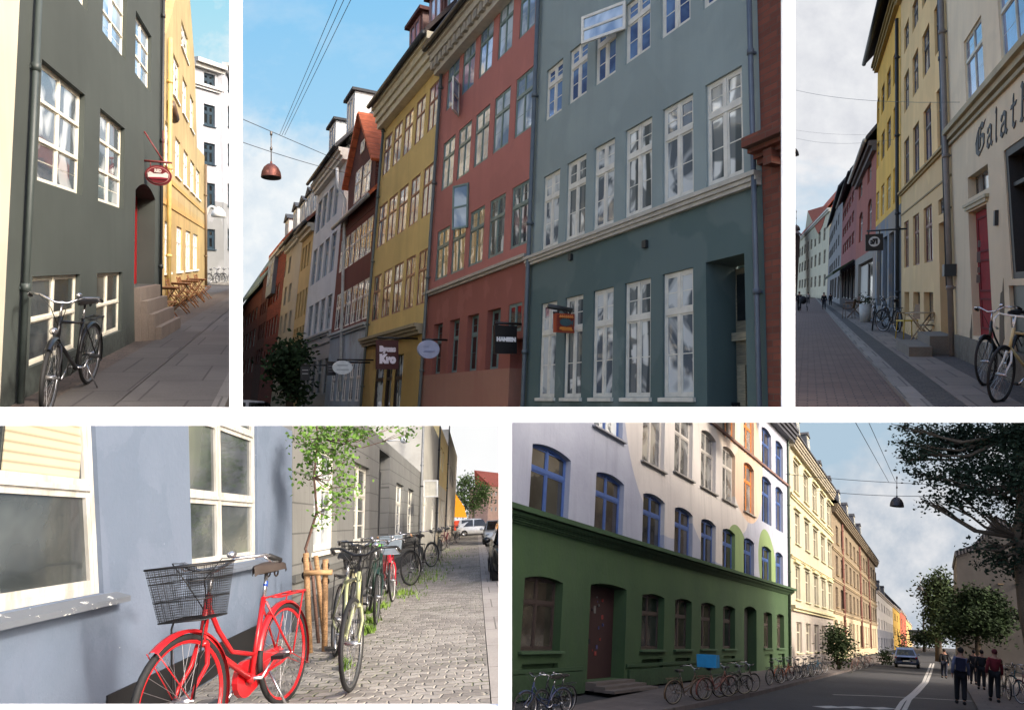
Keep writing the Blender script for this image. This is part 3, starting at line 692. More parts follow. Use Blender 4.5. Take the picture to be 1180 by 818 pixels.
# ---------------------------------------------------------------- cars
def car(S,label,P,rz,c,L=4.2,W=1.74,Hh=1.45,group=None,kind='hatch',name='parked_car'):
    root=empty(name,S.M@Matrix.Translation(P)@Matrix.Rotation(rz,4,'Z'),label,'car',group); pm=paint(c,.22,.25); gl=glass('dark',2)
    # stations along x (front = +x): lower body, then cabin
    k=L/4.2
    lo=[(-2.08,.42,.80,.70),(-2.02,.30,.92,.82),(-1.6,.24,.96,.86),(-.8,.22,.97,.87),(.2,.22,.95,.87),(1.0,.22,.90,.87),(1.6,.25,.82,.85),(1.98,.32,.70,.78),(2.10,.40,.58,.62)]
    mb=MB(); V=[];n=10
    for (x,z0,z1,hw) in lo:
        zm=(z0+z1)/2
        pr=[(hw*.86,z0),(hw*.98,z0+.08),(hw,zm),(hw*.97,z1-.06),(hw*.88,z1),(-hw*.88,z1),(-hw*.97,z1-.06),(-hw,zm),(-hw*.98,z0+.08),(-hw*.86,z0)]
        V+=[(x*k,y,z) for y,z in pr]
    Fs=[(i*n+j,i*n+(j+1)%n,(i+1)*n+(j+1)%n,(i+1)*n+j) for i in range(len(lo)-1) for j in range(n)]+[tuple(range(n)),tuple(range((len(lo)-1)*n,len(lo)*n))]
    mb.add(V,Fs,0,True); body=mb.build('body',pm,root)
    # cabin
    rx0=-1.95 if kind!='sedan' else -1.35; ca=[(rx0,.90,.74),(rx0+.25,Hh-.14,.62),(rx0+.5,Hh-.03,.60),(-.3,Hh,.60),(.35,Hh-.05,.60),(1.15,.90,.72)]
    mb=MB(); V=[]
    for x,z,hw in ca: V+=[(x*k,hw,z),(x*k,-hw,z)]
    base=[(rx0*k,.80,.86),(rx0*k,-.80,.86),(1.25*k,.8,.82),(1.25*k,-.8,.82)]
    m=len(ca); Fs=[(2*i,2*i+1,2*i+3,2*i+2) for i in range(m-1)]
    mb.add(V,Fs,0,True)
    for sg,o in ((1,0),(-1,1)): mb.add([V[2*i+o] for i in range(m)]+[(1.25*k,sg*.82,.86),(rx0*k,sg*.82,.86)],[tuple(range(m+2))],0)
    mb.build('roof',pm,root)
    def quad(pts): g=MB(); g.add(pts,[tuple(range(len(pts)))]); g.build('window',gl,root)
    for sg in (1,-1):
        for (xa,xb) in ((rx0+.38,-.42),(-.34,.72)):
            hi=Hh-.12; quad([(xa*k,sg*.79,.93),(xb*k+(.22 if xb>.5 else 0),sg*.79,.93),((xb-.12 if xb>.5 else xb)*k,sg*.635,hi),((xa+.06)*k,sg*.635,hi)])
    quad([(1.17*k,.66,.94),(1.17*k,-.66,.94),(.45*k,-.55,Hh-.05),(.45*k,.55,Hh-.05)]); quad([((rx0-.03)*k,.66,.95),((rx0-.03)*k,-.66,.95),((rx0+.2)*k,-.55,Hh-.15),((rx0+.2)*k,.55,Hh-.15)])
    for x in (-1.28,1.3):
        for sg in (-1,1):
            t=MB(); t.lathe([(.18,-.09),(.30,-.10),(.315,-.05),(.315,.05),(.30,.10),(.18,.09)],n=20); t.xf(Matrix.Translation((x*k,sg*.78,.315))@Matrix.Rotation(R(90),4,'X')); wo=t.build('wheel',paint(C(22,22,23),.8),root)
            t=MB(); t.lathe([(.0,.0),(.06,.03),(.17,.035),(.19,.06)],n=14); t.xf(Matrix.Translation((x*k,sg*.85,.315))@Matrix.Rotation(R(-90*sg),4,'X')); t.build('rim',metal(C(150,150,152),.35),wo)
    for sg in (-1,1):
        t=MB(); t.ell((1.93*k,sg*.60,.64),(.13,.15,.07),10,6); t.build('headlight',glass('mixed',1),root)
        t=MB(); t.ell((-2.02*k,sg*.68,.74),(.06,.1,.12),10,6); t.build('tail_light',paint(C(150,20,18),.25),root)
        t=MB(); t.ell((.85*k,sg*.95,.98),(.09,.1,.07),8,6); t.build('side_mirror',pm,root)
    t=MB(); t.box(-2.10*k,-2.06*k,-.26,.26,.46,.57); t.box(2.09*k,2.13*k,-.26,.26,.40,.51); t.build('number_plate',paint(C(215,215,205),.5),root)
    return root
# ---------------------------------------------------------------- people
def skin_mesh(name,verts,edges,rad,mat,parent,sub=1,root_i=0):
    me=bpy.data.meshes.new('t'); me.from_pydata(verts,edges,[]); ob=bpy.data.objects.new('t',me); COL.objects.link(ob)
    md=ob.modifiers.new('s','SKIN'); md.use_smooth_shade=True
    for i,v in enumerate(me.skin_vertices[0].data): v.radius=(rad[i] if isinstance(rad[i],tuple) else (rad[i],rad[i])); v.use_root=(i==root_i)
    ms=ob.modifiers.new('u','SUBSURF'); ms.levels=sub; ms.render_levels=sub
    dg=bpy.context.evaluated_depsgraph_get(); out=bpy.data.meshes.new_from_object(ob.evaluated_get(dg)); bpy.data.objects.remove(ob); bpy.data.meshes.remove(me)
    out.materials.clear(); out.materials.append(mat)
    for p in out.polygons: p.use_smooth=True; p.material_index=0
    o=bpy.data.objects.new(name,out); link(o,parent); return o
def person(S,label,P,rz,Hh=1.75,top=C(20,20,26),legs=C(18,18,22),hair=C(30,24,20),stride=.25,armb=.1,skin=C(176,128,102),group=None,coat=False,bag=None):
    """walks along +x; body one continuous mesh, clothes and hair over it"""
    root=empty('person',S.M@Matrix.Translation(P)@S.tilt(P,0)@Matrix.Rotation(rz,4,'Z')@Matrix.Scale(Hh/1.75,4),label,'person',group)
    s=stride
    J=dict(pel=(0,0,.95),spine=(0,0,1.15),chest=(.01,0,1.34),neck=(.01,0,1.49),head=(.03,0,1.60),crown=(.02,0,1.70),
      hl=(0,.09,.92),hr=(0,-.09,.92),kl=(s*.62+.03,.10,.50),kr=(-s*.35+.04,-.10,.50),al=(s,.10,.09),ar=(-s,-.10,.12),tl=(s+.15,.11,.04),tr=(-s+.13,-.11,.04),
      sl=(0,.165,1.40),sr=(0,-.165,1.40),el=(-.08-s*.25,.22,1.14),er=(.02+s*.2,-.22,1.14),wl=(-.02-s*.3+armb,.235,.90),wr=(.14+s*.3,-.23,.92))
    idx={k:i for i,k in enumerate(J)}; E=[('pel','spine'),('spine','chest'),('chest','neck'),('neck','head'),('head','crown'),('pel','hl'),('pel','hr'),('hl','kl'),('hr','kr'),('kl','al'),('kr','ar'),('al','tl'),('ar','tr'),('chest','sl'),('chest','sr'),('sl','el'),('sr','er'),('el','wl'),('er','wr')]
    rad=dict(pel=.12,spine=.11,chest=.13,neck=.05,head=.085,crown=.07,hl=.085,hr=.085,kl=.055,kr=.055,al=.038,ar=.038,tl=.035,tr=.035,sl=.055,sr=.055,el=.04,er=.04,wl=.028,wr=.028)
    V=[J[k] for k in J]; ED=[(idx[a],idx[b]) for a,b in E]; RR=[rad[k] for k in J]
    # hands: palm, four fingers and a thumb on each wrist
    for w_,sg in (('wl',1),('wr',-1)):
        wv=Vector(J[w_]); pi=len(V); V.append(tuple(wv+Vector((.01,0,-.07)))); RR.append(.025); ED.append((idx[w_],pi))
        for f in range(4):
            a=len(V); V.append(tuple(wv+Vector((.03-.02*f,0,-.12)))); V.append(tuple(wv+Vector((.035-.02*f,-sg*.015,-.16+.008*abs(f-1))))); RR+= [.009,.008]; ED+=[(pi,a),(a,a+1)]
        a=len(V); V.append(tuple(wv+Vector((.045,-sg*.01,-.08)))); V.append(tuple(wv+Vector((.055,-sg*.015,-.11)))); RR+=[.010,.009]; ED+=[(pi,a),(a,a+1)]
    skin_mesh('body',V,ED,RR,paint(skin,.6),root)
    def cloth(name,keys,edges,add,mat,extra=None):
        vs=[J[k] for k in keys]; ii={k:i for i,k in enumerate(keys)}; rr=[rad[k]+add for k in keys]
        if extra:
            for k,v in extra.items(): rr[ii[k]]=v
        return skin_mesh(name,vs,[(ii[a],ii[b]) for a,b in edges],rr,mat,root)
    cloth('trousers',['pel','hl','hr','kl','kr','al','ar'],[('pel','hl'),('pel','hr'),('hl','kl'),('hr','kr'),('kl','al'),('kr','ar')],.02,plain(legs),{'al':.075,'ar':.075,'kl':.085,'kr':.085,'hl':.12,'hr':.12})
    cloth('jacket',['pel','spine','chest','sl','sr','el','er','wl','wr'],[('pel','spine'),('spine','chest'),('chest','sl'),('chest','sr'),('sl','el'),('sr','er'),('el','wl'),('er','wr')],.028,plain(top),{'pel':.18 if coat else .165,'spine':.145,'chest':.15,'sl':.072,'sr':.072,'el':.06,'er':.06})
    for k in ('l','r'):
        a=Vector(J['a'+k]); t=Vector(J['t'+k]); m=MB(); m.ell(((a+t)/2+Vector((-.02,0,-.02)))[:],(.15,.06,.06),10,6); m.build('shoe',plain(C(20,18,18)),root)
    m=MB(); m.ell((.005,0,1.665),(.105,.092,.10),14,10); 
    m.build('hair',plain(hair),root)
    f=MB(); f.ell((.118,0,1.605),(.018,.012,.02),8,6)
    for y in (-.033,.033): f.ell((.104,y,1.635),(.008,.013,.008),6,4,1)
    f.box(.100,.112,-.025,.025,1.560,1.568,1)
    for y in (-.088,.088): f.ell((.03,y,1.61),(.02,.01,.03),6,5)
    f.build('face',[paint(skin,.6),plain(C(50,30,28))],root)
    if bag:
        m=MB(); m.box(-.24,-.12,-.14,.14,1.02,1.42); m.build('backpack',plain(bag),root)
    return root
@cached
def plain(c): 
    n=N('cloth'); v=n.noise(8,4); n.bump(n.noise(25,3),.3,.01); return n.fin(n.mix(n.ramp(v,[(.3,0.),(.7,1.)]),sc(c,.75),sc(c,1.25)),.9)
# ---------------------------------------------------------------- furniture, signs, text
def slat_chair(S,label,P,rz,c=C(130,84,46),group=None):
    root=empty('folding_chair',S.M@Matrix.Translation(P)@Matrix.Rotation(rz,4,'Z'),label,'chair',group); wm=wood(c,.5)
    m=MB()
    for i in range(6): m.box(-.20+.07*i,-.145+.07*i,-.20,.20,.44,.458)
    m.build('seat',wm,root)
    m=MB()
    for i in range(3): m.box(-.275-.012*i,-.255-.012*i,-.19,.19,.62+.085*i,.68+.085*i)
    m.build('backrest',wm,root)
    for y in (-.2,.2):
        m=MB(); m.tube([(.22,y,.0),(-.22,y,.50),(-.30,y,.88)],.016,5); m.build('leg',wm,root)
        m=MB(); m.tube([(-.22,y*.85,.0),(.20,y*.85,.44)],.014,5); m.build('leg',wm,root)
    m=MB(); m.tube([(.12,-.2,.11),(.12,.2,.11)],.011,5); m.tube([(-.12,-.17,.11),(-.12,.17,.11)],.011,5); m.build('stretcher',wm,root); return root
def slat_table(S,label,P,rz,c=C(122,78,44),group=None,round_=False,w=.6):
    root=empty('folding_table',S.M@Matrix.Translation(P)@Matrix.Rotation(rz,4,'Z'),label,'table',group); wm=wood(c,.5); m=MB()
    if round_: m.lathe([(0,.73),(w/2,.73),(w/2,.71),(0,.71)],n=24)
    else:
        for i in range(8): m.box(-w/2+w/8*i,-w/2+w/8*i+w/8-.01,-w/2,w/2,.71,.73)
        m.box(-w/2,w/2,-w/2+.05,-w/2+.09,.67,.709); m.box(-w/2,w/2,w/2-.09,w/2-.05,.67,.709)
    m.build('tabletop',wm,root)
    for y in (-w*.38,w*.38):
        for sg in (-1,1): m=MB(); m.tube([(sg*w*.4,y+sg*.01,0),(-sg*w*.35,y+sg*.01,.69)],.015,5); m.build('leg',wm,root)
    return root
def text(par,s,h,loc,mat,w=None,depth=.004,rot=(PI/2,0,0),bold=0,sx=1,align='CENTER',name='lettering'):
    cu=bpy.data.curves.new('t','FONT'); cu.body=s; cu.size=h*1.4; cu.extrude=depth; cu.align_x=align; cu.align_y='CENTER'; cu.offset=bold; cu.resolution_u=3
    ob=bpy.data.objects.new('t',cu); COL.objects.link(ob); dg=bpy.context.evaluated_depsgraph_get(); me=bpy.data.meshes.new_from_object(ob.evaluated_get(dg)); bpy.data.objects.remove(ob)
    wd=max(v.co.x for v in me.vertices)-min(v.co.x for v in me.vertices); k=(w/wd if w else 1)
    from mathutils import Euler
    me.transform(Matrix.Translation(loc)@Euler(rot).to_matrix().to_4x4()@Matrix.Diagonal((k*sx,1,1,1)))
    me.materials.clear(); me.materials.append(mat); o=bpy.data.objects.new(name,me); link(o,par); return o
def board(S,label,P,size,mat,rz=0,shape='rect',cat='sign',th=.05,name='hanging_sign',tilt=0):
    """a sign whose face looks back down the street (-y)"""
    root=empty(name,S.M@Matrix.Translation(P)@S.tilt(P,0)@Matrix.Rotation(rz,4,'Z')@Matrix.Rotation(tilt,4,'Y'),label,cat); w_,h_=size; m=MB()
    if shape=='rect': m.box(-w_/2,w_/2,-th/2,th/2,-h_/2,h_/2)
    else: m.extr([(w_/2*math.cos(2*PI*i/32),-th/2,h_/2*math.sin(2*PI*i/32)) for i in range(32)],(0,th,0))
    m.build('panel',mat,root); return root
# ================================================================= the five streets
def autoroll(vp,c,V):
    """roll of a street so that its plumb lines run towards V near column c"""
    best=None
    for i in range(-80,81):
        a=i*.1; S=Street(vp,1,1,a,V,None); r=S.Rm.transposed()@Vector((c[0]-CX,F,CY-c[1])); r2=r+Vector((0,0,r.length*.05)); q=S.Rm@r2
        px=CX+F*q.x/q.y; py=CY-F*q.z/q.y; s=(px-c[0])/(c[1]-py); t=(V[0]-c[0])/(c[1]-V[1])
        if best is None or abs(s-t)<best[0]: best=(abs(s-t),a)
    return best[1]
def levelroll(vp):
    a=0
    for _ in range(6):
        f=lambda x: (lambda n: n.x/n.z)(Street(vp,1,1,x,(0,0),None).Rm@Vector((0,0,1)))
        a-=f(a)*.1/(f(a+.1)-f(a))
    return a
def mk(vp,h,k,c,V,wedge,f=.5):
    r=f*autoroll(vp,c,V)+(1-f)*levelroll(vp); s=Street(vp,h,k,r,V,wedge); print('ROLL',vp,round(autoroll(vp,c,V),2),round(levelroll(vp),2),[round(s.hyp(x)-vp[1],1) for x in (0,300,600,900,1180)]); return s
# wedge = picture-edge planes each street must stay inside (left, right, top, bottom columns/rows of the display openings)
SA=mk((328,304),1.38,8,(110,250),(220,-4000),(None,271,None,478))
SB=mk((178,459),1.60,4,(680,250),(770,-3800),(271,909,None,478))
SD=mk((932,335),1.28,16,(1080,250),(1035,-1700),(909,None,None,478))
SE=mk((549,601),1.30,1,(250,650),(330,4900),(None,582,482,None))
SG=mk((1080,741),1.80,1,(750,650),(860,-3400),(582,None,478.5,None))
# ---------------------------------------------------------------- white display wall and the floor before it
CUR=None
WY=3.0
def hol(px0,px1,py0,py1,y=WY):
    k=y/F; return [Vector(((px0-CX)*k,EYE+(CY-py1)*k,0)),Vector(((px1-CX)*k,EYE+(CY-py1)*k,0)),Vector(((px1-CX)*k,EYE+(CY-py0)*k,0)),Vector(((px0-CX)*k,EYE+(CY-py0)*k,0))]
H5=[(-40,264.3,-40,469.5),(277.3,902.3,-40,469.3),(916.3,1222,-40,469.5),(-40,574.7,490.3,813.5),(589.8,1222,486.6,845)]
outer=hol(-75,1257,-75,858); outer[0].y=outer[1].y=-.02; holes=[hol(*h) for h in H5]
mb=MB(); tri=tessellate_polygon([outer]+holes); fl=outer+[p for h in holes for p in h]
mb.add([(p.x,WY,p.y) for p in fl],tri); mb.add([(p.x,WY+.022,p.y) for p in fl],tri)
for h in [outer]+holes: mb.add([(p.x,WY,p.y) for p in h]+[(p.x,WY+.022,p.y) for p in h],[(i,(i+1)%4,4+(i+1)%4,4+i) for i in range(4)])
nw=N('white_board'); tag(mb.build('display_wall',nw.fin((.93,.93,.93),.9),None),kind='structure')
mb=MB(); mb.box(-60,60,-60,WY+.02,-.4,-.02); tag(mb.build('floor',slab(C(205,203,198),1.2,1.2),None),kind='structure')
# ================================================================= STREET A : dark grey house, yellow house, white house at the end
S=CUR=SA
dk=C(66,72,68); cream=C(222,214,192); wfr=paint(C(232,226,208),.5); iron=paint(C(40,44,46),.5)
P0=S.gnd(123,410)
h=House(S,'pale cream house at the left edge beside the dark grey house',P0,328,'L')
h.outline(-130,8.5,0,-260,290); h.wall(plaster(C(206,198,178)))
h=House(S,'dark grey rendered house with a red door and cream windows behind the leaning bicycle',P0,328,'L')
h.outline(9,184.5,100,-330,290)
w6=dict(td=.02,leaf=.02,bw=.014,frame=wfr,bars=(2,1),fr=.035,mw=.05,glass=('mixed','sky'),rec=.06,trans=(.66,),tw=.03,sill=0)
h.row(45,65,208.5,(42.6,94.8),(113,142.3),2,w6,trans=(.35,.68),tw=.028,glass=('mixed','mixed'))
h.row(155.6,10.3,84,(118,145.3),(155.6,173.8),2,w6,trans=(.35,.68),tw=.028,glass=('sky',))
h.row(155.6,10.3,84,(48,101),None,1,w6,trans=(.35,.68),tw=.028,glass='sky')
h.row(110,315,393,(33,90),(110,140),2,w6,trans=(.5,),tw=.03,glass='green',rec=.05,bars=(1,1))
dq=h.quad(154.5,178,156,206,331,.10); h.hole(dq,.38)
h.wall(plaster(dk,var=.16,dirt=.2))
m=MB(); dq.bar(m,.06,.94,.02,.93,.34,.375); d=m.build('door',paint(C(170,16,28),.35),h.root)
m=MB(); dq.bar(m,.0,.06,0,.96,.31,.38); dq.bar(m,.94,1,0,.96,.31,.38); dq.bar(m,.2,.8,.15,.4,.33,.34); dq.bar(m,.2,.8,.5,.85,.33,.34); m.build('door_frame',paint(C(150,14,24),.4),d)
m=MB(); m.ell((dq.p(.85,.45).x,.32,dq.p(.85,.45).y),(.03,.03,.03),8,6); m.build('handle',metal(C(200,170,90),.3),d)
h.pipe(27,250,-60,470,r=.03,off=.05,mat=paint(C(62,70,68),.5)); h.pipe(183,250,-60,400,r=.03,off=.05,mat=iron)
# steps
dz=dq.c[0].y; xa,xb=dq.c[0].x,dq.c[1].x; root=empty('stone_steps',S.M@h.L,'worn stone steps up to the red door','steps')
for i in range(4):
    m=MB(); z1=dz*(1-i/4)-.004; m.box(xa-.02+.1*i,xb+.1+.22*i,-.09*(i+1),-.001-.09*i,.0,z1); m.build('step',slab(C(122,110,100),2,1,.002,.1),root)
HA=h
# yellow house
b=S.gnd(192,356)
y=House(S,'yellow house with white windows and wooden tables along its foot',b,298,'L')
yc=C(176,156,112)
y.outline(185.5,236,188,42,290)
y.poly=[y.bl,y.br]+[y.pt(*p) for p in ((236,300),(235.6,180),(227,170),(224.5,75),(219,0),(213,-60),(204,-8),(192,38),(188.3,41))]
wf=paint(C(232,232,226),.5); st=dict(frame=wf,fr=.07,mw=.06,trans=(.66,),bars=(2,1),rec=.05,glass=('mixed','dark','mixed'),sill=.05)
y.row(189.4,254,314,(189.6,196.6),(222.5,228.0),4,st,glass=('dark','mixed'))
y.row(189.3,137,187,(190,196.4),(226,230.4),5,st,glass=('mixed','painted_reflect'))
y.row(199.6,60,107,(199.6,206.3),(219,223.2),3,st); y.row(209,22,52,(209,216.4),None,1,st)
y.wall(plaster(yc,var=.2,dirt=.5,low=C(178,152,100),zs=3.2),depth=4)
m=MB(); z=y.q(200,290,200,235).y; 
y.band(200,236,.16,.03,plaster(C(190,152,92)),'beam',steps=1); y.band(195,205,.14,.03,plaster(C(192,154,92)),'beam',steps=1)
# tiled slope left of its gable
m=MB(); a=[y.pt(*p) for p in ((188,44),(194,40),(206,-8),(214,-62),(186,-62))]; m.extr([(p.x,.25,p.y) for p in a],(0,1.2,0)); m.build('roof',tiles(C(128,62,52)),y.root)
y.pipe(190.5,290,40,345,r=.06,mat=paint(C(206,178,112),.5)); y.pipe(235,290,190,330,r=.06,mat=paint(C(110,92,70),.5))
m=MB(); p=y.pt(192,120); m.tube([(p.x,-.1,p.y),(p.x+.8,-.12,p.y-.25)],.14,8); m.build('gutter',paint(C(92,72,58),.5),y.root)
# white end house
wP=S.gnd(224,325)
wh=House(S,'white corner house with dark blue windows closing the end of the street',wP,1000,'L')
wh.outline(222,258,225,68,300); bf=paint(C(44,62,74),.4); stw=dict(frame=bf,fr=.10,mw=.10,trans=(.62,),tw=.1,leaf=.05,bars=(1,1),rec=.12,glass='dark',sill=.08)
for (a,b_) in ((85,104),(121,145),(165,189),(211,238),(264,287)): wh.row(241,a,b_,(235,248),None,1,stw)
wh.wall(plaster(C(176,178,184),low=C(130,132,132),zs=5.2,groove=0),depth=10)
wh.band(240,72,.5,.5,plaster(C(196,194,190)),'cornice'); wh.band(240,99,.3,.25,plaster(C(200,200,200)),'belt')
b=wh.world((wh.Li@wh.base(258,300)).x,0)
w2=House(S,'shaded flank of the white corner house at the right edge of the grey street',b,420,'L',name='house_wing')
w2.outline(258.2,300,258,78,300); 
for (a,b_) in ((85,106),(123,147),(166,190),(212,238),(264,287)): w2.row(264,a,b_,(262.5,267),None,1,stw)
w2.wall(plaster(C(196,198,204),low=C(150,152,152),zs=5.2),depth=.3); w2.band(262,80,.4,.4,plaster(C(190,190,188)),'cornice'); 
# ground
cb=cobble(C(96,84,76),C(70,62,58),C(52,48,44),.13,.10)
X=[-8,-2.10,-1.52,-1.5,-.64,-.54,6]
strip(S,'road',-40,40,3,300,cobble(C(88,84,80),C(70,66,64),C(46,44,42),.12,.10,rot=0),z=-.10,th=1)
strip(S,'pavement_edge',-2.74,-2.1,5,50,cb,z=0)
strip(S,'pavement',-2.1,-1.52,5,50,slab(C(84,80,78),.62,1.4),z=0.004); strip(S,'pavement',-1.50,-.66,5,50,slab(C(90,86,84),.9,1.3),z=0.004)
strip(S,'gutter_strip',-1.52,-1.50,5,50,slab(C(60,58,56),1,1),z=-.004); strip(S,'kerb',-.66,-.54,5,50,slab(C(120,116,112),.3,1.0),z=.006)
strip(S,'square',-30,30,50,140,slab(C(206,196,166),1,1),z=-.02)  # pale tone: sunlight on the far square put into its colour
# bicycle against the dark wall
bk=bicycle('black bicycle leaning on the dark grey wall under a cream basement window',C(20,20,22),'gent',(S.gnd(103,441),S.gnd(55,477)),S,None,rack=paint(C(18,18,20),.5),steer=10,fork=paint(C(26,26,28),.3),lamp=True)
# chairs and tables
G='folding chairs along the yellow house'
nm=['nearest the stone steps, first of the row','second along the row','third along the row','fourth along the row','last of the row']
fp=[(208,372),(221,361.5),(230.5,354.5),(238.5,348.5),(245,344.5)]; first=None
for i,p in enumerate(fp):
    P=S.gnd(*p)+Vector((-.30,.12,0)); L='wooden folding chair by the yellow wall, '+nm[i]
    if first is None: first=slat_chair(S,L,P,0,group=G)
    else: copy_tree(first,None,S.M@Matrix.Translation(P)@Matrix.Rotation(R(random.uniform(-8,8)),4,'Z'),L)
first=None; tp=[(205,366),(218.5,355.5),(229,349.5),(236.5,345)]
for i,p in enumerate(tp):
    P=S.gnd(*p)+Vector((-.28,.0,0)); L='wooden folding table by the yellow wall, '+['in front between the first two chairs','second from the steps','third from the steps','last one before the corner'][i]
    if first is None: first=slat_table(S,L,P,0,group='folding tables along the yellow house')
    else: copy_tree(first,None,S.M@Matrix.Translation(P),L)
# pub sign
Y0=h.world((h.Li@h.base(170,290)).x,0).y; P=S.at(182.7,202.5,Y0); k=Y0/F
sg=board(S,'oval dark red pub sign with a cream band by the red door',P,(25*k,20.5*k),paint(C(118,34,40),.4),shape='oval',th=.06)
W_=25*k
m=MB(); m.extr([(W_*.43*math.cos(2*PI*i/32),-.045,-.0+W_*.335*math.sin(2*PI*i/32)) for i in range(32)],(0,.01,0)); m.build('rim_band',paint(C(196,150,140),.4),sg)
m=MB(); m.extr([(W_*.41*math.cos(2*PI*i/32),-.052,W_*.315*math.sin(2*PI*i/32)) for i in range(32)],(0,.01,0)); m.build('field',paint(C(112,30,38),.4),sg)
m=MB(); m.extr([(W_*x,-.06,W_*z) for x,z in ((-.37,-.10),(.37,-.10),(.39,.06),(.30,.14),(.16,.06),(-.16,.06),(-.30,.14),(-.39,.06))],(0,.01,0)); m.build('band',paint(C(222,212,204),.4),sg)
m=MB(); m.extr([(W_*x,-.066,W_*z) for x,z in ((-.30,-.16),(.30,-.15),(.36,-.09),(.1,-.07),(-.34,-.10))],(0,.01,0)); m.build('ribbon',paint(C(140,32,50),.4),sg)
text(sg,'RED',W_*.13,(0,-.066,W_*.17),paint(C(232,214,206),.4),w=W_*.26,bold=.004)
m=MB(); fx=h.world(0,0).x-P.x; t=W_*.55; m.tube([(fx,0,t),(W_*.5,0,t*1.02)],.02,5); m.tube([(fx,0,t+.5),(W_*.2,0,t)],.015,5); m.tube([(-W_*.3,0,t),(-W_*.3,0,W_*.25)],.012,4); m.tube([(W_*.3,0,t),(W_*.3,0,W_*.25)],.012,4)
m.tube([(fx+.3,0,t+.1),(fx+.3,0,t+.55)],.012,4); m.build('bracket',paint(C(120,52,50),.5),sg)
# arc lamp
P=S.gnd(237,331); k=P.y/F; root=empty('street_lamp',S.M@Matrix.Translation(P),'white arched street lamp beside the yellow house corner','street lamp')
hh=(331-262)*k; m=MB(); m.tube([(0,0,0),(0,0,hh)]+[(6.5*k-6.5*k*math.cos(PI*i/10),0,hh+ (331-262)*0*k+ 16*k*math.sin(PI*i/10)) for i in range(1,8)],.07,8); m.build('post',paint(C(214,214,208),.4),root)
m=MB(); m.lathe([(.02,.5),(.18,.42),(.34,.2),(.38,.0),(.3,-.04),(0,-.05)],c=(13*k,0,hh+6*k)); m.build('lamp_shade',paint(C(226,226,220),.35),root)
# bicycles by the end house
b1=bicycle('dark bicycle parked at the foot of the white end house',C(26,28,34),'lady',(S.gnd(241,327),S.gnd(252,327)),S,'bicycles by the white end house',detail=10)
for i,(x,c) in enumerate(((249,0),(256,0))): o=copy_tree(b1,None,None,'second dark bicycle at the foot of the white end house' if i==0 else 'third dark bicycle at the foot of the white end house, by the picture edge'); stand(o,S,(S.gnd(x,326.6),S.gnd(x+10,327)))
m=MB(); m.box(-12,12,48.6,49.0,-S.h-.05,-S.h+.10); tag(m.build('far_kerb',plaster(C(170,166,158)),None,S.M),kind='structure')
def skyA(n,X,k):
    z=n.math('DIVIDE',X[2],k); f=n.noise(1/(60*k),5,.6)
    base=n.mix(n.ramp(n.math('DIVIDE',n.math('ADD',z,-150),300),[(0,0.),(1,1.)]),C(226,244,250),C(158,222,244))
    return n.mix(n.ramp(f,[(.48,0.),(.68,.9)]),base,C(248,253,254))
sky_back(S,'sky_a',160,271,-60,330,2400,skyA)
# ================================================================= STREET B : the painted row
S=CUR=SB
D=7.0; VX=178; X0=(D,20)
def fac(label,xl,xr,xref,ytop,yref=459,**k):
    h=House(S,label,X0,VX,'R',**k); h.outline(xl,xr,xref,ytop,yref); return h
# red brick at the right edge
h=fac('red brick house at the right edge beside the blue grey house',885,960,885,-420)
bz=brick(C(124,68,52),C(98,54,42),C(92,70,60),.24,.085,bump=.7)
h.wall(bz); 
for dy,pr in ((0,.34),(5,.24),(10,.14),(16,.08)): h.band(893,158+dy,.13,pr,bz,'cornice',steps=1)
m=MB(); z=h.q(893,459,893,176).y; x0=h.pt(887,300).x
for i in range(8): m=MB(); m.box(x0+.1+.34*i,x0+.24+.34*i,-.2,.02,z-.2,z); m.build('corbel',bz,h.root)
# blue grey house
h=fac('blue grey house with a darker green ground floor and white windows',602.6,884.6,620,-170)
zb=h.q(700,459,611,300).y
wh_=paint(C(206,204,194),.45); stb=dict(td=.025,leaf=.03,frame=wh_,fr=.045,mw=.06,tw=.08,trans=(.68,),bars=(3,2),rec=.04,bw=.016,glass=('painted_reflect','mixed','painted_reflect','mixed'))
stb['bars']=(2,2)
xs=[(628,647),(655,676),(685.3,709.4),(720,749.5),(761.3,795.6),(809.7,846)]
for i,(a,b_) in enumerate(xs): h.row(628,84,140.8,(a,b_),None,1,stb,glass='blue')
for a,b_ in ((623.7,642.8),(651,673.6),(683,707),(719.3,751),(763.3,799.4),(813.8,857.2)): h.row(624,206,288.4,(a,b_),None,1,stb)
for a,b_ in ((620,638.7),(648.3,669.3),(681.3,705.2),(718.4,749.3),(763.4,799.6)): h.row(763.4,316.5,457.5,(a,b_),None,1,stb,sill=.06)
dq=h.quad(815.8,863,816,302,540); h.hole(dq,.6)
h.wall(plaster(C(136,149,148),var=.07,dirt=.2,low=C(78,97,96),zs=zb),depth=2)
m=MB(); dq.bar(m,.0,1,0,.985,.55,.58); dq.bar(m,.05,.95,.0,.9,.51,.55); d=m.build('door',wood(C(120,112,92),.7),h.root)
m=MB(); 
for u in (.12,.4,.68): dq.bar(m,u,u+.2,.08,.5,.47,.51)
dq.bar(m,.04,.96,.62,.66,.43,.51); dq.bar(m,.1,.9,.72,.95,.50,.509,1); m.build('door_frame',[wood(C(140,132,110),.7),glass('dark',1)],d)
m=MB(); p=dq.p(.05,.2); m.box(p.x-.02,p.x+.1,.42,.5,p.y,p.y+.35); m.build('letter_box',paint(C(20,22,24),.4),h.root)
h.band(611,297,.18,.14,paint(C(172,168,158),.6),'belt',steps=3)
h.pipe(607,459,-80,480,r=.05,mat=paint(C(78,88,94),.5)); h.pipe(881,459,-80,480,r=.035,mat=paint(C(72,82,94),.5))
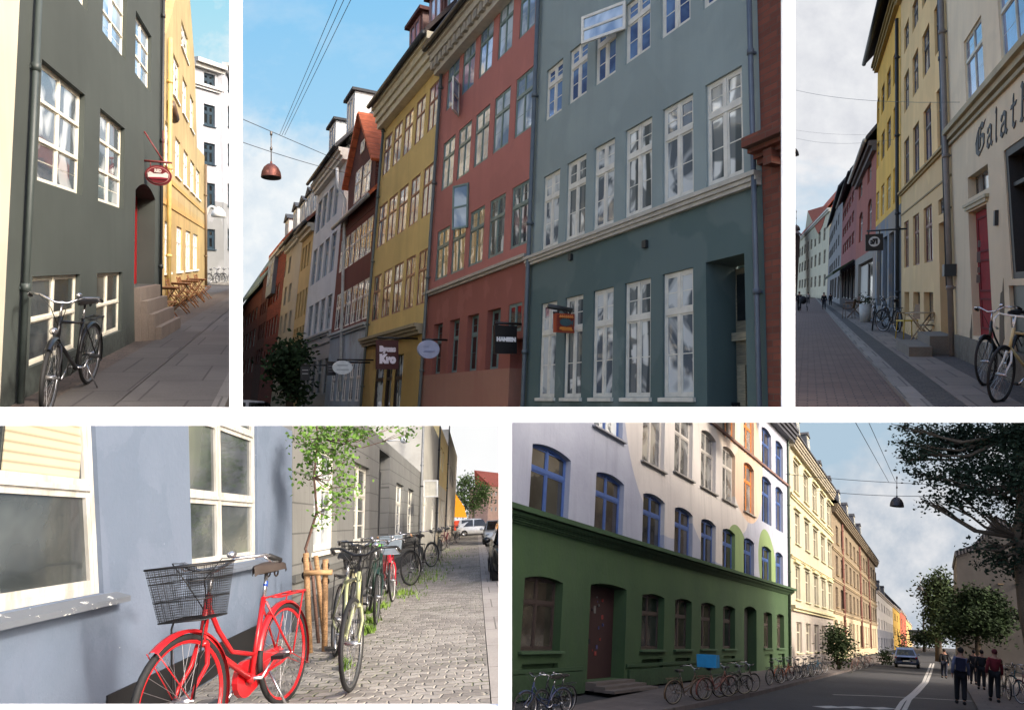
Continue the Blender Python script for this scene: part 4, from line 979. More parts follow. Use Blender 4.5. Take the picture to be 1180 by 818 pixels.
for a in (659,745): 
    m=MB(); p=h.pt(a,293+ (a-659)*-.18); m.box(p.x-.05,p.x+.05,-.06,.0,p.y-.12,p.y); m.build('vent',iron,h.root)
# open sash
def sash(h,px,py,w_,hh,ang,fm,u=0):
    p=h.pt(px,py); m=MB(); t=.05
    for a in ((0,w_,0,t),(0,w_,hh-t,hh),(0,t,t,hh-t),(w_-t,w_,t,hh-t),(t,w_-t,hh/2-.02,hh/2+.02)): m.box(a[0],a[1],-.02,.02,a[2],a[3])
    m.add([(t,0,t),(w_-t,0,t),(w_-t,0,hh-t),(t,0,hh-t)],[(0,1,2,3)],1); m.xf(Matrix.Translation((p.x,-.02,p.y))@Matrix.Rotation(R(ang),4,'Z'))
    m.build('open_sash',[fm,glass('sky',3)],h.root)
sash(h,722,34,.9,.5,-155,wh_)
HG=h
# red house
h=fac('red rendered house with green framed windows and a black hanging sign',483,602.4,560,3)
gf=paint(C(104,126,124),.4); st=dict(frame=gf,fr=.045,mw=.05,tw=.07,td=.02,trans=(.66,),bars=(3,2),leaf=.025,bw=.018,rec=.02,glass='sky'); st['bars']=(2,2)
h.row(573.3,13,70.4,(513.6,527),(597.8,616.2),5,st)
h.row(593.2,94.5,159.9,(507.8,521.4),(592.2,612.8),5,st)
h.row(588.5,218.5,287.8,(500.6,515),(587.5,607.3),5,st,glass=('mixed','painted_reflect'))
h.row(558.5,359,426,(496.5,506.5),(558.5,574),4,st,glass=('dark','mixed'),rec=.14)
tq=h.quad(585,600.5,585,352,384); dq=h.quad(583,601,585,392,520); h.hole(dq,.8); h.row(585,352,384,(585,600.5),None,1,st,glass='dark',trans=())
h.wall(plaster(C(172,110,101),var=.08,dirt=.2,low=C(138,82,72),zs=h.q(540,459,492,340).y,low2=C(154,112,96),zs2=h.q(540,459,540,428).y))  # low2: paler foot, sunlight on the plinth put into the colour
m=MB(); dq.bar(m,.03,.97,0,.98,.7,.75); m.build('door',paint(C(36,30,28),.5),h.root)
h.band(492,337.5,.14,.12,paint(C(164,158,148),.6),'belt')
zc=h.band(560,0,.75,.45,paint(C(176,168,152),.6),'cornice',steps=4)
m=MB(); x0,x1=sorted((h.tl.x,h.tr.x)); n_=int((x1-x0)/.35)
for i in range(n_): m.box(x0+.35*i,x0+.35*i+.16,-.36,0,zc-.62,zc-.40)
m.build('cornice_blocks',paint(C(150,142,128),.6),h.root)
h.roof(tiles(C(60,58,60)),5,50,.5,gut=iron); rt=tiles(C(84,46,42))
for px in (500,560): h.dormer(px,1.5,1.3,.4,paint(C(96,50,46),.6),rt,gf,flat=True)
h.pipe(487,459,80,480,r=.05,mat=paint(C(86,92,90),.45))
sash(h,540,262,.55,1.15,-155,gf); sash(h,529,135,.5,.9,-40,wh_)
HR=h
# yellow house
h=fac('ochre yellow house with brown framed windows above an inn front',416,482.8,441,131)
bf2=paint(C(136,92,80),.4); st=dict(frame=bf2,fr=.04,mw=.05,tw=.06,td=.02,trans=(.64,),leaf=.02,bw=.018,rec=.02,bars=(2,2),glass='sky')
h.row(440.7,164,203.9,(440,449),(491.6,503),5,st); h.row(434,242,287,(433.4,443),(484.8,496),5,st,glass=('sky','mixed'))
h.row(427.8,321.3,370.8,(427.2,436),(478.8,491.5),5,st,glass=('mixed','painted_reflect'))
qs=[h.quad(a,b_,440,412,480) for a,b_ in ((428,438.5),(440,448),(450,460))]
for q in qs: h.hole(q,.12)
h.wall(plaster(C(212,184,118),var=.08,dirt=.25,low=C(176,146,86),zs=h.q(450,459,420,393).y))
for i,q in enumerate(qs):
    m=MB(); q.bar(m,0,.1,0,1,.05,.1); q.bar(m,.9,1,0,1,.05,.1); q.bar(m,.1,.9,.6,.66,.05,.1); q.bar(m,.1,.9,.0,.99,.1,.12,1); m.build('shop_window',[paint(C(50,36,30),.5),glass(('mixed','dark','painted_reflect')[i],2)],h.root)
h.band(419.7,391.7,.30,.3,paint(C(142,132,108),.6),'belt',steps=3)
h.band(441,128,.85,.5,paint(C(196,186,160),.6),'cornice',steps=4); h.roof(tiles(C(62,52,50)),5,50,.55,gut=iron)
h.dormer(478,1.4,1.2,.4,paint(C(96,62,56),.6),rt,bf2,flat=True); h.dormer(455,1.4,1.2,.4,paint(C(96,62,56),.6),rt,bf2,flat=True)
h.pipe(419,459,150,480,r=.05,mat=paint(C(84,90,84),.45))
HY=h
# dark red gabled house
h=fac('dark red brick house with an orange roof, front gable and rows of white windows',374.5,415.8,385,272)
st=dict(frame=paint(C(228,222,212),.45),fr=.05,mw=.05,tw=.06,td=.02,trans=(.6,),leaf=.03,bw=.02,rec=.02,bars=(2,2),glass='painted_reflect')
h.row(389.8,281,315.4,(389.8,394.5),(420,427),6,st); h.row(384.7,342.3,381,(384.7,389.8),(416,422.7),6,st)
h.row(384.7,421,462,(380,384),(408,413),5,st,glass='mixed')
h.wall(plaster(C(104,50,42),var=.08,low=C(168,180,186),zs=h.q(400,459,381,386).y))
h.band(381,386,.2,.16,paint(C(160,166,166),.6),'belt')
m=MB(); g0,g1=h.tl,h.tr; zt=(g0.y+g1.y)/2; r_=h.roof(tiles(C(188,98,62)),5,48,.3,gut=paint(C(150,150,146),.5))
g=MB(); a,b_=[h.pt(*p) for p in ((402,214),(434,182))]; ap=h.pt(419,133)
c0=h.pt(401,262);c1=h.pt(432,240)
g.extr([(c0.x,-.02,zt-.3),(c1.x,-.02,zt-.3),(b_.x,-.02,b_.y),(ap.x,-.02,ap.y),(a.x,-.02,a.y)],(0,3.2,0)); go=g.build('gable',brick(C(96,46,40),C(80,38,34),C(110,80,70),.24,.08),h.root)
g=MB(); 
for p,q_ in ((a,ap),(b_,ap)):
    d_=(q_-p); nrm=Vector((-d_.y,d_.x)).normalized()*.12*(1 if d_.x>0 else -1)
    if nrm.y<0: nrm=-nrm
    e=p-d_*.08
    g.extr([(e.x,-.25,e.y),(q_.x,-.25,q_.y),(q_.x+nrm.x,-.25,q_.y+nrm.y),(e.x+nrm.x,-.25,e.y+nrm.y)],(0,3.6,0))
g.build('gable_roof',tiles(C(196,104,66)),go)
s2={**STY,**st}; s2['rec']=-.06
for (a0,a1,t,b2) in ((409,416,203,236),(418,427,195,228)): 
    q=h.quad(a0,a1,a0,t,b2); window(h.root,q,dict(s2,glass='sky'),3)
q=h.quad(416.5,421,417,166,178); window(h.root,q,dict(s2,glass='sky',trans=()),3)
HB=h
# white house
h=fac('white house with grey windows, dormers and a panelled ground floor',342.5,374.3,356,229)
st=dict(frame=paint(C(128,136,140),.45),fr=.05,mw=.06,tw=.08,trans=(.64,),leaf=.03,bw=.02,rec=.08,bars=(2,2),glass='sky')
h.row(365,237,269,(363.5,368),(383,388),4,st); h.row(357.5,293.5,330.3,(357.5,362),(378.5,384),4,st); h.row(353,355.8,388.7,(353,357.4),(374,379.5),4,st,glass='mixed'); h.row(351.5,418.7,454.6,(350,354.5),(370,375.5),4,st,glass='dark')
h.wall(plaster(C(204,204,204),var=.05,dirt=.15,low=C(172,168,164),zs=h.q(360,459,352,392).y,groove=0)); h.band(352,391,.2,.14,paint(C(160,158,154),.6),'belt'); h.band(352,402,.08,.06,paint(C(160,158,154),.6),'belt')
h.band(356,229,.5,.4,paint(C(200,196,188),.6),'cornice',steps=3); h.roof(tiles(C(70,72,76)),5,48,.5,gut=iron)
wd=paint(C(204,206,204),.5)
for px in (366,386): h.dormer(px,1.5,1.7,.3,wd,tiles(C(60,62,66)),wd,flat=True)
m=MB(); p=h.pt(402,196); m.tube([(p.x,-.5,p.y),(p.x,-.45,p.y-.8),(p.x,-.12,p.y-1.3),(p.x,-.1,2)],.07,6); m.build('drainpipe',paint(C(206,206,200),.5),h.root)
# yellow house two
h=fac('small yellow house with dormers beyond the white house',330,342.3,336,286)
st2=dict(frame=paint(C(176,170,156),.5),fr=.05,mw=.06,trans=(.6,),tw=.06,leaf=0,rec=.08,bars=(1,1),glass='mixed')
h.row(341,295,318,(340.3,342),(353,355.2),5,st2); h.row(337.5,343,370,(336.5,338.1),(349.5,351.5),5,st2); h.row(334.5,382,410,(333,334.6),(345.5,347.5),5,st2)
h.wall(plaster(C(196,168,116),var=.06,dirt=.1)); h.band(336,286,.4,.35,paint(C(190,180,160),.6),'cornice'); h.roof(tiles(C(150,96,78)),5,48,.4,gut=iron)
for px in (335,342,349): h.dormer(px,1.5,1.5,.3,wd,tiles(C(66,72,80)),wd)
# beige house
h=fac('beige house with faint shutters beyond the small yellow house',312.5,329.8,318,302)
for (t,b_) in ((312,328),(340,358),(368,388),(400,422)): h.row(319,t,b_,(316.5,318.5),(331.5,334),4,st2,glass='painted_reflect')
h.wall(plaster(C(190,184,168),var=.06,dirt=.15)); h.band(318,302,.3,.3,wd,'cornice'); h.roof(tiles(C(84,84,88)),5,48,.4,gut=iron)
for px in (318,327): h.dormer(px,1.4,1.5,.3,wd,tiles(C(66,72,80)),wd)
# red houses at the far end
h=fac('dark red brick house with an orange gable roof at the far end',297,312.3,300,316)
rb=brick(C(150,62,52),C(104,38,34),C(120,84,74),.24,.09)
for (t,b_,dx) in ((338,354,9.5),(372,390,6.5),(406,424,3.5)): h.row(299+dx,t,b_,(299+dx,300.8+dx),(308.6+dx,311+dx),4,dict(st2,frame=wd),glass='painted_reflect')
h.wall(rb); h.roof(tiles(C(190,104,76)),6,50,.3); h.band(300,316,.3,.3,wd,'cornice')
m=MB(); q=h.quad(309.5,316.5,310,308,344); q.bar(m,0,1,0,1,-.25,0); m.build('bay',paint(C(126,142,158),.5),h.root)
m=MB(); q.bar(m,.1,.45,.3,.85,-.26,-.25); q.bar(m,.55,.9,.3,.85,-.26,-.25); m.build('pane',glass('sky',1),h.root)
h=fac('brown red brick house with white bands second from the far end',288.5,296.8,290,336)
for (t,b_,dx) in ((352,364,10),(376,392,7.5),(404,420,4.7)): h.row(290+dx,t,b_,(289.3+dx,290.6+dx),(294.6+dx,296.2+dx),3,dict(st2,frame=wd),glass='painted_reflect')
h.wall(brick(C(104,50,46),C(84,42,40),C(110,84,78),.24,.09)); h.roof(tiles(C(172,100,78)),6,50,.3)
h=fac('red brick corner house with pale bay windows at the far left end',262,288.3,280,354)
for (t,b_,dx) in ((360,372,9),(384,402,6),(414,430,4)): h.row(280+dx,t,b_,(273+dx,275+dx),(284+dx,286.5+dx),4,dict(st2,frame=wd),glass='painted_reflect')
h.wall(brick(C(130,66,58),C(108,52,46),C(120,90,80),.24,.09)); h.roof(tiles(C(120,140,132)),6,60,.3)
# street
strip(S,'road',-60,5.4,20,1200,asphalt(C(92,90,88)),z=-.12,th=.6); strip(S,'pavement',5.4,D+.5,6,1200,slab(C(120,116,110),.8,.8),z=0)
# ivy tree by the white house
base=S.gnd(332,480); base=Vector((D-.9,S.at(332,470,70).y,-S.h)); Y=S.h
Yt=D*F/(332-178)*.90; k=Yt/F
def A(px,py,Y_=None): return S.at(px,py,Y_ or Yt)
tree(S,'dark bushy street tree before the beige and yellow houses',(A(334,470)[0],Yt,-S.h),[(A(334,470)[0],Yt,-S.h),A(334,455),A(333,425)],[(A(329,424),(11*k,1.2,9*k)),(A(338,415),(9*k,1.2,10*k)),(A(342,403),(4.5*k,.8,9*k)),(A(326,414),(9*k,1.1,6*k)),(A(336,440),(7*k,1,12*k)),(A(340,456),(6*k,1,9*k))],2600,.26,leaf(C(30,44,30),C(48,66,40)),r0=.22,seed=4)
# signs
def hang(label,px,py,wpx,hpx,col,hpx_plane,house=None,shape='rect',d=None):
    Yp=D*F/(hpx_plane-178); P=S.at(px,py,Yp); k=P.y/F
    o=board(S,label,P,(wpx*k,hpx*k),col,0,shape,th=.10); return o,k,P
def arm(o,P,k,z,x1,c=None,r=.03,two=True):
    fx=D-P.x; m=MB(); m.tube([(fx,0,z),(x1,0,z)],r,5)
    if two: m.tube([(x1*.8,0,z),(x1*.8,0,z-.15)],r*.6,4); m.tube([(-x1*.8 if x1<0 else 0,0,z),(-x1*.8 if x1<0 else 0,0,z-.15)],r*.6,4)
    m.build('bracket',c or paint(C(20,20,22),.5),o)
o,k,P=hang('square black hanging sign with white capital letters on the red house',582,391.5,31,36,paint(C(14,14,17),.4),601)
text(o,'HANSEN',5.0*k,(0,-.062,0),paint(C(225,225,225),.4),w=27*k,bold=.01); arm(o,P,k,21*k,-13*k)
o,k,P=hang('pale blue oval hanging sign between the yellow and red houses',493.5,402.5,27.5,22.5,paint(C(158,166,190),.4),500,shape='oval')
m=MB(); 
for i,(x,z,w_) in enumerate(((-7,3,7),(-6,-2.5,14),(-7,-3.6,13))): m.box(x*k,(x+w_)*k,-.062,-.051,z*k,(z+.6)*k)
m.build('faint_lettering',paint(C(126,134,166),.5),o); arm(o,P,k,12*k,-8*k)
o,k,P=hang('dark brown inn sign with white lettering on the yellow house',446,408.7,27,34.5,paint(C(66,30,30),.4),462)
text(o,'Byens',6*k,(0,-.062,6.5*k),paint(C(214,206,214),.4),w=20*k,bold=.02); text(o,'Kro',9.5*k,(0,-.062,-5.5*k),paint(C(222,214,222),.4),w=20*k,bold=.03); arm(o,P,k,20*k,-12*k)
o,k,P=hang('white oval hanging sign in front of the pale panelled ground floor',394.5,423.5,23,16,paint(C(206,212,214),.4),408,shape='oval')
m=MB()
for (x,z,w_) in ((-6,2,12),(-7,-3,14)): m.box(x*k,(x+w_)*k,-.062,-.051,z*k,(z+1.1)*k)
m.build('faint_lettering',paint(C(150,160,166),.5),o); arm(o,P,k,9*k,-6*k)
o,k,P=hang('small black square sign behind the white oval sign',381.5,425.5,10,14,paint(C(24,26,32),.4),404); arm(o,P,k,8*k,-4*k)
m=MB()
for z in (3,0,-3): m.box(-3.4*k,3.2*k,-.062,-.051,z*k,(z+.7)*k)
m.build('faint_lettering',paint(C(120,120,126),.5),o)
o,k,P=hang('black hanging sign on the white house near the dark tree',351.5,430,10,16,paint(C(22,24,28),.4),372); arm(o,P,k,9*k,-4*k)
m=MB()
for z in (3,-1): m.box(-3.4*k,3.2*k,-.062,-.051,z*k,(z+1)*k)
m.build('faint_lettering',paint(C(150,150,150),.5),o)
# painted shop sign on the blue grey house
o,k,P=hang('orange red painted sign with a dark fish shape on the blue grey house',650,372.5,29.5,25,paint(C(150,66,40),.45),676)
m=MB(); m.box(-12.6*k,12.6*k,-.055,-.051,-10.5*k,10.5*k); m.build('border',paint(C(110,40,30),.5),o)
m=MB(); m.extr([(9*k*math.cos(2*PI*i/20),-.065,1*k+5.2*k*math.sin(2*PI*i/20)) for i in range(20)],(0,.012,0)); m.extr([(8*k,-.066,1*k),(12*k,-.066,5*k),(11*k,-.066,-3*k)],(0,.012,0)); m.build('emblem',paint(C(58,80,84),.5),o)
text(o,'GRUNTEL',3.6*k,(.5*k,-.062,-8*k),paint(C(208,128,52),.5),w=20*k,bold=.01)
m=MB()
for i in range(7): m.tube([((-9+3*i)*k,-.06,6.6*k),((-8+3*i)*k,-.06,9.2*k),((-7.2+3*i)*k,-.06,6.9*k)],.03,4)
m.build('worn_lettering',paint(C(200,118,50),.5),o)
m=MB(); fx=D-P.x; m.tube([(fx,0,18*k),(-24*k,0,21.5*k)],.05,5); m.tube([(fx,0,8*k),(-4*k,0,19*k)],.03,4); m.tube([(-9*k,0,12.5*k),(-9*k,0,19*k)],.02,4); m.tube([(9*k,0,12.5*k),(9*k,0,18.5*k)],.02,4)
m.tube([(-24*k,0,21.5*k)]+[(-14*k+6*k*math.cos(t),0,17*k+4*k*math.sin(t)) for t in (2.6,2,1,0,-1,-2)],.025,4); m.build('bracket',iron,o)
# street lamp on wires
Yl=22.0; kk=Yl/F; P=S.at(312.5,205,Yl); pendant(S,'copper bell street lamp hanging from wires over the painted row',P,22*kk,16*kk,34*kk,C(150,96,84),None)
top=P+Vector((0,0,50*kk)); G='wires holding the copper lamp'
wire(S,'long thin wire crossing behind the top of the copper lamp',S.at(262,130,Yl),S.at(392,186,30),.0,.012,group=G)
wire(S,'thin wire level with the copper lamp shade',S.at(262,158,Yl),S.at(420,204,32),.1,.012,group=G)
for i in range(3): wire(S,['left of','middle of','right of'][i]+' the three wires running up from the copper lamp into the sky',S.at(322+3.0*i,156,Yl),S.at(401+9*i,-30,Yl*.5),0,.006,group='three parallel wires above the lamp')
# parked white car and the parking sign at the lower left
Yc=37; P=S.at(292,478,Yc); P.z=-S.h-.12; k=Yc/F
P.x=S.at(290,470,Yc).x
car(S,'white car at the lower left corner of the painted row',Vector((P.x,Yc,-S.h-.12)),R(8),C(206,208,214),L=4.4,Hh=1.72)
P=S.at(283.5,452,72); root=board(S,'small blue parking sign with a white P above the white car',P,(6.5*72/F,7*72/F),paint(C(40,96,190),.4),th=.05,name='parking_sign')
text(root,'P',4.5*72/F,(0,-.03,0),paint(C(240,240,240),.4),bold=.02); m=MB(); m.tube([(0,.03,0),(0,.03,-S.h-P.z)],.04,6); m.build('post',metal(C(140,140,142),.5),root)
P=S.at(292.5,448,70); root=board(S,'small red sign on the far red house',P,(6*70/F,8*70/F),paint(C(96,26,34),.5),name='shop_sign')
# the sky
def skyB(n,X,k):
    z=n.math('DIVIDE',X[2],k); x=n.math('DIVIDE',X[0],k); f=n.noise(1/(110*k),6,.6,src=n.mapv((.6,1,1))); g=n.noise(1/(38*k),5,.6)
    base=n.mix(n.ramp(n.math('DIVIDE',n.math('ADD',z,0),420),[(0,0.),(1,1.)]),C(196,230,248),C(138,202,244))
    e=n.math('ADD',n.math('DIVIDE',n.math('SUBTRACT',285,z),110),n.math('MULTIPLY',n.math('SUBTRACT',f,.5),1.1))
    e=n.math('ADD',e,n.math('MULTIPLY',n.math('SUBTRACT',g,.5),.7))
    c=n.ramp(e,[(.0,0.),(.55,.95),(1.,1.)]); cl=n.mix(n.ramp(g,[(.4,0.),(.65,1.)]),C(226,236,244),C(246,250,252))
    b2=n.mix(n.math('MULTIPLY',n.ramp(f,[(.5,0.),(.75,1.)]),.35),base,C(236,244,250))
    return n.mix(c,b2,cl)
sky_back(S,'sky_b',271,909,-60,478,9500,skyB)
# ================================================================= STREET C : cream shop house and yellow houses
S=CUR=SD
P0=S.gnd(1101.8,409.8); VX=932
def facC(label,xl,xr,xref,ytop,yref=335,P=None,vx=None,**k):
    h=House(S,label,P or P0,vx or VX,'R',**k); h.outline(xl,xr,xref,ytop,yref); return h
wc=paint(C(206,202,188),.5)
h=facC('cream shop house with black old style lettering and a red door',1101,1260,1097,-140)
st=dict(td=.02,frame=paint(C(196,190,170),.5),fr=.03,mw=.03,tw=.06,trans=(.64,),leaf=.015,bw=.012,rec=.03,bars=(2,2),glass='blue',sill=0)
h.row(1113,45,118.9,(1113.5,1134.5),(1154,1190),2,st)
h.row(1114.6,205.5,230.4,(1116,1139.6),None,1,st,trans=(),mull=(.33,.66),bars=(1,),glass='painted_reflect',frame=wood(C(96,84,66),.6),rec=.12)
dq=h.quad(1121.5,1145,1118,244,386,.0); h.hole(dq,.15)
sq=h.quad(1166,1300,1158,173,322); h.hole(sq,.25)
sq2=h.quad(1170,1300,1168,329,452); h.hole(sq2,.15)
h.wall(plaster(C(226,206,172),var=.08,dirt=.3,low=C(206,188,156),zs=h.q(1120,335,1097.9,148).y),depth=5)
m=MB(); dq.bar(m,.0,1,0,.99,.11,.14); d=m.build('door',paint(C(128,14,18),.9),h.root)
m=MB(); 
for u0,u1,v0,v1 in ((.1,.9,.06,.3),(.1,.9,.35,.6),(.1,.9,.66,.94)):
    dq.bar(m,u0,u1,v0,v0+.015,.095,.11); dq.bar(m,u0,u1,v1-.015,v1,.095,.11); dq.bar(m,u0,u0+.05,v0,v1,.098,.11); dq.bar(m,u1-.05,u1,v0,v1,.098,.11)
m.build('door_moulding',paint(C(96,10,14),.9),d)
m=MB(); 
# notices stuck on the left jamb
x0=dq.p(0,0).x
for i,(z,hh) in enumerate(((.42,.06),(.5,.04),(.58,.08),(.7,.05))): m.box(x0+.002,x0+.006,.03+.01*(i%2),.08,dq.p(0,z).y,dq.p(0,z).y+hh*2.2)
m.build('notice',paint(C(120,118,112),.6),h.root)
m=MB(); z=dq.c[3].y; m.box(dq.c[3].x-.18,dq.c[2].x+.18,-.06,0,z+.09,z+.14); m.box(dq.c[3].x-.12,dq.c[2].x+.12,-.04,.001,z+.03,z+.09); m.build('door_hood',plaster(C(176,166,138)),h.root)
m=MB(); sq.bar(m,0,.035,0,1,.02,.2); sq.bar(m,.035,1,.94,1,.02,.2); sq.bar(m,.035,1,0,.05,.02,.2); sq.bar(m,.3,.33,.05,.94,.05,.2); sq.bar(m,.035,1,.7,.73,.06,.2)
so_=m.build('shop_window',wood(C(38,34,28),.6),h.root); m=MB(); sq.bar(m,.01,.99,.01,.99,.18,.2); m.build('pane',glass('brown',2),so_)
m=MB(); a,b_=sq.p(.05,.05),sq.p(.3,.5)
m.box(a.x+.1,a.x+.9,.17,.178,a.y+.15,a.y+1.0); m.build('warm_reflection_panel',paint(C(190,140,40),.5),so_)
m=MB(); sq2.bar(m,0,1,0,1,.05,.12); m.build('panel',paint(C(48,54,48),.5),h.root)
h.band(1097.9,147,.20,.14,plaster(C(164,152,122)),'belt',steps=2); h.band(1099.3,161,.06,.05,plaster(C(150,138,110)),'belt',steps=1)
m=MB(); m.box(h.bl.x,h.br.x,-.06,.01,-.05,.40); m.build('plinth',plaster(C(112,106,92),dirt=.6),h.root)
m=MB(); p=h.pt(1150,252); m.box(p.x-.04,p.x+.04,-.05,.0,p.y-.1,p.y+.12); m.build('house_lamp',iron,h.root)
# bare patches where the render has fallen off
m=MB(); rnd=random.Random(3)
for (px,py,w_,hh) in ((1155,371,.16,.62),(1119,394,.10,.45)):
    p=h.pt(px,py); pts=[(p.x+w_*math.cos(2*PI*i/14)*rnd.uniform(.5,1.2),-.004,p.y+hh*math.sin(2*PI*i/14)*rnd.uniform(.6,1.1)) for i in range(14)]; 
    q_=MB(); q_.extr(pts,(0,.008,0)); q_.build('bare_patch',plaster(C(92,80,62)),h.root)
h.pipe(1101.2,335,-60,412,r=.05,mat=paint(C(120,112,104),.5))
# blackletter: broad-nib strokes, each glyph = list of polylines on a unit grid
GL={'G':[[(.78,.86),(.60,1.),(.32,.82),(.20,.5),(.26,.16),(.5,-.02),(.8,.18),(.8,.52),(.62,.6),(.5,.5)],[(.62,.98),(.50,.62),(.52,.22)],[(.86,.98),(.70,.84)],[(.36,.9),(.34,.1)]],
'a':[[(.22,.56),(.46,.68),(.66,.58),(.66,.10),(.8,.0)],[(.62,.40),(.26,.30),(.22,.10),(.42,-.02),(.64,.12)],[(.22,.60),(.30,.50)]],
'l':[[(.34,1.04),(.46,.92),(.46,.12),(.62,-.02)],[(.30,1.0),(.46,.9)]],
't':[[(.46,.92),(.46,.12),(.64,-.02),(.78,.06)],[(.22,.62),(.76,.66)]],
'h':[[(.24,1.04),(.34,.92),(.34,.0)],[(.34,.52),(.62,.68),(.76,.52),(.76,.10),(.62,-.08)],[(.22,.04),(.42,-.02)]],
'e':[[(.66,.12),(.44,-.02),(.26,.12),(.26,.54),(.48,.68),(.68,.52),(.30,.34)]]}
def letter(ch,x,z,w_,hh):
    m=MB(); nib=Vector((.62,.78)).normalized()*.085
    for pl in GL[ch]:
        for i in range(len(pl)-1):
            a,b_=Vector(pl[i]),Vector(pl[i+1]); 
            P_=[a-nib*.9,a+nib*.9,b_+nib*.9,b_-nib*.9]; m.extr([(x+p.x*w_,-.012-.0015*(i%3),z+p.y*hh) for p in P_],(0,.010,0))
    return m
zb_=h.pt(1126,180).y; xs=[h.pt(px,y_).x for px,y_ in ((1122.6,180),(1136.2,169),(1145.5,158),(1151.5,152),(1163,140),(1173.5,128),(1189,112),(1201,100),(1214,90))]
Hc=h.pt(1127,148).y-h.pt(1127,180).y
for i,ch in enumerate('Galathea'):
    w_=(xs[i+1]-xs[i])*1.05; letter(ch,xs[i],zb_,w_,Hc).build('letter',paint(C(44,44,44),.6),h.root)
m=MB(); p=h.pt(1100,312); m.box(p.x-.02,p.x+.22,-.2,0,p.y-.1,p.y+.12); m.build('meter_box',iron,h.root)
HC=h
# pale yellow house
h=facC('pale yellow house with dark windows, a brown door and a stone step',1038.6,1100.8,1027.4,24)
brf=paint(C(70,52,44),.5); st=dict(td=.02,frame=brf,fr=.035,mw=.04,tw=.05,trans=(.66,),leaf=.02,bw=.014,rec=.05,bars=(2,1),glass='mixed')
h.row(1042,164.4,214.3,(1042,1047.8),(1080.5,1091.8),4,st,glass=('mixed','blue'))
h.row(1042.7,88,130.6,(1042,1047.6),(1077.5,1088),4,st); h.row(1042.7,32,61.6,(1042,1047.4),(1076.5,1087),4,st)
h.row(1065,240.5,303.4,(1042,1047.3),(1065,1075),3,st,frame=paint(C(104,56,42),.5),glass=('brown','painted_reflect'))
h.row(1081,231.5,249,(1081.5,1094.5),None,1,st,trans=(),frame=wood(C(96,84,66),.6))
h.row(1055,335+1.5,367,(1042.2,1047.8),(1064.8,1076),3,st,trans=(),glass=('brown','green'),frame=wood(C(110,92,68),.7),rec=.12)
dq=h.quad(1084.5,1099,1082,258,387); h.hole(dq,.35)
h.wall(plaster(C(238,200,138),var=.08,dirt=.25,low=C(214,182,132),zs=h.q(1060,335,1039,224).y),depth=6)
m=MB(); dq.bar(m,0,1,0,1,.25,.32); m.build('door',wood(C(40,30,26),.6),h.root)
h.band(1039,222,.10,.1,plaster(C(170,146,100)),'belt'); h.band(1060,248+(1060-1070)*-.6-24,.04,.02,plaster(C(150,130,92)),'belt',steps=1)
h.band(1027.4,26,.35,.25,plaster(C(176,156,110)),'cornice',steps=3); h.roof(tiles(C(70,60,56)),5,45,.45,gut=iron)
h.pipe(1099.2,335,-40,330,r=.045,mat=iron)
root=empty('stone_steps',S.M@h.L,'low grey stone steps under the brown door','steps'); xa,xb=dq.c[0].x,dq.c[1].x
for i,(pr,z1,e) in enumerate(((.42,.36,.1),(.8,.18,.3))): m=MB(); m.box(xa-e,xb+e*1.6,-pr,-.001-i*.42,0,z1); m.build('step',slab(C(118,110,98),2,1,.002,.1),root)
HC2=h
# strong yellow house
h=facC('deep yellow house with dark windows and a grey shopfront of tall columns',1008.2,1038.4,1001,108)
h.row(1010.2,119,146.8,(1010.2,1013),(1029,1034.6),4,st); h.row(1009.8,168.8,196.7,(1009.8,1013),(1029.5,1035),4,st); h.row(1009.3,224.5,256,(1009.5,1012.6),(1029.2,1035),4,st,glass='mixed',frame=paint(C(196,180,130),.5))
qs=[h.quad(a,b_,1010,272+(a-1010)*-.9,351+(a-1010)*.4) for a,b_ in ((1010,1015),(1017,1022),(1024,1030),(1031.5,1037.5))]
for i,q in enumerate(qs): h.hole(h.quad(*((1010,1015),(1017,1022),(1024,1030),(1031.5,1037.5))[i],1010,280,352),.5); qs[i]=h.quad(*((1010,1015),(1017,1022),(1024,1030),(1031.5,1037.5))[i],1010,280,352)
h.wall(plaster(C(240,186,80),var=.08,dirt=.25,low=C(120,126,132),zs=h.q(1020,335,1009,262).y),depth=6)
for q in qs:
    m=MB(); q.bar(m,0,.14,0,1,.1,.4); q.bar(m,.86,1,0,1,.1,.4); q.bar(m,.14,.86,.40,.44,.2,.4); q.bar(m,.14,.86,0,.98,.40,.44,1); m.build('shop_window',[paint(C(64,72,76),.4),glass('dark',1)],h.root)
h.band(1001,110,.3,.25,plaster(C(160,140,90)),'cornice',steps=3); h.roof(tiles(C(66,58,56)),5,45,.45,gut=iron); h.pipe(1037.8,335,20,390,r=.05,mat=iron)
# red houses
h=facC('red brick house with tall arched windows beyond the deep yellow house',985,1008,1000,184)
st3=dict(frame=paint(C(206,198,188),.5),fr=.06,mw=.06,tw=.06,trans=(.66,),leaf=0,bars=(1,1),rec=.1,glass='mixed')
h.row(990,210,231,(989.5,993.5),(999.5,1004),2,st3); h.row(990,248,280,(989.5,993.5),(999.5,1004),2,st3,arch=.12)
q=h.quad(988,1005,988,300+6,352); h.hole(q,.3)
h.wall(plaster(C(170,96,80),var=.1,dirt=.2,low=C(150,142,130),zs=h.q(995,335,990,297).y)); m=MB(); q.bar(m,0,1,0,1,.22,.25,1); q.bar(m,.0,.5,.0,.95,.15,.2,0); m.build('shop_window',[paint(C(176,172,162),.5),glass('brown',1)],h.root)
h.band(1000,184,.4,.3,plaster(C(120,110,104)),'cornice'); h.roof(tiles(C(100,96,94)),6,50,.4,gut=wc)
h=facC('dull maroon house with many small windows beyond the arched red house',968,985,985,206)
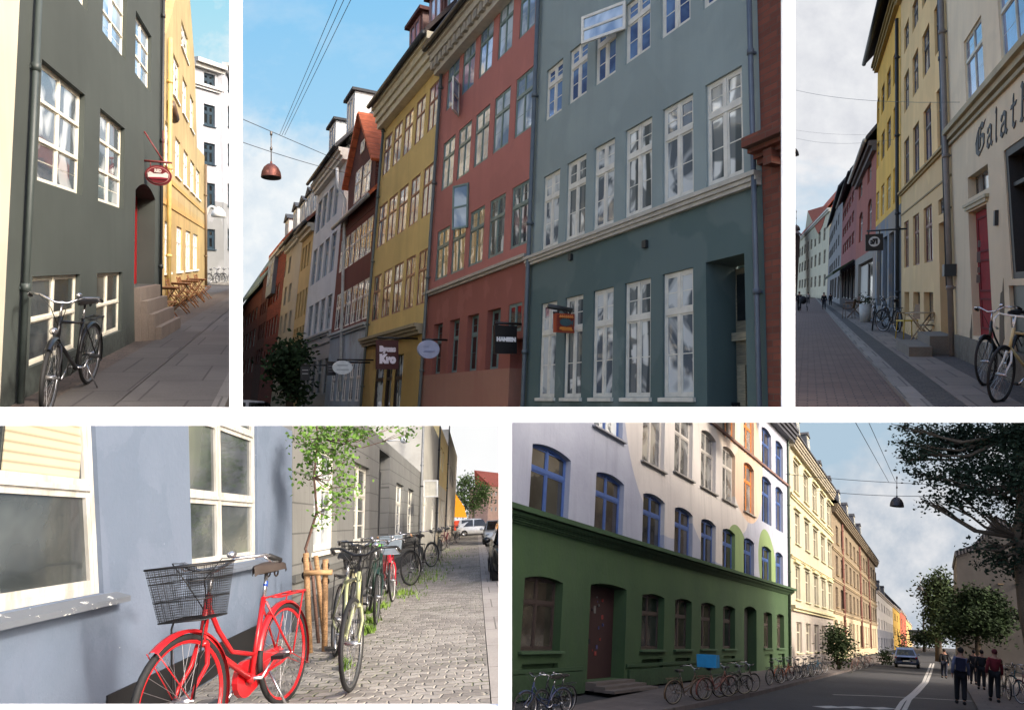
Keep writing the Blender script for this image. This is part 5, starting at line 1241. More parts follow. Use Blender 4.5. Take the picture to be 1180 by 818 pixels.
for t,b_ in ((218,230),(242,254),(266,280)): h.row(984,t,b_,(971,973),(981.5,984),5,st3)
h.row(984,306,346,(970,973),(981,984.4),4,st3,glass='dark',trans=())
h.wall(plaster(C(160,92,86),var=.08,low=C(56,56,58),zs=h.q(975,335,984,300).y)); h.roof(tiles(C(96,92,92)),6,50,.4,gut=iron); m=MB(); z=h.q(975,335,984,299).y; m.extr([(h.bl.x,-.05,z),(h.bl.x,-1.2,z-.7),(h.bl.x,-1.2,z-.9),(h.bl.x,-.05,z-.1)],(h.br.x-h.bl.x,0,0)); m.build('awning',plain(C(58,66,42)),h.root)
h=facC('grey banded office house with long window strips at the far right row',953,968,968,228)
for t,b_ in ((246,258),(270,282),(294,306)): h.row(967,t,b_,(955.5,956.8),(965.6,967),6,st3,glass='mixed')
h.row(967,318,345,(956,958),(964.5,967),4,st3,glass='dark',trans=())
h.wall(plaster(C(150,146,142),var=.06)); h.roof(tiles(C(90,90,92)),6,50,.4)
bb_=h.base(953.2,335)
h=facC('long cream house with an orange tiled roof closing the street',916,952.8,925,272,P=bb_,vx=862)
for t,b_ in ((282,292),(300,311),(320,330)): h.row(925,t+2,b_+2,(920.5,922.2),(948.6,951),8,st3,glass='dark')
h.wall(plaster(C(230,216,182),var=.05),depth=12); h.band(925,272,.5,.4,wc,'cornice'); h.roof(tiles(C(190,92,62)),6,52,.4)
m=MB(); a,b_,c_=[h.pt(*p) for p in ((927,272),(943,268),(931,243))]; m.extr([(a.x,-.03,a.y-1),(b_.x,-.03,b_.y-1),(b_.x,-.03,b_.y),(c_.x,-.03,c_.y),(a.x,-.03,a.y)],(0,8,0)); m.build('gable',plaster(C(206,196,164)),h.root)
m=MB(); t1,t2=h.pt(946,262),h.pt(952,244); m.extr([(c_.x,-.06,c_.y),(b_.x+.2,-.06,b_.y-.3),(t1.x+3,-.06,t1.y),(t2.x+4,-.06,t2.y+.6)],(0,7,0)); m.build('gable_roof',tiles(C(196,92,62)),h.root)
P=S.at(905,335,150); h=House(S,'dim rose house at the far left end of the cream shop street',Vector((P.x,P.y,-S.h)),1100,'L'); h.outline(890,918.5,910,268,335); h.wall(plaster(C(128,104,104))); h.roof(tiles(C(92,84,88)),6,50,.4)
# ground
Xk=[S.gnd(1041.9,469.7).x, S.gnd(955,358.9).x]; X1=(Xk[0]+Xk[1])/2
strip(S,'road',-14,X1,5,300,brick(C(120,100,88),C(102,86,78),C(68,60,56),.22,.11,'xy',.4),z=-.06,th=.6)
strip(S,'kerb',X1,X1+.22,5,300,slab(C(128,122,114),.3,1.2),z=.0); strip(S,'gutter_strip',X1+.22,X1+.55,5,300,cobble(C(84,78,72),C(66,62,58),C(44,42,40),.1,.1),z=-.004)
strip(S,'pavement',X1+.55,X1+1.1,5,300,slab(C(122,112,102),.56,1.0),z=.0); strip(S,'pavement',X1+1.1,P0.x+.3,5,300,cobble(C(92,84,78),C(72,66,62),C(50,46,44),.12,.10),z=.004)
# bicycles at the right
fr_=lambda px,py: S.gnd(px,py)
b1=bicycle('racing bicycle with cream frame and white handlebar tape at the right edge',C(196,176,126),'gent',(fr_(1205,462),fr_(1150,461)),S,None,rack=False,steer=8,fender=False,fork=paint(C(214,214,210),.3),bar=paint(C(222,220,212),.4),drop=True,rim=paint(C(30,30,30),.4),kick=False)
stand(b1,S,(fr_(1212,459)+Vector((0,0,0)),fr_(1151,463)),tilt=-6)
b2=bicycle('dark bicycle whose front wheel shows behind the racing bicycle',C(34,36,34),'lady',(fr_(1180,440),fr_(1136,444)),S,None,rack=False,steer=5,rim=paint(C(34,34,34),.4))
b3=bicycle('small dark bicycle parked by the tall shopfront columns, nearer the red house',C(30,32,34),'lady',(fr_(1020,377),fr_(1005,381)),S,'bicycles by the grey shopfront',detail=14,steer=20,lamp=True)
b4=copy_tree(b3,None,None,'small dark bicycle parked by the pale yellow house corner'); stand(b4,S,(fr_(1034,383),fr_(1018,382)))
# chairs and a table by the step
def stool_chair(label,P,rz,c):
    root=empty('cafe_chair',S.M@Matrix.Translation(P)@Matrix.Rotation(rz,4,'Z'),label,'chair'); pm=paint(c,.4); m=MB(); m.box(-.2,.2,-.2,.2,.44,.47); m.build('seat',pm,root)
    m=MB(); m.extr([(-.2,-.19,.47),(-.2,.19,.47),(-.27,.17,.86),(-.27,-.17,.86)],(-.02,0,0)); m.build('backrest',wood(C(126,94,60),.6),root)
    for x in (-.18,.18):
        for y_ in (-.18,.18): m=MB(); m.tube([(x,y_,.44),(x*1.15,y_*1.15,0)],.014,5); m.build('leg',pm,root)
    m=MB()
    for y_ in (-.2,.2): m.tube([(-.25,y_,.66),(.16,y_,.64),(.18,y_,.47)],.012,5)
    m.build('armrest',wood(C(150,120,80),.6),root)
    return root
stool_chair('yellow cafe chair with a plywood back beside the grey stone step',fr_(1046,390),R(200),C(196,164,44))
slat_table(S,'small round pale wooden table before the grey stone step',fr_(1061,398),0,C(164,142,110),round_=True,w=.62)
slat_chair(S,'dark slatted chair leaning at the pale yellow wall beside the round table',fr_(1073,398),R(190),C(88,74,56))
stool_chair('brown cafe chair outside the arched red house',fr_(978,367),R(160),C(92,66,48)); slat_table(S,'brown cafe table outside the arched red house',fr_(985,366),0,C(98,70,50),w=.8)
m=MB(); P=fr_(997,371); root=empty('chimney_pot_planter',S.M@Matrix.Translation(P),'white cylindrical planter in front of the arched red house','planter'); m.lathe([(.0,0),(.19,0),(.22,.7),(.19,.7),(.18,.62),(0,.62)]); m.build('pot',paint(C(182,178,168),.6),root); m=MB(); m.tube([(0,0,.6),(0,0,.85)],.02,5); leaves(m,[((0,0,.8),(.22,.22,.2))],160,.09,random.Random(5)); m.build('foliage',leaf(C(30,44,28),C(50,66,38)),root)
# people far off
def stand_p(label,px,pyh,pyf,**k):
    P=S.gnd(px,pyf); Hh=S.h*(pyf-pyh)/(pyf-S.hyp(px)); return person(S,label,P,k.pop('rz',R(-90)),Hh,**k)
stand_p('dark dressed person walking on the pavement near the maroon house',949.5,337,356.5,top=C(24,24,28),legs=C(22,24,34))
stand_p('person in dark coat pushing a pram up the left side of the road',921,336,358,top=C(26,24,26),coat=True,legs=C(20,20,24),rz=R(90))
P=S.gnd(925.5,358.5); root=empty('pram',S.M@Matrix.Translation(P),'dark pram pushed by the person on the left of the road','pram')
m=MB(); m.ell((0,0,.7),(.22,.40,.26),12,8); m.build('hood',plain(C(24,24,28)),root); m=MB(); m.tube([(-.2,-.3,.25),(-.2,.3,.6),(-.2,.6,1.0),(.2,.6,1.0),(.2,.3,.6),(.2,-.3,.25)],.02,5); m.build('frame',iron,root)
for x in (-.24,.24):
    for yy in (-.35,.35): m=MB(); m.ring((0,0,0),.13,.025,n=14,m=5); m.xf(Matrix.Translation((x,yy,.15))@Matrix.Rotation(R(90),4,'Z')); m.build('wheel',plain(C(20,20,20)),root)
stand_p('person in dark clothes beside the shopfronts of the grey banded house',957,338,352,top=C(22,22,26),legs=C(20,20,22))
stand_p('person in a pale top walking far off by the cream house',931.5,337,350,top=C(170,160,150),legs=C(40,40,44))
# square sign
Yp=P0.x*F/(1024-932); P=S.at(1007.3,279.5,Yp); k=P.y/F
o=board(S,'square black hanging sign with a white disc over the grey shopfront',P,(16.5*k,17*k),paint(C(20,18,18),.4),th=.08)
m=MB(); m.extr([(5.2*k*math.cos(2*PI*i/24),-.055,k*.8+5.2*k*math.sin(2*PI*i/24)) for i in range(24)],(0,.012,0)); m.build('disc',paint(C(200,200,198),.5),o)
text(o,'a71',4.5*k,(0,-.062,.8*k),paint(C(30,28,28),.5),w=7*k,bold=.02); m=MB(); m.tube([(P0.x-P.x,0,12*k),(-7*k,0,12*k)],.025,5); m.tube([(-5*k,0,12*k),(-5*k,0,8*k)],.02,4); m.tube([(5*k,0,12*k),(5*k,0,8*k)],.02,4); m.build('bracket',iron,o)
# wires and the lamp at the left edge
wire(S,'overhead wire crossing the sky high above the cream shop street',S.at(905,101,22),S.at(1106,118,12.5),.12,.004)
wire(S,'lower overhead wire ending at the deep yellow house',S.at(905,156,30),S.at(1036,160,20.5),.2,.004)
wire(S,'middle overhead wire above the far red houses',S.at(905,148,34),S.at(1008,155,30),.1,.004)
Yl=40; P=S.at(917.6,266,Yl); kk=Yl/F; pendant(S,'small dark street lamp hanging over the far left of the road',P,8*kk,6*kk,14*kk,C(70,62,60),None)
Yl=14; P=S.at(912,180,Yl); kk=Yl/F; pendant(S,'street lamp bell just showing at the left edge beside the sky',P,15*kk,9*kk,20*kk,C(60,58,60),None)
def skyD(n,X,k):
    z=n.math('DIVIDE',X[2],k); f=n.noise(1/(90*k),6,.6,src=n.mapv((.8,1,1.5))); g=n.noise(1/(40*k),5,.6)
    base=n.mix(n.ramp(n.math('DIVIDE',z,420),[(0,0.),(1,1.)]),C(196,220,236),C(172,204,230))
    e=n.math('ADD',n.math('DIVIDE',n.math('SUBTRACT',z,190),260),n.math('MULTIPLY',f,1.0))
    return n.mix(n.ramp(e,[(.30,0.),(.62,1.)]),base,n.mix(n.ramp(g,[(.35,0.),(.65,1.)]),C(222,224,230),C(240,241,244)))
sky_back(S,'sky_c',909,1230,-60,400,6000,skyD)
# ================================================================= STREET D : blue wall, red bicycle, cobbles
S=CUR=SE
P0=S.gnd(336,728); VX=549
h=House(S,'blue rendered house with cream windows behind the red bicycle',P0,VX,'L'); h.outline(-260,336.5,100,380,600)
wfm=N('old_white_paint'); v=wfm.noise(3,6,.65,src=wfm.mapv((3,3,.8))); wfm.bump(v,.35,.01)
wfm=wfm.fin(wfm.mix(wfm.ramp(v,[(.46,0.),(.72,1.)]),C(188,186,180),C(152,148,138)),.6)
sm=N('painted_sill'); v=sm.noise(7,5,.75,src=sm.mapv((1,1,3))); sm.bump(v,.2,.01); sm_=sm.fin(sm.mix(sm.ramp(v,[(.62,0.),(.66,1.)]),C(98,104,112),C(222,222,216)),.7)
sm2=paint(C(96,104,116),.6)
def vof(q,px,py): 
    z=h.pt(px,py).y; a,b=q.c[0].y,q.c[3].y; return (z-a)/(b-a)
def w4(q,trans,mull,glz,seed,sill):
    st={**STY,'frame':wfm,'fr':.05,'mw':.05,'tw':.035,'trans':trans,'mull':mull,'leaf':.045,'bars':(1,1,1),'rec':.03,'glass':glz}
    h.holes.append(q.outline()); h.revs.append(.09); return window(h.root,q,st,seed)
q1=h.quad(-120,119.5,120,440,682.5,0); 
t1=vof(q1,101,562); q1b=h.quad(-120,119.5,120,440,682.5)
w4(q1,(t1,),((h.pt(10,600).x-q1.c[0].x)/q1.w(),),'green',2,sm_)
q2=h.quad(221.5,297,297,440,644); t2=vof(q2,291,577); t3=vof(q2,291,501)
w4(q2,(t2,t3),((h.pt(259.5,600).x-q2.c[0].x)/q2.w(),),'green',1,sm_)
bw=N('blue_render'); v=bw.noise(.8,6,.6); f=bw.noise(16,5,.65); s_=bw.noise(2.2,5,.6,src=bw.mapv((1,1,.3)))
cc=bw.mix(bw.ramp(v,[(.3,0.),(.7,1.)]),C(93,106,124),C(106,118,136)); cc=bw.mix(bw.ramp(s_,[(.45,0.),(.75,.4)]),cc,C(104,112,130)); pp_=bw.noise(1.1,7,.55,dist=.7); cc=bw.mix(bw.ramp(pp_,[(.54,0.),(.57,.35)]),cc,C(84,98,116)); cc=bw.mix(bw.ramp(bw.noise(18,3),[(.74,0.),(.75,.7)]),cc,C(170,176,182))
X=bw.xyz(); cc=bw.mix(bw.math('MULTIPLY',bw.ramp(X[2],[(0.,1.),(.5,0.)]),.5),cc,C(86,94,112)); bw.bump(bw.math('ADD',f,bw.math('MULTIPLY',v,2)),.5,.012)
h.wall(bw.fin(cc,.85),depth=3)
# blinds behind the upper pane of the near window
m=MB(); a=h.pt(14,548); b_=h.pt(98,556); zt=a.y+.9
m.box(a.x-.01,b_.x+.02,.050,.056,a.y,a.y+1.2)
m.build('blind',glass('blind'),h.root)
# sills of sheet slate
def sillslab(xa,xb,px,py,mat):
    z=h.pt(px,py).y; x0,x1=h.pt(xa,py).x,h.pt(xb,py).x; m=MB(); m.hexa([(x0,-.10,z-.07),(x1,-.10,z-.07),(x1,.02,z-.05),(x0,.02,z-.05),(x0,-.10,z-.035),(x1,-.10,z-.035),(x1,.02,z+.004),(x0,.02,z+.004)]); m.build('sill',mat,h.root)
sillslab(-240,134,120,683.5,sm_); sillslab(215,300,297,645,sm2)
# cellar light under the bicycle
m=MB(); a=h.pt(120,838); b_=h.pt(300,733.5); m.box(a.x,b_.x,-.015,.01,.02,.30); m.build('cellar_grating',paint(C(20,20,22),.6),h.root)
HE=h
# grey ruled house
b=h.base(336.6,600)
g=House(S,'grey rusticated house with tall white windows and a dark door',b,VX,'L'); g.outline(336.8,484,300,380,600)
gs=dict(frame=paint(C(226,222,208),.5),fr=.06,mw=.06,tw=.07,trans=(.62,),leaf=.04,bw=.025,bars=(3,1),rec=.10,glass=('green','mixed'),sill=.06)
for a_,b_,yb in ((361,388,634),(407,424.5,0),(455,463.5,0),(469,475.5,0)): g.row(388,521,631,(a_,b_),None,1,gs)
dq=g.quad(435,447,440,519,619); g.hole(dq,.35)
g.wall(plaster(C(118,118,114),var=.06,dirt=.25,groove=.42),depth=3)
m=MB(); dq.bar(m,0,1,0,.8,.25,.3); dq.bar(m,0,1,.82,1,.27,.3,1); m.build('door',[paint(C(26,28,32),.4),glass('dark',1)],g.root)
g.band(388,648,.10,.05,plaster(C(96,96,92)),'belt',steps=1); m=MB(); m.box(g.bl.x,g.br.x,-.05,.01,-.05,.34); m.build('plinth',plaster(C(92,92,90),dirt=.5),g.root); g.pipe(482,600,440,640,r=.06,mat=paint(C(120,122,122),.5))
m=MB(); p=g.pt(446,508); m.tube([(p.x,0,p.y),(p.x,-.45,p.y+.02)],.02,6); m.ell((p.x,-.5,p.y),(.09,.12,.09),10,8); m.build('wall_lamp',paint(C(214,214,210),.4),g.root)
b=g.base(484,600)
def nx(label,xl,xr,ytop,xref,mat,rows,st,prev,roofc=None,vx=VX):
    k=House(S,label,prev.base(xl,600),vx,'L'); k.outline(xl,xr,xref,ytop,600)
    for (xr_,t,bt,a_,b2,n_) in rows: k.row(xr_,t,bt,a_,b2,n_,st)
    k.wall(mat,depth=4)
    if roofc: k.band(xref,ytop,.35,.3,paint(C(196,186,164),.6),'cornice'); k.roof(tiles(roofc),4,42,.3)
    return k
ws=dict(gs,bars=(1,1),leaf=0,sill=0,rec=.08)
g2=nx('grey beige house with a white framed lantern sign beyond the ruled grey house',484.2,502,470,490,plaster(C(160,158,150),dirt=.2),[(487,560,612,(487,490.5),(496.5,499.5),2)],ws,g)
g3=nx('yellow ochre house in the distance beyond the grey houses',502.2,513,478,503,plaster(C(240,214,150),low=C(226,216,196),zs=4.0,dirt=.15),[(504,572,609,(504,506),(509.8,511.2),3),(504,505,535,(504,506),(509.8,511.2),3)],ws,g2)
g4=nx('pale pinkish house at the end of the bicycle pavement',513.2,523.6,482,514,plaster(C(246,234,214),dirt=.1),[(514.5,580,608,(514.5,516),(520.6,521.8),3),(514.5,528,552,(514.5,516),(520.6,521.8),3)],ws,g3)
for hh_,px in ((g2,501.5),(g3,512.5)): hh_.pipe(px,600,460,612,r=.06,mat=iron)
# lantern box sign
Yp=2.18*F/(549-487)*1.0; P=S.at(496.5,563,Yp); k=P.y/F; o=board(S,'white square framed box sign on the grey beige wall',P,(15*k,17.5*k),paint(C(206,202,186),.5),th=.3,name='box_sign')
m=MB(); 
for a_ in ((-8,8,8,9.4),(-8,8,-9.4,-8),(-8,-6.6,-8,8),(6.6,8,-8,8)): m.box(a_[0]*k,a_[1]*k,-.17,.17,a_[2]*k,a_[3]*k)
m.build('frame',paint(C(226,226,222),.4),o)
m=MB(); m.tube([(-2.18-P.x,0,3*k),(-8*k,0,3*k)],.03,5); m.build('bracket',iron,o)
# ground
XK=S.gnd(565,806).x; XO=(S.gnd(575.5,674).x+S.gnd(556,620).x)/2
cob=cobble(C(168,162,154),C(112,106,100),C(186,180,166),.16,.12,1.0,grass=C(84,100,48))
strip(S,'cobbled_pavement',-2.6,XK,3.0,80,cob,z=0,th=.3); strip(S,'kerb',XK+.008,XO,3.0,80,slab(C(158,152,146),XO-XK,1.2,.01,.08),z=.004,th=.3)
strip(S,'road',XO,14,3.0,400,asphalt(C(110,106,102)),z=-.11,th=.3); strip(S,'square',-20,XO-.01,80,400,asphalt(C(150,146,140)),z=-.02,th=.3)
# grass in the joints by the wall
rnd=random.Random(11)
def tuft(label,pts,n,s,c1,c2):
    m=MB(); 
    for (px,py,sp) in pts:
        c0=S.gnd(px,py)
        for i in range(n):
            x=c0.x+rnd.gauss(0,sp*.35); yy=c0.y+rnd.gauss(0,sp); hgt=s*rnd.uniform(.4,1.2); a=rnd.uniform(0,2*PI); d=Vector((math.cos(a),math.sin(a),0)); p=Vector((x,yy,-S.h)); w_=.006+.01*rnd.random()
            q=d.cross(Vector((0,0,1))); m.add([p-q*w_,p+q*w_,p+d*hgt*.5+Vector((0,0,hgt))],[(0,1,2)])
    return tag(m.build('grass',leaf(c1,c2),None,S.M),kind='stuff')
tuft('',[(430,716,.12),(426,706,.08),(466,685,.5),(486,668,.8),(492,660,1.0),(500,651,1.2),(508,643,1.4),(516,634,1.6),(425,728,.1),(438,700,.2),(398,770,.06)],150,.10,C(84,112,44),C(120,146,66))
# ---- the red bicycle
redc=C(192,30,36)
rb_=bicycle('bright red city bicycle with a black wire basket leaning by the blue wall',redc,'lady',(S.gnd(328.5,808.5),S.gnd(211,886)),S,None,basket='mesh',steer=-4,rim=paint(redc,.3),guard=redc,saddle=paint(C(54,44,38),.7),lamp=False)
m=MB(); m.tube([(.245,0,.85),(.235,0,.885)],.016,8); m.build('tape',paint(C(30,70,160),.5),rb_)
# ---- sapling with its stakes
T0=S.gnd(365,742); 
bases=[S.gnd(357,752),S.gnd(374,750)]
wood_s=wood(C(160,124,86),.75); tops=[(352.5,637),(375,644)]
st_root=empty('tree_stakes',S.M@Matrix.Translation(bases[0]),'round wooden stakes with a cross rail holding the sapling','stakes')
pts_top=[]
for i,(b_,tp) in enumerate(zip(bases,tops)):
    t=S.at(tp[0],tp[1],b_.y)-bases[0]; pts_top.append(t); m=MB(); m.tube([b_-bases[0],(b_-bases[0]).lerp(t,.5),t],.033,8); m.build('stake',wood_s,st_root)
b3_=S.gnd(364,744)+Vector((0,.5,0)); t=S.at(364,640,b3_.y)-bases[0]; m=MB(); m.tube([b3_-bases[0],t],.030,8); m.build('stake',wood_s,st_root)
m=MB(); a=S.at(350,660,bases[0].y-.04)-bases[0]; c_=S.at(383,659,bases[1].y-.04)-bases[0]; m.tube([a,c_],.030,8); m.build('rail',wood(C(176,140,98),.7),st_root)
for t in pts_top: 
    for dz in (-.06,-.2): m=MB(); m.ring((t.x,t.y,t.z+dz*1.2),.036,.012,n=14,m=5); m.build('strap',plain(C(24,22,22)),st_root)
Yt=T0.y+.1
def A(px,py,dy=0): return S.at(px,py,Yt+dy)
tr=[(T0.x,T0.y+.1,-S.h),A(360,660),A(352,632),A(365,590),A(362,550),A(366,505),A(364,478)]
lf=leaf(C(74,108,44),C(104,136,62))
blobs=[]
for (px,py,rx,ry) in ((352,500,12,9),(372,495,15,12),(395,500,14,10),(366,515,16,10),(388,520,14,10),(412,496,16,8),(400,530,10,8),(376,540,14,9),(360,530,10,7),(394,548,10,8),(350,550,9,6),(405,560,8,6),(384,565,10,7),(378,580,8,6),(372,598,6,5),(395,575,8,6),(430,497,14,6),(455,492,12,5),(348,512,8,8),(470,500,8,5),(388,592,5,4)):
    k=Yt/F; blobs.append((tuple(A(px,py,random.Random(px).uniform(-.3,.3))),(rx*k,.22,ry*k)))
tree(S,'thin young street tree with light green leaves beside the wooden stakes',tr[0],tr,blobs,1750,.062,lf,wood(C(104,78,66),.8),r0=.022,seed=8)
# ---- the other bicycles
blk=C(24,25,27); G_=lambda x,y_: S.gnd(x,y_)
b2=bicycle('pale green bicycle with its front wheel turned towards the viewer, behind the stakes',C(166,170,128),'gent',(G_(383,757),G_(405,793)),S,None,rack=paint(C(24,24,24),.5),steer=-24,fender=False,rim=metal(C(150,150,148),.4),bar=BLK())
stand(b2,S,(G_(385,755),G_(405,794)),tilt=-6)
b3=bicycle('black bicycle with cream front mudguard and a basket, behind the pale green bicycle',blk,'gent',(G_(405,716),G_(412,733)),S,None,basket='wire',steer=-14,fender=paint(C(206,196,150),.4),rim=metal(C(180,176,150),.4)); stand(b3,S,(G_(402,717),G_(409,735)),tilt=-4)
b4=bicycle('dark green bicycle with a bright green saddle standing at the grey wall',C(28,52,44),'gent',(G_(421,702),G_(432,718)),S,None,steer=-12,saddle=paint(C(96,176,66),.5),rack=BLK()); stand(b4,S,(G_(424,705),G_(433,719)),tilt=-5)
b5=bicycle('red bicycle with a pale plastic basket further along the grey wall',C(206,36,52),'lady',(G_(447,684),G_(453,694)),S,None,basket='solid',bmat=paint(C(150,164,176),.4),steer=-14,grips=paint(C(186,140,96),.5),rim=paint(C(200,196,190),.4)); stand(b5,S,(G_(446,683),G_(452.5,692.5)))
b6=bicycle('black bicycle with a dark front basket and slim frame, halfway down the wall',blk,'gent',(G_(482,662),G_(473,674)),S,None,basket='wire',steer=-26,rim=metal(C(150,148,140),.4)); stand(b6,S,(G_(484,664),G_(474.5,674)))
b7=bicycle('dark bicycle parked just past the basket bicycle beside tall grass',C(34,38,40),'lady',(G_(506,645),G_(498,652.5)),S,None,steer=-24,detail=16); 
b8=bicycle('cream framed bicycle in the cluster near the far end of the wall',C(206,196,160),'lady',(G_(505,638),G_(506,643)),S,'far bicycles along the grey wall',steer=-10,detail=12)
b9=bicycle('maroon bicycle in the cluster near the far end of the wall',C(110,40,44),'lady',(G_(516,631),G_(510,634)),S,'far bicycles along the grey wall',steer=-20,detail=12)
b10=bicycle('last black bicycle standing clear at the pale house corner',blk,'gent',(G_(527,625),G_(519,627.5)),S,'far bicycles along the grey wall',steer=-20,detail=12,basket='wire')
# extra saddle bag behind the stakes
# ---- end of the pavement
P=S.gnd(531,611); k=P.y/F; root=empty('market_stall',S.M@Matrix.Translation(P),'orange canvas stall awning at the end of the cobbled pavement','stall')
zz=lambda py:(611-py)*k
m=MB(); m.extr([(-9*k,0,zz(596)),(7*k,0,zz(597)),(4.5*k,0,zz(585)),(-6*k,0,zz(568)),(-9*k,0,zz(568))],(0,3,0)); m.build('awning',plain(C(246,158,34)),root)
m=MB(); m.box(-9*k,4*k,.3,2.6,0,zz(600)); m.build('counter',plain(C(196,76,48)),root)
for x in (-8,6): m=MB(); m.tube([(x*k,.1,0),(x*k,.1,zz(597))],.06,5); m.build('post',paint(C(206,206,206),.5),root)
person(S,'person in a pinkish top near the orange stall',S.gnd(538,612),R(90),1.7,top=C(186,120,140),legs=C(60,66,90))
person(S,'person in dark blue beside the orange stall',S.gnd(536,609.5),R(60),1.75,top=C(40,50,80),legs=C(30,30,40))
P=S.gnd(545,608); k=P.y/F; bl=[]
for (px,py,rx,ry) in ((545,565,16,14),(535,560,10,10),(530,575,10,14),(554,572,10,14),(540,552,10,8),(550,580,10,10),(560,568,7,8),(536,584,12,10)): bl.append((tuple(S.at(px,py,P.y)),(rx*k,3,ry*k)))
tree(S,'round dark green tree at the end of the cobbled street',P,[P,S.at(545,600,P.y),S.at(546,585,P.y)],bl,3400,.55,leaf(C(56,78,44),C(84,106,62)),r0=.35,seed=3)
# far pink house behind the tree
b_=S.gnd(560,604.5); fh=House(S,'pink brick house with a red roof far beyond the parked cars',b_,900,'L'); fh.outline(561.5,600,563,560,602)
for t in (566,575,584): fh.row(566,t,t+5,(565.5,567.5),(575,577),3,ws)
fh.wall(plaster(C(206,172,156)),depth=8); fh.roof(tiles(C(196,104,84)),6,45,.4)
# cars on the right
P=S.gnd(577,674); 
car(S,'black car parked at the right edge beside the kerb',Vector((XO+.74,S.gnd(568,674).y+2.6,-S.h-.11)),R(-90),C(22,24,28),Hh=1.46)
car(S,'silver car parked in front of the black car',Vector((XO+.8,S.gnd(563,628).y+3.0,-S.h-.11)),R(-90),C(168,174,180))
car(S,'white van like car crossing far off at the end of the street',Vector((S.at(550,604,75).x,75,-S.h-.06)),R(0),C(226,228,230),Hh=1.7)
k=64/F; P=S.gnd(549,611); m=MB(); root=empty('bench',S.M@Matrix.Translation(P),'low pale barrier rail across the end of the street','barrier')
m.box(-7*k*1.2,9*k*1.2,-.1,.1,.7,.95); m.build('rail',paint(C(196,190,180),.6),root)
for x in (-6,0,8): m=MB(); m.tube([(x*k,0,0),(x*k,0,.72)],.06,5); m.build('post',iron,root)
P=S.gnd(563,606); m=MB(); root=empty('street_lamp',S.M@Matrix.Translation(S.gnd(547.5,607)),'thin grey lamp post in front of the round tree','street lamp'); k=S.gnd(547.5,607).y/F; m.tube([(0,0,0),(0,0,56*k)],.09,6); m.tube([(0,0,56*k),(-5*k,0,57*k)],.06,5); m.build('post',metal(C(150,152,154),.5),root)
m=MB(); m.ell((-6*k,0,57*k),(2*k,.3,.7*k),10,6); m.build('lamp_head',paint(C(186,188,190),.4),root)
def skyE(n,X,k):
    return n.mix(n.ramp(n.noise(1/(90*k),4,.5),[(.4,0.),(.7,1.)]),C(250,251,252),C(255,255,255))
sky_back(S,'sky_d',380,582,482,640,420,skyE)
# ================================================================= STREET E : green and white painted house
S=CUR=SG
P0=S.gnd(913.6,768)
h=House(S,'long painted house, green below and lilac white above with coloured circles',P0,1130,'L'); h.outline(560,911.5,900,440,741)
bl_=paint(C(62,88,140),.4); drk=paint(C(30,46,36),.5)
su=dict(frame=bl_,fr=.08,mw=.10,tw=.10,trans=(.64,),leaf=.05,bars=(1,1),rec=.18,glass=('brown','dark'),arch=.07)
U=[(609,654.4),(684.4,717.2),(739.7,765),(776.7,797.6),(807.4,824.5),(832.4,847),(857,869),(878,889),(894,902.6)]
for a_,b_ in U: h.row(609,503,590,(a_,b_),None,1,su)
sw=dict(su,frame=paint(C(180,174,166),.45),glass='grey',sill=.14,sillc=plaster(C(150,146,140)))
slo=(741-543)/(1130-775)
for j,((a_,b_),stl) in enumerate(zip(U,(dict(su,sill=.14,sillc=plaster(C(146,146,150))),dict(su,sill=.14,sillc=plaster(C(146,146,150))),sw,sw,sw,sw,dict(sw,frame=paint(C(196,120,56),.45)),su,su))):
    if j<2: h.row(775,441,541.5,(a_,b_),None,1,stl,glass='mixed')
    elif j==2: h.row(775,420,541.5+8,(a_,b_),None,1,stl)
    else: h.row(775,465,541.5,(a_,b_),None,1,stl)
for j in range(4,9):
    a_,b_=U[j]; h.row(876,487,536,(a_,b_),None,1,dict(sw,frame=paint(C(196,120,56),.45)) if j in(5,6) else dict(su),sill=0)
sg=dict(frame=paint(C(62,52,48),.5),fr=.07,mw=.08,tw=.08,trans=(.64,),leaf=.04,bars=(1,1),rec=.25,glass=('brown','dark','brown'),arch=.05,sill=.12,sillc=plaster(C(62,86,58)))
Lw=[(599.6,645),(738.4,764.5),(777,796.5),(807.4,824),(833,847),(880.3,890),(895.6,903.8)]
qs=h.row(599.6,660,750,Lw[0],None,1,sg)
for a_,b_ in Lw[1:]: qs+=h.row(599.6,660,750,(a_,b_),None,1,sg)
d1=h.quad(676,719,678,669,785,.03); h.hole(d1,.55); d2=h.quad(857.5,872,857,697,780,.05); h.hole(d2,.55)
# sunk panels under the windows and cellar openings
for q in qs:
    a_,b2=q.c[0],q.c[1]; z1=a_.y-.32; z0=z1-.95; pq=Q((a_.x+.1,z0),(b2.x-.1,z0),(b2.x-.1,z1),(a_.x+.1,z1)); h.hole(pq,.14)
cq=h.quad(738,764,738,793,803); h.hole(cq,.4)
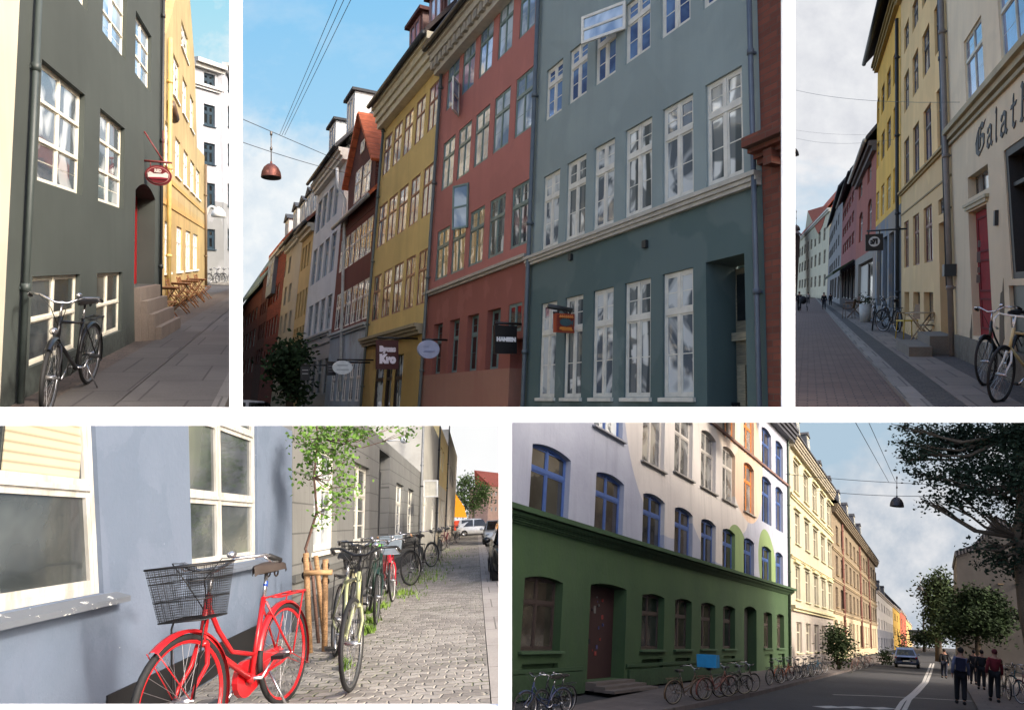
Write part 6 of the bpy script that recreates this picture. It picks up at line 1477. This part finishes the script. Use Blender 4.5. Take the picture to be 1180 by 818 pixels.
# the mural: circles of paint on the render, given in metres on the wall
mu=N('mural_render'); X=mu.xyz(); v=mu.noise(.5,6,.6); fine=mu.noise(6,5,.6)
zb=h.q(700,741,600,594).y
lil=mu.mix(mu.ramp(v,[(.3,0.),(.7,1.)]),C(146,149,162),C(162,165,176))
def circ(col,cpx,cpy,edge,c):
    """filled circle painted round the wall point seen at a pixel"""
    p=h.pt(cpx,cpy); r_=(h.pt(*edge)-p).length
    d=mu.math('SQRT',mu.math('ADD',mu.math('POWER',mu.math('SUBTRACT',X[0],p.x),2),mu.math('POWER',mu.math('SUBTRACT',X[2],p.y),2)))
    return mu.mix(mu.math('LESS_THAN',d,r_),col,c)
w_c=C(190,184,178)
col=circ(lil,768,490,(722,500),w_c); col=circ(col,822,500,(786,560),w_c); col=circ(col,850,560,(858,613),w_c)
col=circ(col,858,516,(877,520),C(194,168,146)); col=circ(col,836,460,(851,515),C(194,180,166))
col=circ(col,885,655,(884,612),C(120,140,92)); col=circ(col,852,668,(862,634),C(120,140,92))
grn=mu.mix(mu.ramp(v,[(.3,0.),(.7,1.)]),C(46,70,42),C(58,82,48))
low=mu.math('LESS_THAN',X[2],zb); col=mu.mix(low,col,grn)
st_=mu.noise(1.2,5,.65,src=mu.mapv((1.5,1.5,.15))); col=mu.mix(mu.ramp(st_,[(.5,0.),(.8,.3)]),col,C(60,66,62))
mu.bump(mu.math('ADD',fine,mu.math('MULTIPLY',v,1.5)),.5,.02)
h.wall(mu.fin(col,.85),depth=1)
gm=plaster(C(48,72,44),var=.1,dirt=.3)
for y_,th_,pr_ in ((586,.28,.42),(593,.16,.28),(600,.10,.12)): h.band(600,y_,th_,pr_,gm,'belt',steps=2)
m=MB(); z=h.q(700,741,776,780-31).y
h.band(860,757.5,.10,.06,gm,'belt',xl=722,xr=855,steps=1); h.band(860,757.5,.10,.06,gm,'belt',xl=562,xr=672,steps=1)
h.band(820,486,.14,.12,plaster(C(120,92,84)),'belt',steps=1); h.band(890,476,1.0,.8,paint(C(62,64,72),.6),'cornice',steps=4)
m=MB(); d1.bar(m,.0,1,0,.98,.48,.54); d=m.build('door',paint(C(46,22,22),.7),h.root)
rnd=random.Random(5); m=MB()
for i in range(26):
    u=rnd.uniform(.05,.7);v0=rnd.uniform(.2,.85); p=d1.p(u,v0); s0=rnd.uniform(.04,.16); m.box(p.x,p.x+s0,.47-.001*i,.48,p.y,p.y+s0*rnd.uniform(.8,1.8),i%4)
m.build('posters',[plain(C(96,96,92)),plain(C(60,60,92)),plain(C(120,48,44)),plain(C(30,30,34))],d)
m=MB(); d2.bar(m,.0,1,0,.98,.48,.54); d=m.build('door',paint(C(30,30,30),.5),h.root); m=MB()
for i in range(30):
    p=d2.p(.02,rnd.uniform(.05,.85)); y0=rnd.uniform(.05,.35); m.box(p.x-.015-.001*i,p.x+.03,y0,y0+.15,p.y,p.y+rnd.uniform(.1,.3),i%3)
m.build('posters',[plain(C(150,150,146)),plain(C(160,90,110)),plain(C(90,80,70))],h.root)
root=empty('stone_steps',S.M@h.L,'worn stone steps at the graffitied red door of the green house','steps'); za=d1.c[0].y; xa,xb=d1.c[0].x,d1.c[1].x
for i in range(3): m=MB(); m.box(xa-.1-.15*i,xb+.1+.1*i,-.36*(i+1),-.001-.36*i,0,za*(1-i/3)-.005); m.build('step',slab(C(98,90,84),2,1,.002),root)
m=MB(); m.box(h.bl.x,d1.c[0].x-.3,-.08,.01,-.05,.55); m.box(d1.c[1].x+.3,d2.c[0].x-.1,-.08,.01,-.05,.5); m.build('plinth',gm,h.root)
h.pipe(909.5,741,470,780,r=.09,mat=paint(C(60,74,60),.5)); h.roof(tiles(C(60,60,66)),1,40,.8)
HG_=h
# cream house
b=h.base(911.7,741)
c=House(S,'cream stuccoed apartment house with dormers next to the green painted house',b,1084,'L',name='apartment_house'); c.outline(911.8,961,913,507,741)
cf=paint(C(190,182,160),.5); sc_=dict(frame=cf,fr=.1,mw=.1,tw=.1,trans=(.66,),leaf=0,bars=(1,1),rec=.16,glass='brown',sill=.14,sillc=plaster(C(206,196,160)))
c.row(914.5,530,565,(914.5,920.5),(953,957.8),5,sc_); c.row(916.6,590,625.5,(916.4,921.8),(954,958.6),5,sc_); c.row(918,652,690,(917,922.5),(955,959.6),5,sc_)
c.row(918.4,716,752,(918.2,924.5),(955,959.4),5,sc_)
c.wall(plaster(C(166,160,138),var=.05,dirt=.2,low=C(166,156,146),zs=c.q(930,741,913,697).y),depth=10)
for y_,t_,p_ in ((563+8,.3,.2),(697,.35,.3),(640,.2,.15)): c.band(914,y_,t_,p_,plaster(C(196,184,146)),'belt')
c.band(913,507,.9,.6,plaster(C(150,142,124)),'cornice',steps=4); c.roof(tiles(C(70,72,78)),5,52,.7)
gry=paint(C(96,100,106),.5)
for px in (918,932,945,956): c.dormer(px,1.8,1.8,.2,gry,tiles(C(70,72,78)),cf)
m=MB()
for (y_,ref) in ((526,914.5),(586,916.6),(648,918)):
    qa=c.quad(914.2,921,ref,y_-1.5,y_+1.5); qb=c.quad(953,958.2,ref,y_-1.5,y_+1.5)
    for i in range(5): q=lerpQ(qa,qb,i/4); m=MB(); q.bar(m,0,1,0,.6,-.2,.0); q.bar(m,.1,.9,.6,1,-.14,-.001); m.build('window_hood',plaster(C(206,196,150)),c.root)
# brown brick house
b=c.base(961.2,741)
d=House(S,'long brown brick apartment house with many narrow windows',b,1078,'L',name='apartment_house'); d.outline(961.2,1011.5,962,586,741)
sd=dict(sc_,frame=paint(C(92,74,62),.5),sillc=plaster(C(150,128,96)),glass='dark')
for (t,bt,n_) in ((606,626,13),(640,662,13),(676,699,13)): d.row(964,t,bt,(963.4,966.2),(1008.6,1010),n_,sd)
d.row(964,714,747,(963.4,966.2),(1008.6,1010),13,sd)
d.wall(brick(C(128,112,88),C(106,92,72),C(140,128,106),.24,.09,low=C(176,160,130),zs=d.q(980,741,964,706).y),depth=10)
for y_ in (634,668,704): d.band(964,y_,.25,.18,plaster(C(150,132,104)),'belt')
for px,py_ in ((973,606),(993,632),(1003,646)): d.pipe(px,741,py_,746,r=.14,mat=plaster(C(100,60,48)))
d.band(962,586,.9,.7,plaster(C(110,98,80)),'cornice',steps=4); d.roof(tiles(C(66,68,74)),5,52,.8)
for px in (968,978,987,995,1002,1008): d.dormer(px,1.9,1.9,.2,gry,tiles(C(66,68,74)),cf)
# further houses
def far(label,prev,xl,xr,ref,ytop,colr,lowc,rows,vx,rc=C(70,72,80),n_=4,dn=0):
    k=House(S,label,prev.base(xl,741),vx,'L'); k.outline(xl,xr,ref,ytop,741)
    for t,bt in rows: 
        w_=(xr-xl)/n_*.42; k.row(ref,t,bt,(xl+w_*.6,xl+w_*1.7),(xr-w_*1.2,xr-w_*.5),n_,sd,glass='dark',arch=0,sill=0,frame=cf)
    k.wall(plaster(colr,dirt=.1,low=lowc,zs=3.6) if lowc else plaster(colr,dirt=.1),depth=9); k.band(ref,ytop,.5,.4,plaster(C(170,160,150)),'cornice'); k.roof(tiles(rc),6,50,.4)
    for i in range(dn): k.dormer(xl+(xr-xl)*(i+.5)/dn,1.8,1.6,.3,gry,tiles(rc),cf)
    return k
e1=far('whitish grey lower house with slate roof beyond the brown brick house',d,1011.8,1030,1012,682,C(186,180,172),C(120,122,130),((692,702),(712,724),(734,748)),1074,n_=7,dn=4)
e2=far('bright yellow narrow house far down the street',e1,1030.2,1038,1030,698,C(186,150,66),None,((706,714),(722,732)),1072,n_=3)
e3=far('orange red narrow house beyond the bright yellow one',e2,1038.2,1045,1038,703,C(160,80,56),None,((712,720),(728,736)),1070,n_=3)
e4=far('ochre house far down the street on the left',e3,1045.2,1051,1045,714,C(176,150,96),None,((720,727),),1068,n_=2)
e5=far('grey house last in the left row before the bridge',e4,1051.2,1056,1051,722,C(150,140,136),None,((727,732),),1066,n_=2)
# right side: gabled grey house, its trees
P=S.at(1103,741,62); q_=S.Rm@Vector((1,0,0)); r=House(S,'tall plain grey gabled house behind the trees on the right',Vector((P.x,P.y,-S.h)),CX+F*q_.x/q_.y,'R'); r.outline(1104,1300,1140,600,741)
r.poly=[r.bl,r.br]+[r.pt(*p) for p in ((1300,560),(1180,596),(1166,612),(1148,600),(1136,618),(1122,634),(1102,640))]
r.wall(plaster(C(92,86,80),dirt=.3),depth=12); m=MB(); e_=[r.pt(*p) for p in ((1101,641),(1122,634),(1136,618),(1148,600),(1166,612),(1180,596),(1300,560))]
for a_,b2 in zip(e_[:-1],e_[1:]): m.extr([(a_.x,-.3,a_.y),(b2.x,-.3,b2.y),(b2.x,-.3,b2.y+.35),(a_.x,-.3,a_.y+.35)],(0,12,0))
m.build('roof',tiles(C(58,56,60)),r.root)
r.band(1160,700,.2,.15,plaster(C(110,104,96)),'belt')
r.row(1150,650,672,(1150,1156),(1170,1177),2,sd,glass='dark')
dkl=leaf(C(30,40,26),C(46,60,34)); mdl=leaf(C(44,54,34),C(62,74,46))
def tre(label,px,pyb,dist,bl,n,size,lm,r0,seed,name='tree',th=None):
    k=dist/F; B=S.at(px,pyb,dist); B.z=-S.h; top=S.at(px,pyb-30,dist)
    tree(S,label,B,[B,(B+top)/2,top],[(tuple(S.at(x,y_,dist+random.Random(int(x*7+y_)).uniform(-1,1)*rx*k*.6)),(rx*k,(th or rx*.9)*k,ry*k)) for x,y_,rx,ry in bl],n,size,lm,r0=r0,seed=seed)
tre('tall loose tree in the middle distance left of the dark tree',1080,745,95,[(1078,676,12,10),(1070,688,8,10),(1088,682,12,14),(1080,700,12,12),(1090,705,10,14),(1074,712,7,9),(1084,725,10,12),(1094,722,8,12),(1066,680,5,5),(1083,664,8,5)],7000,.34,mdl,.4,2)
tre('dark dense rounded tree above the walking people',1125,752,58,[(1125,700,22,14),(1108,712,14,12),(1142,706,15,13),(1118,688,14,8),(1135,690,14,9),(1126,718,26,10),(1104,724,10,7),(1148,720,10,8),(1106,735,10,5),(1140,733,12,5),(1160,712,9,9),(1098,704,6,6)],14000,.22,dkl,.25,5)
tre('low green trees beyond the end of the street near the bridge',1064,742,190,[(1062,735,6,5),(1070,733,6,7),(1057,737,4,4),(1076,736,5,5)],1500,.6,mdl,.3,6)
# the big overhanging tree at the upper right (trunk stands outside the picture)
D_=21; k=D_/F; B=S.gnd(1215,830); B=Vector((S.at(1195,741,D_).x,D_,-S.h)); bl=[]
rnd=random.Random(21)
outl=[(1040,492,12,6),(1060,498,14,9),(1042,512,10,8),(1040,530,8,8),(1060,525,16,12),(1085,510,22,18),(1115,508,24,20),(1150,505,26,22),(1180,505,20,24),(1058,545,10,7),(1080,548,14,10),(1105,545,20,14),(1135,540,20,16),(1165,545,20,20),(1075,580,10,5),(1092,574,14,9),(1112,575,12,8),(1118,562,16,9),(1145,570,16,10),(1168,580,16,12),(1140,592,9,6),(1158,598,8,6),(1178,600,12,12),(1132,590,10,5),(1140,630,12,7),(1125,632,8,4),(1155,640,12,8),(1150,648,16,8),(1172,640,14,10),(1176,655,14,9),(1067,578,6,4),(1195,540,24,40),(1215,580,24,50),(1210,500,30,30)]
for x,y_,rx,ry in outl: bl.append((tuple(S.at(x,y_,D_+rnd.uniform(-1.2,1.2))),(rx*k,rx*k*.8,ry*k)))
tree(S,'big dark leafy tree overhanging the street from the upper right',B,[B,S.at(1186,700,D_),S.at(1176,620,D_),S.at(1182,560,D_),S.at(1170,500,D_)],bl,24000,.10,leaf(C(28,38,30),C(44,56,40)),r0=.26,seed=9,bk=.22)
# unseen block added at right to shade road and facade; trees cast the dapple
X_=10.5; rb=House(S,'unseen brown brick block added to shade the long street from the near right',Vector((X_,2,-S.h)),1080,'R',name='apartment_house')
rb.poly=[Vector((-44,0)),Vector((-9,0)),Vector((-9,19)),Vector((-44,19))]; rb.bl,rb.br,rb.tr,rb.tl=rb.poly[0],rb.poly[1],rb.poly[2],rb.poly[3]
for zz in (1.2,4.6,8,11.4,14.8):
    for i in range(10):
        x=-42+3.1*i; q=Q((x,zz),(x+1.2,zz),(x+1.2,zz+1.8),(x,zz+1.8)); rb.hole(q,.15)
NOCLIP.add(rb.root); rb.wall(brick(C(120,82,66),C(98,66,54),C(120,104,90),.24,.09),depth=3)
for i,(tx,ty) in enumerate(((9.2,14),(9.6,22.5),(9.2,30),(9.8,38))):
    B=Vector((tx,ty,-S.h)); bl=[]; rn=random.Random(40+i)
    for j in range(16): bl.append(((tx+rn.uniform(-2.6,2.2),ty+rn.uniform(-3.2,3.2),rn.uniform(9.5,20)),(rn.uniform(.8,1.5),rn.uniform(.8,1.5),rn.uniform(.7,1.3))))
    t_=tree(S,['street tree nearest','second street tree','third street tree','fourth street tree'][i]+' in the row before the brown brick block on the right',B,[B,B+Vector((.1,0,7)),B+Vector((-.1,.2,13)),B+Vector((.2,0,19))],bl,3000,.30,mdl,r0=.3,seed=50+i,twigs=True); NOCLIP.add(t_)
# shrubs at the wall
P=HG_.base(911,741)
def shr(label,px,pyb,bl,n,size,lm,seed,name='climbing_shrub'):
    B=S.gnd(px,pyb); k=B.y/F; return shrub(S,label,B,[(tuple(S.at(x,y_,B.y)),(rx*k,rx*k*.8,ry*k)) for x,y_,rx,ry in bl],n,size,lm,name,'shrub',None,seed)
shr('tall loose climbing shrub growing against the cream house',966,771,[(966,760,6,10),(962,745,8,8),(970,742,8,9),(966,730,9,7),(976,745,6,6),(960,735,5,5)],2200,.20,mdl,3)
shr('dark clipped shrub at the foot of the whitish grey house',1022,764,[(1022,758,5,7)],500,.2,dkl,4)
shr('dark green leafy shrub hanging by the yellow and red houses',1040,757,[(1040,745,4,6),(1041,735,3,6)],400,.25,dkl,6)
# ground
XL=S.gnd(913.6,768).x
def gx(px,py): return S.gnd(px,py)
asp=asphalt(C(52,52,54)); strip(S,'road',-60,60,10,420,asp,z=-.12,th=.3)
# left pavement as a slightly converging sheet
def sheet(name,pix,mat,z=0,th=.0,kind='structure'):
    m=MB(); pts=[]
    for p in pix: q=S.gnd(*p); pts.append((q.x,q.y,-S.h+z))
    m.extr([(p[0],p[1],p[2]-.25) for p in pts],(0,0,.25)) if th else m.add(pts,[tuple(range(len(pts)))])
    return tag(m.build(name,mat,None,S.M),kind=kind)
sheet('pavement',[(560,832),(670,845),(760,818),(870,797),(960,775),(1046,756),(1040,752),(905,764)],slab(C(92,84,80),.8,.8),z=0,th=1)
sheet('pavement',[(1092,752),(1100,765),(1128,818),(1140,860),(1330,860),(1240,790),(1130,752)],slab(C(84,80,78),.8,.8),z=.0,th=1)
wp=paint(C(176,174,168),.8)
def line(pts,w_,nm='road_marking'):
    m=MB(); 
    for i in range(len(pts)-1):
        a_=S.gnd(*pts[i],z=-.12);b2=S.gnd(*pts[i+1],z=-.12); d_=(b2-a_).normalized(); n_=Vector((-d_.y,d_.x,0))*w_/2; z=-S.h-.114
        m.add([(a_.x-n_.x,a_.y-n_.y,z),(a_.x+n_.x,a_.y+n_.y,z),(b2.x+n_.x,b2.y+n_.y,z),(b2.x-n_.x,b2.y-n_.y,z)],[(0,1,2,3)])
    tag(m.build(nm,wp,None,S.M),kind='structure')
line([(960,800),(1010,801.5),(1060,804),(1130,808)],.16); line([(1036,830),(1048,806),(1058,797),(1068,786),(1073,774),(1076,764)],.14); line([(1026,830),(1040,808),(1052,798),(1064,786),(1069,774),(1073,764)],.14)
for a_ in ((950,814.5,0,0),(980,815,0,0),(1010,816,0,0)): line([(a_[0]-6,a_[1]),(a_[0]+16,a_[1]-.5)],.5)
# far end: bridge or low building
P=S.gnd(1068,743.5); kk=150/F
m=MB(); B=Vector((S.at(1068,741,230).x,230,-S.h)); root=empty('low_building',S.M@Matrix.Translation(B),'long low grey building across the far end of the street','building'); k=230/F
m.box(-14*k,16*k,0,8,2,(741-724)*k); m.build('wall',plaster(C(120,128,138)),root); m=MB(); m.box(-15*k,17*k,-.5,9,(741-724)*k,(741-723)*k); m.build('roof',plaster(C(96,102,112)),root)
# hanging lamps
for (px,py,dist,w_,lb) in ((1033.5,583.5,26,13,'large dark bell street lamp hanging against the sky over the road'),(1060.5,680,75,5.5,'second hanging street lamp, smaller, further down the road'),(1066.5,702.5,120,3.6,'third hanging street lamp down the road'),(1069.3,714.5,160,2.8,'fourth tiny hanging street lamp down the road')):
    P=S.at(px,py,dist); k=dist/F; pendant(S,lb,P,w_*k,w_*.75*k,w_*1.5*k,C(70,68,70),None,'street lamps hanging over the long road')
wire(S,'wire holding the large bell lamp from the cream house to the tree',S.at(905,546,27),S.at(1180,560,25),.1,.010); wire(S,'thin wire just under the shade line of the large bell lamp',S.at(940,565,27),S.at(1120,570,25),.1,.010)
for i in range(2): wire(S,'%s of two faint wires slanting up the sky from the large lamp'%('left' if i==0 else 'right'),S.at(1024+8*i,555,27),S.at(972+18*i,462,14),0,.007)
# car
P=S.gnd(1045.5,768.5,z=-.12); car(S,'silver blue car driving away down the middle of the street',P,R(92),C(130,146,176),Hh=1.5,W=1.8,name='car')
# people
def pp(label,px,yh,yf,**k):
    P=S.gnd(px,yf); return person(S,label,P,k.pop('rz',R(90)),S.h*(yf-yh)/(yf-S.hyp(px)),**k)
pp('man in black jacket and jeans walking away left of the group',1088,747,781,top=C(18,18,22),legs=C(26,30,46),stride=.16)
pp('person in black trousers with a pale shirt and blue jumper round the waist, nearest walker',1107,745,811,top=C(96,98,118),legs=C(16,16,20),stride=.14,bag=C(26,26,48),armb=.05)
pp('person in dark clothes just right of the pale shirted walker',1122,748,788,top=C(22,22,26),legs=C(24,24,30),stride=.2)
pp('person in a dark coat standing between the walkers and the red jacket',1131,748,794,top=C(20,20,22),legs=C(20,20,22),stride=.12,coat=True)
pp('person in a dark red hooded jacket pushing a bicycle',1146,747,808,top=C(104,20,28),legs=C(18,18,20),hair=C(84,22,30),stride=.3,coat=True)
bk=bicycle('bicycle pushed by the person in the red jacket',C(30,34,38),'lady',(S.gnd(1160,812),S.gnd(1146,803)),S,None,detail=14)
stand(bk,S,(S.gnd(1163,806),S.gnd(1154,801)))
bicycle('teal and grey bicycle parked at the right edge behind the red jacket',C(60,96,98),'gent',(S.gnd(1196,806),S.gnd(1168,803)),S,None,detail=14,rack=BLK(),basket='wire',lamp=True)
bicycle('dark red bicycle at the very right edge of the long street',C(96,30,34),'lady',(S.gnd(1206,815),S.gnd(1178,812)),S,None,detail=14)
# bicycles in front of the green house
G='bicycles parked before the green house'
def bb_(label,x0,y0,x1,y1,c,**k): return bicycle(label,c,k.pop('style','lady'),(S.gnd(x0,y0),S.gnd(x1,y1)),S,G,detail=12,**k)
bb_('dark blue bicycle in the shade at the lower left before the first window',646,826,604,832,C(40,52,84),rack=BLK()); bb_('second dark bicycle beside the dark blue one at the lower left',654,821,622,829,C(30,34,40))
L_=[(776,811,806,806.5,C(90,70,50),'lady','brown bicycle nearest in the rack by the lower green wall'),(812,806,840,802,C(120,70,60),'lady','bicycle carrying a bright blue crate'),(830,803,858,799,C(60,64,60),'gent','grey green bicycle right of the blue crate'),(846,799,868,796.5,C(50,40,40),'lady','dark bicycle last in the row before the open doorway')]
proto=None
for (x0,y0,x1,y1,c_,sy,lb) in L_: o=bb_(lb,x0,y0,x1,y1,c_,style=sy,rim=metal(C(170,166,150),.4),steer=-8)
P=S.gnd(818,806)+Vector((0,0,.86)); m=MB(); k=P.y/F; root=empty('crate',S.M@Matrix.Translation(P),'bright blue plastic crate on the bicycle before the green wall','crate')
m.box(-.28,.28,-.2,.2,0,.03); 
for x in (-.28,.26): m.box(x,x+.02,-.2,.2,.03,.34)
for y_ in (-.2,.18): m.box(-.26,.26,y_,y_+.02,.03,.34)
m.build('shell',paint(C(36,132,176),.4),root)
lst=[(887,789,900,787,C(50,60,50)),(897,786,911,784,C(176,90,50)),(906,784,919,782,C(60,40,40)),(918,782,928,780.5,C(30,34,44)),(926,781,936,779,C(110,110,112)),(934,779,944,777,C(60,110,130)),(941,777,950,775.5,C(40,40,46)),(984,773,991,771,C(80,50,40)),(991,771,998,769.5,C(40,40,44)),(998,769,1004,768,C(96,60,50))]
nmz=['dark green bicycle just right of the open doorway','orange bicycle by the green house corner','maroon bicycle at the drainpipe corner','black bicycle before the cream house','light grey bicycle before the cream house','teal bicycle with a blue box before the cream house','dark grey bicycle left of the climbing shrub','brown bicycle right of the climbing shrub','black bicycle before the brown brick house','reddish bicycle furthest along the brown brick house']
for (x0,y0,x1,y1,c_),lb in zip(lst,nmz): bb_(lb,x0,y0,x1,y1,c_,style='lady' if x0%2 else 'gent',basket='wire' if x0 in(926,984) else None,steer=-10)
def skyG(n,X,k):
    z=n.math('DIVIDE',X[2],k); f=n.noise(1/(80*k),6,.6,src=n.mapv((.7,1,1.4))); g=n.noise(1/(36*k),5,.6)
    e=n.math('ADD',n.math('DIVIDE',n.math('SUBTRACT',-150,z),160),n.math('MULTIPLY',f,1.2)); x=n.math('DIVIDE',X[0],k); e=n.math('ADD',e,n.math('DIVIDE',n.math('SUBTRACT',x,430),300))
    cl=n.mix(n.ramp(g,[(.35,0.),(.65,1.)]),C(190,200,212),C(226,228,232))
    return n.mix(n.ramp(e,[(.3,0.),(.7,1.)]),C(178,202,220),cl)
sky_back(S,'sky_e',880,1230,478,760,420,skyG)
# ================================================================= every street ends at the edge of its opening in the display wall
bpy.context.view_layer.update()
def wmat(o):
    m=o.matrix_local if o.parent is None else wmat(o.parent)@o.matrix_local
    return m
def planes(w):
    l,r,t,b=w; P=[]
    E=Vector((0,0,EYE))
    if l is not None: P.append((E,Vector((F,-(l-CX),0)).normalized()))         # keep the side where dot>0
    if r is not None: P.append((E,Vector((-F,(r-CX),0)).normalized()))
    if t is not None: P.append((E,Vector((0,(CY-t),-F)).normalized()))
    if b is not None: P.append((E,Vector((0,-(CY-b),F)).normalized()))
    P.append((Vector((0,WY+.05,0)),Vector((0,1,0)))); return P
def rt(o):
    while o.parent is not None: o=o.parent
    return o
dead=set(); seen={}
for o,S_ in ALL:
    if S_ is None or o.type!='MESH' or rt(o) in NOCLIP: continue
    M=wmat(o); bb=[M@Vector(c) for c in o.bound_box]; out=False; cross=[]
    for p,n_ in planes(S_.wedge):
        d=[(q-p).dot(n_) for q in bb]
        if max(d)<=0: out=True; break
        if min(d)<0: cross.append((p,n_))
    if out: dead.add(o); continue
    if cross:
        me=o.data.copy() if o.data.users>1 else o.data; o.data=me; bm=bmesh.new(); bm.from_mesh(me); Mi=M.inverted(); Nt=M.to_3x3().transposed()
        for p,n_ in cross:
            if not bm.verts: break
            bmesh.ops.bisect_plane(bm,geom=bm.verts[:]+bm.edges[:]+bm.faces[:],plane_co=Mi@p,plane_no=-(Nt@n_).normalized(),clear_outer=True)
        if not bm.faces: dead.add(o); bm.free(); continue
        bm.to_mesh(me); bm.free(); me.update()
kid={}
for o,_ in ALL:
    if o.parent is not None: kid.setdefault(o.parent,[]).append(o)
def alive(o):
    ks=[c for c in kid.get(o,[]) if alive(c)]
    return (o.type=='MESH' and o not in dead) or bool(ks)
rm=[o for o,_ in ALL if not alive(o)]
for o,_ in ALL:
    if o in dead and o not in rm:       # keep the tie but drop the geometry
        o.data=bpy.data.meshes.new(o.name)
for o in rm: bpy.data.objects.remove(o)
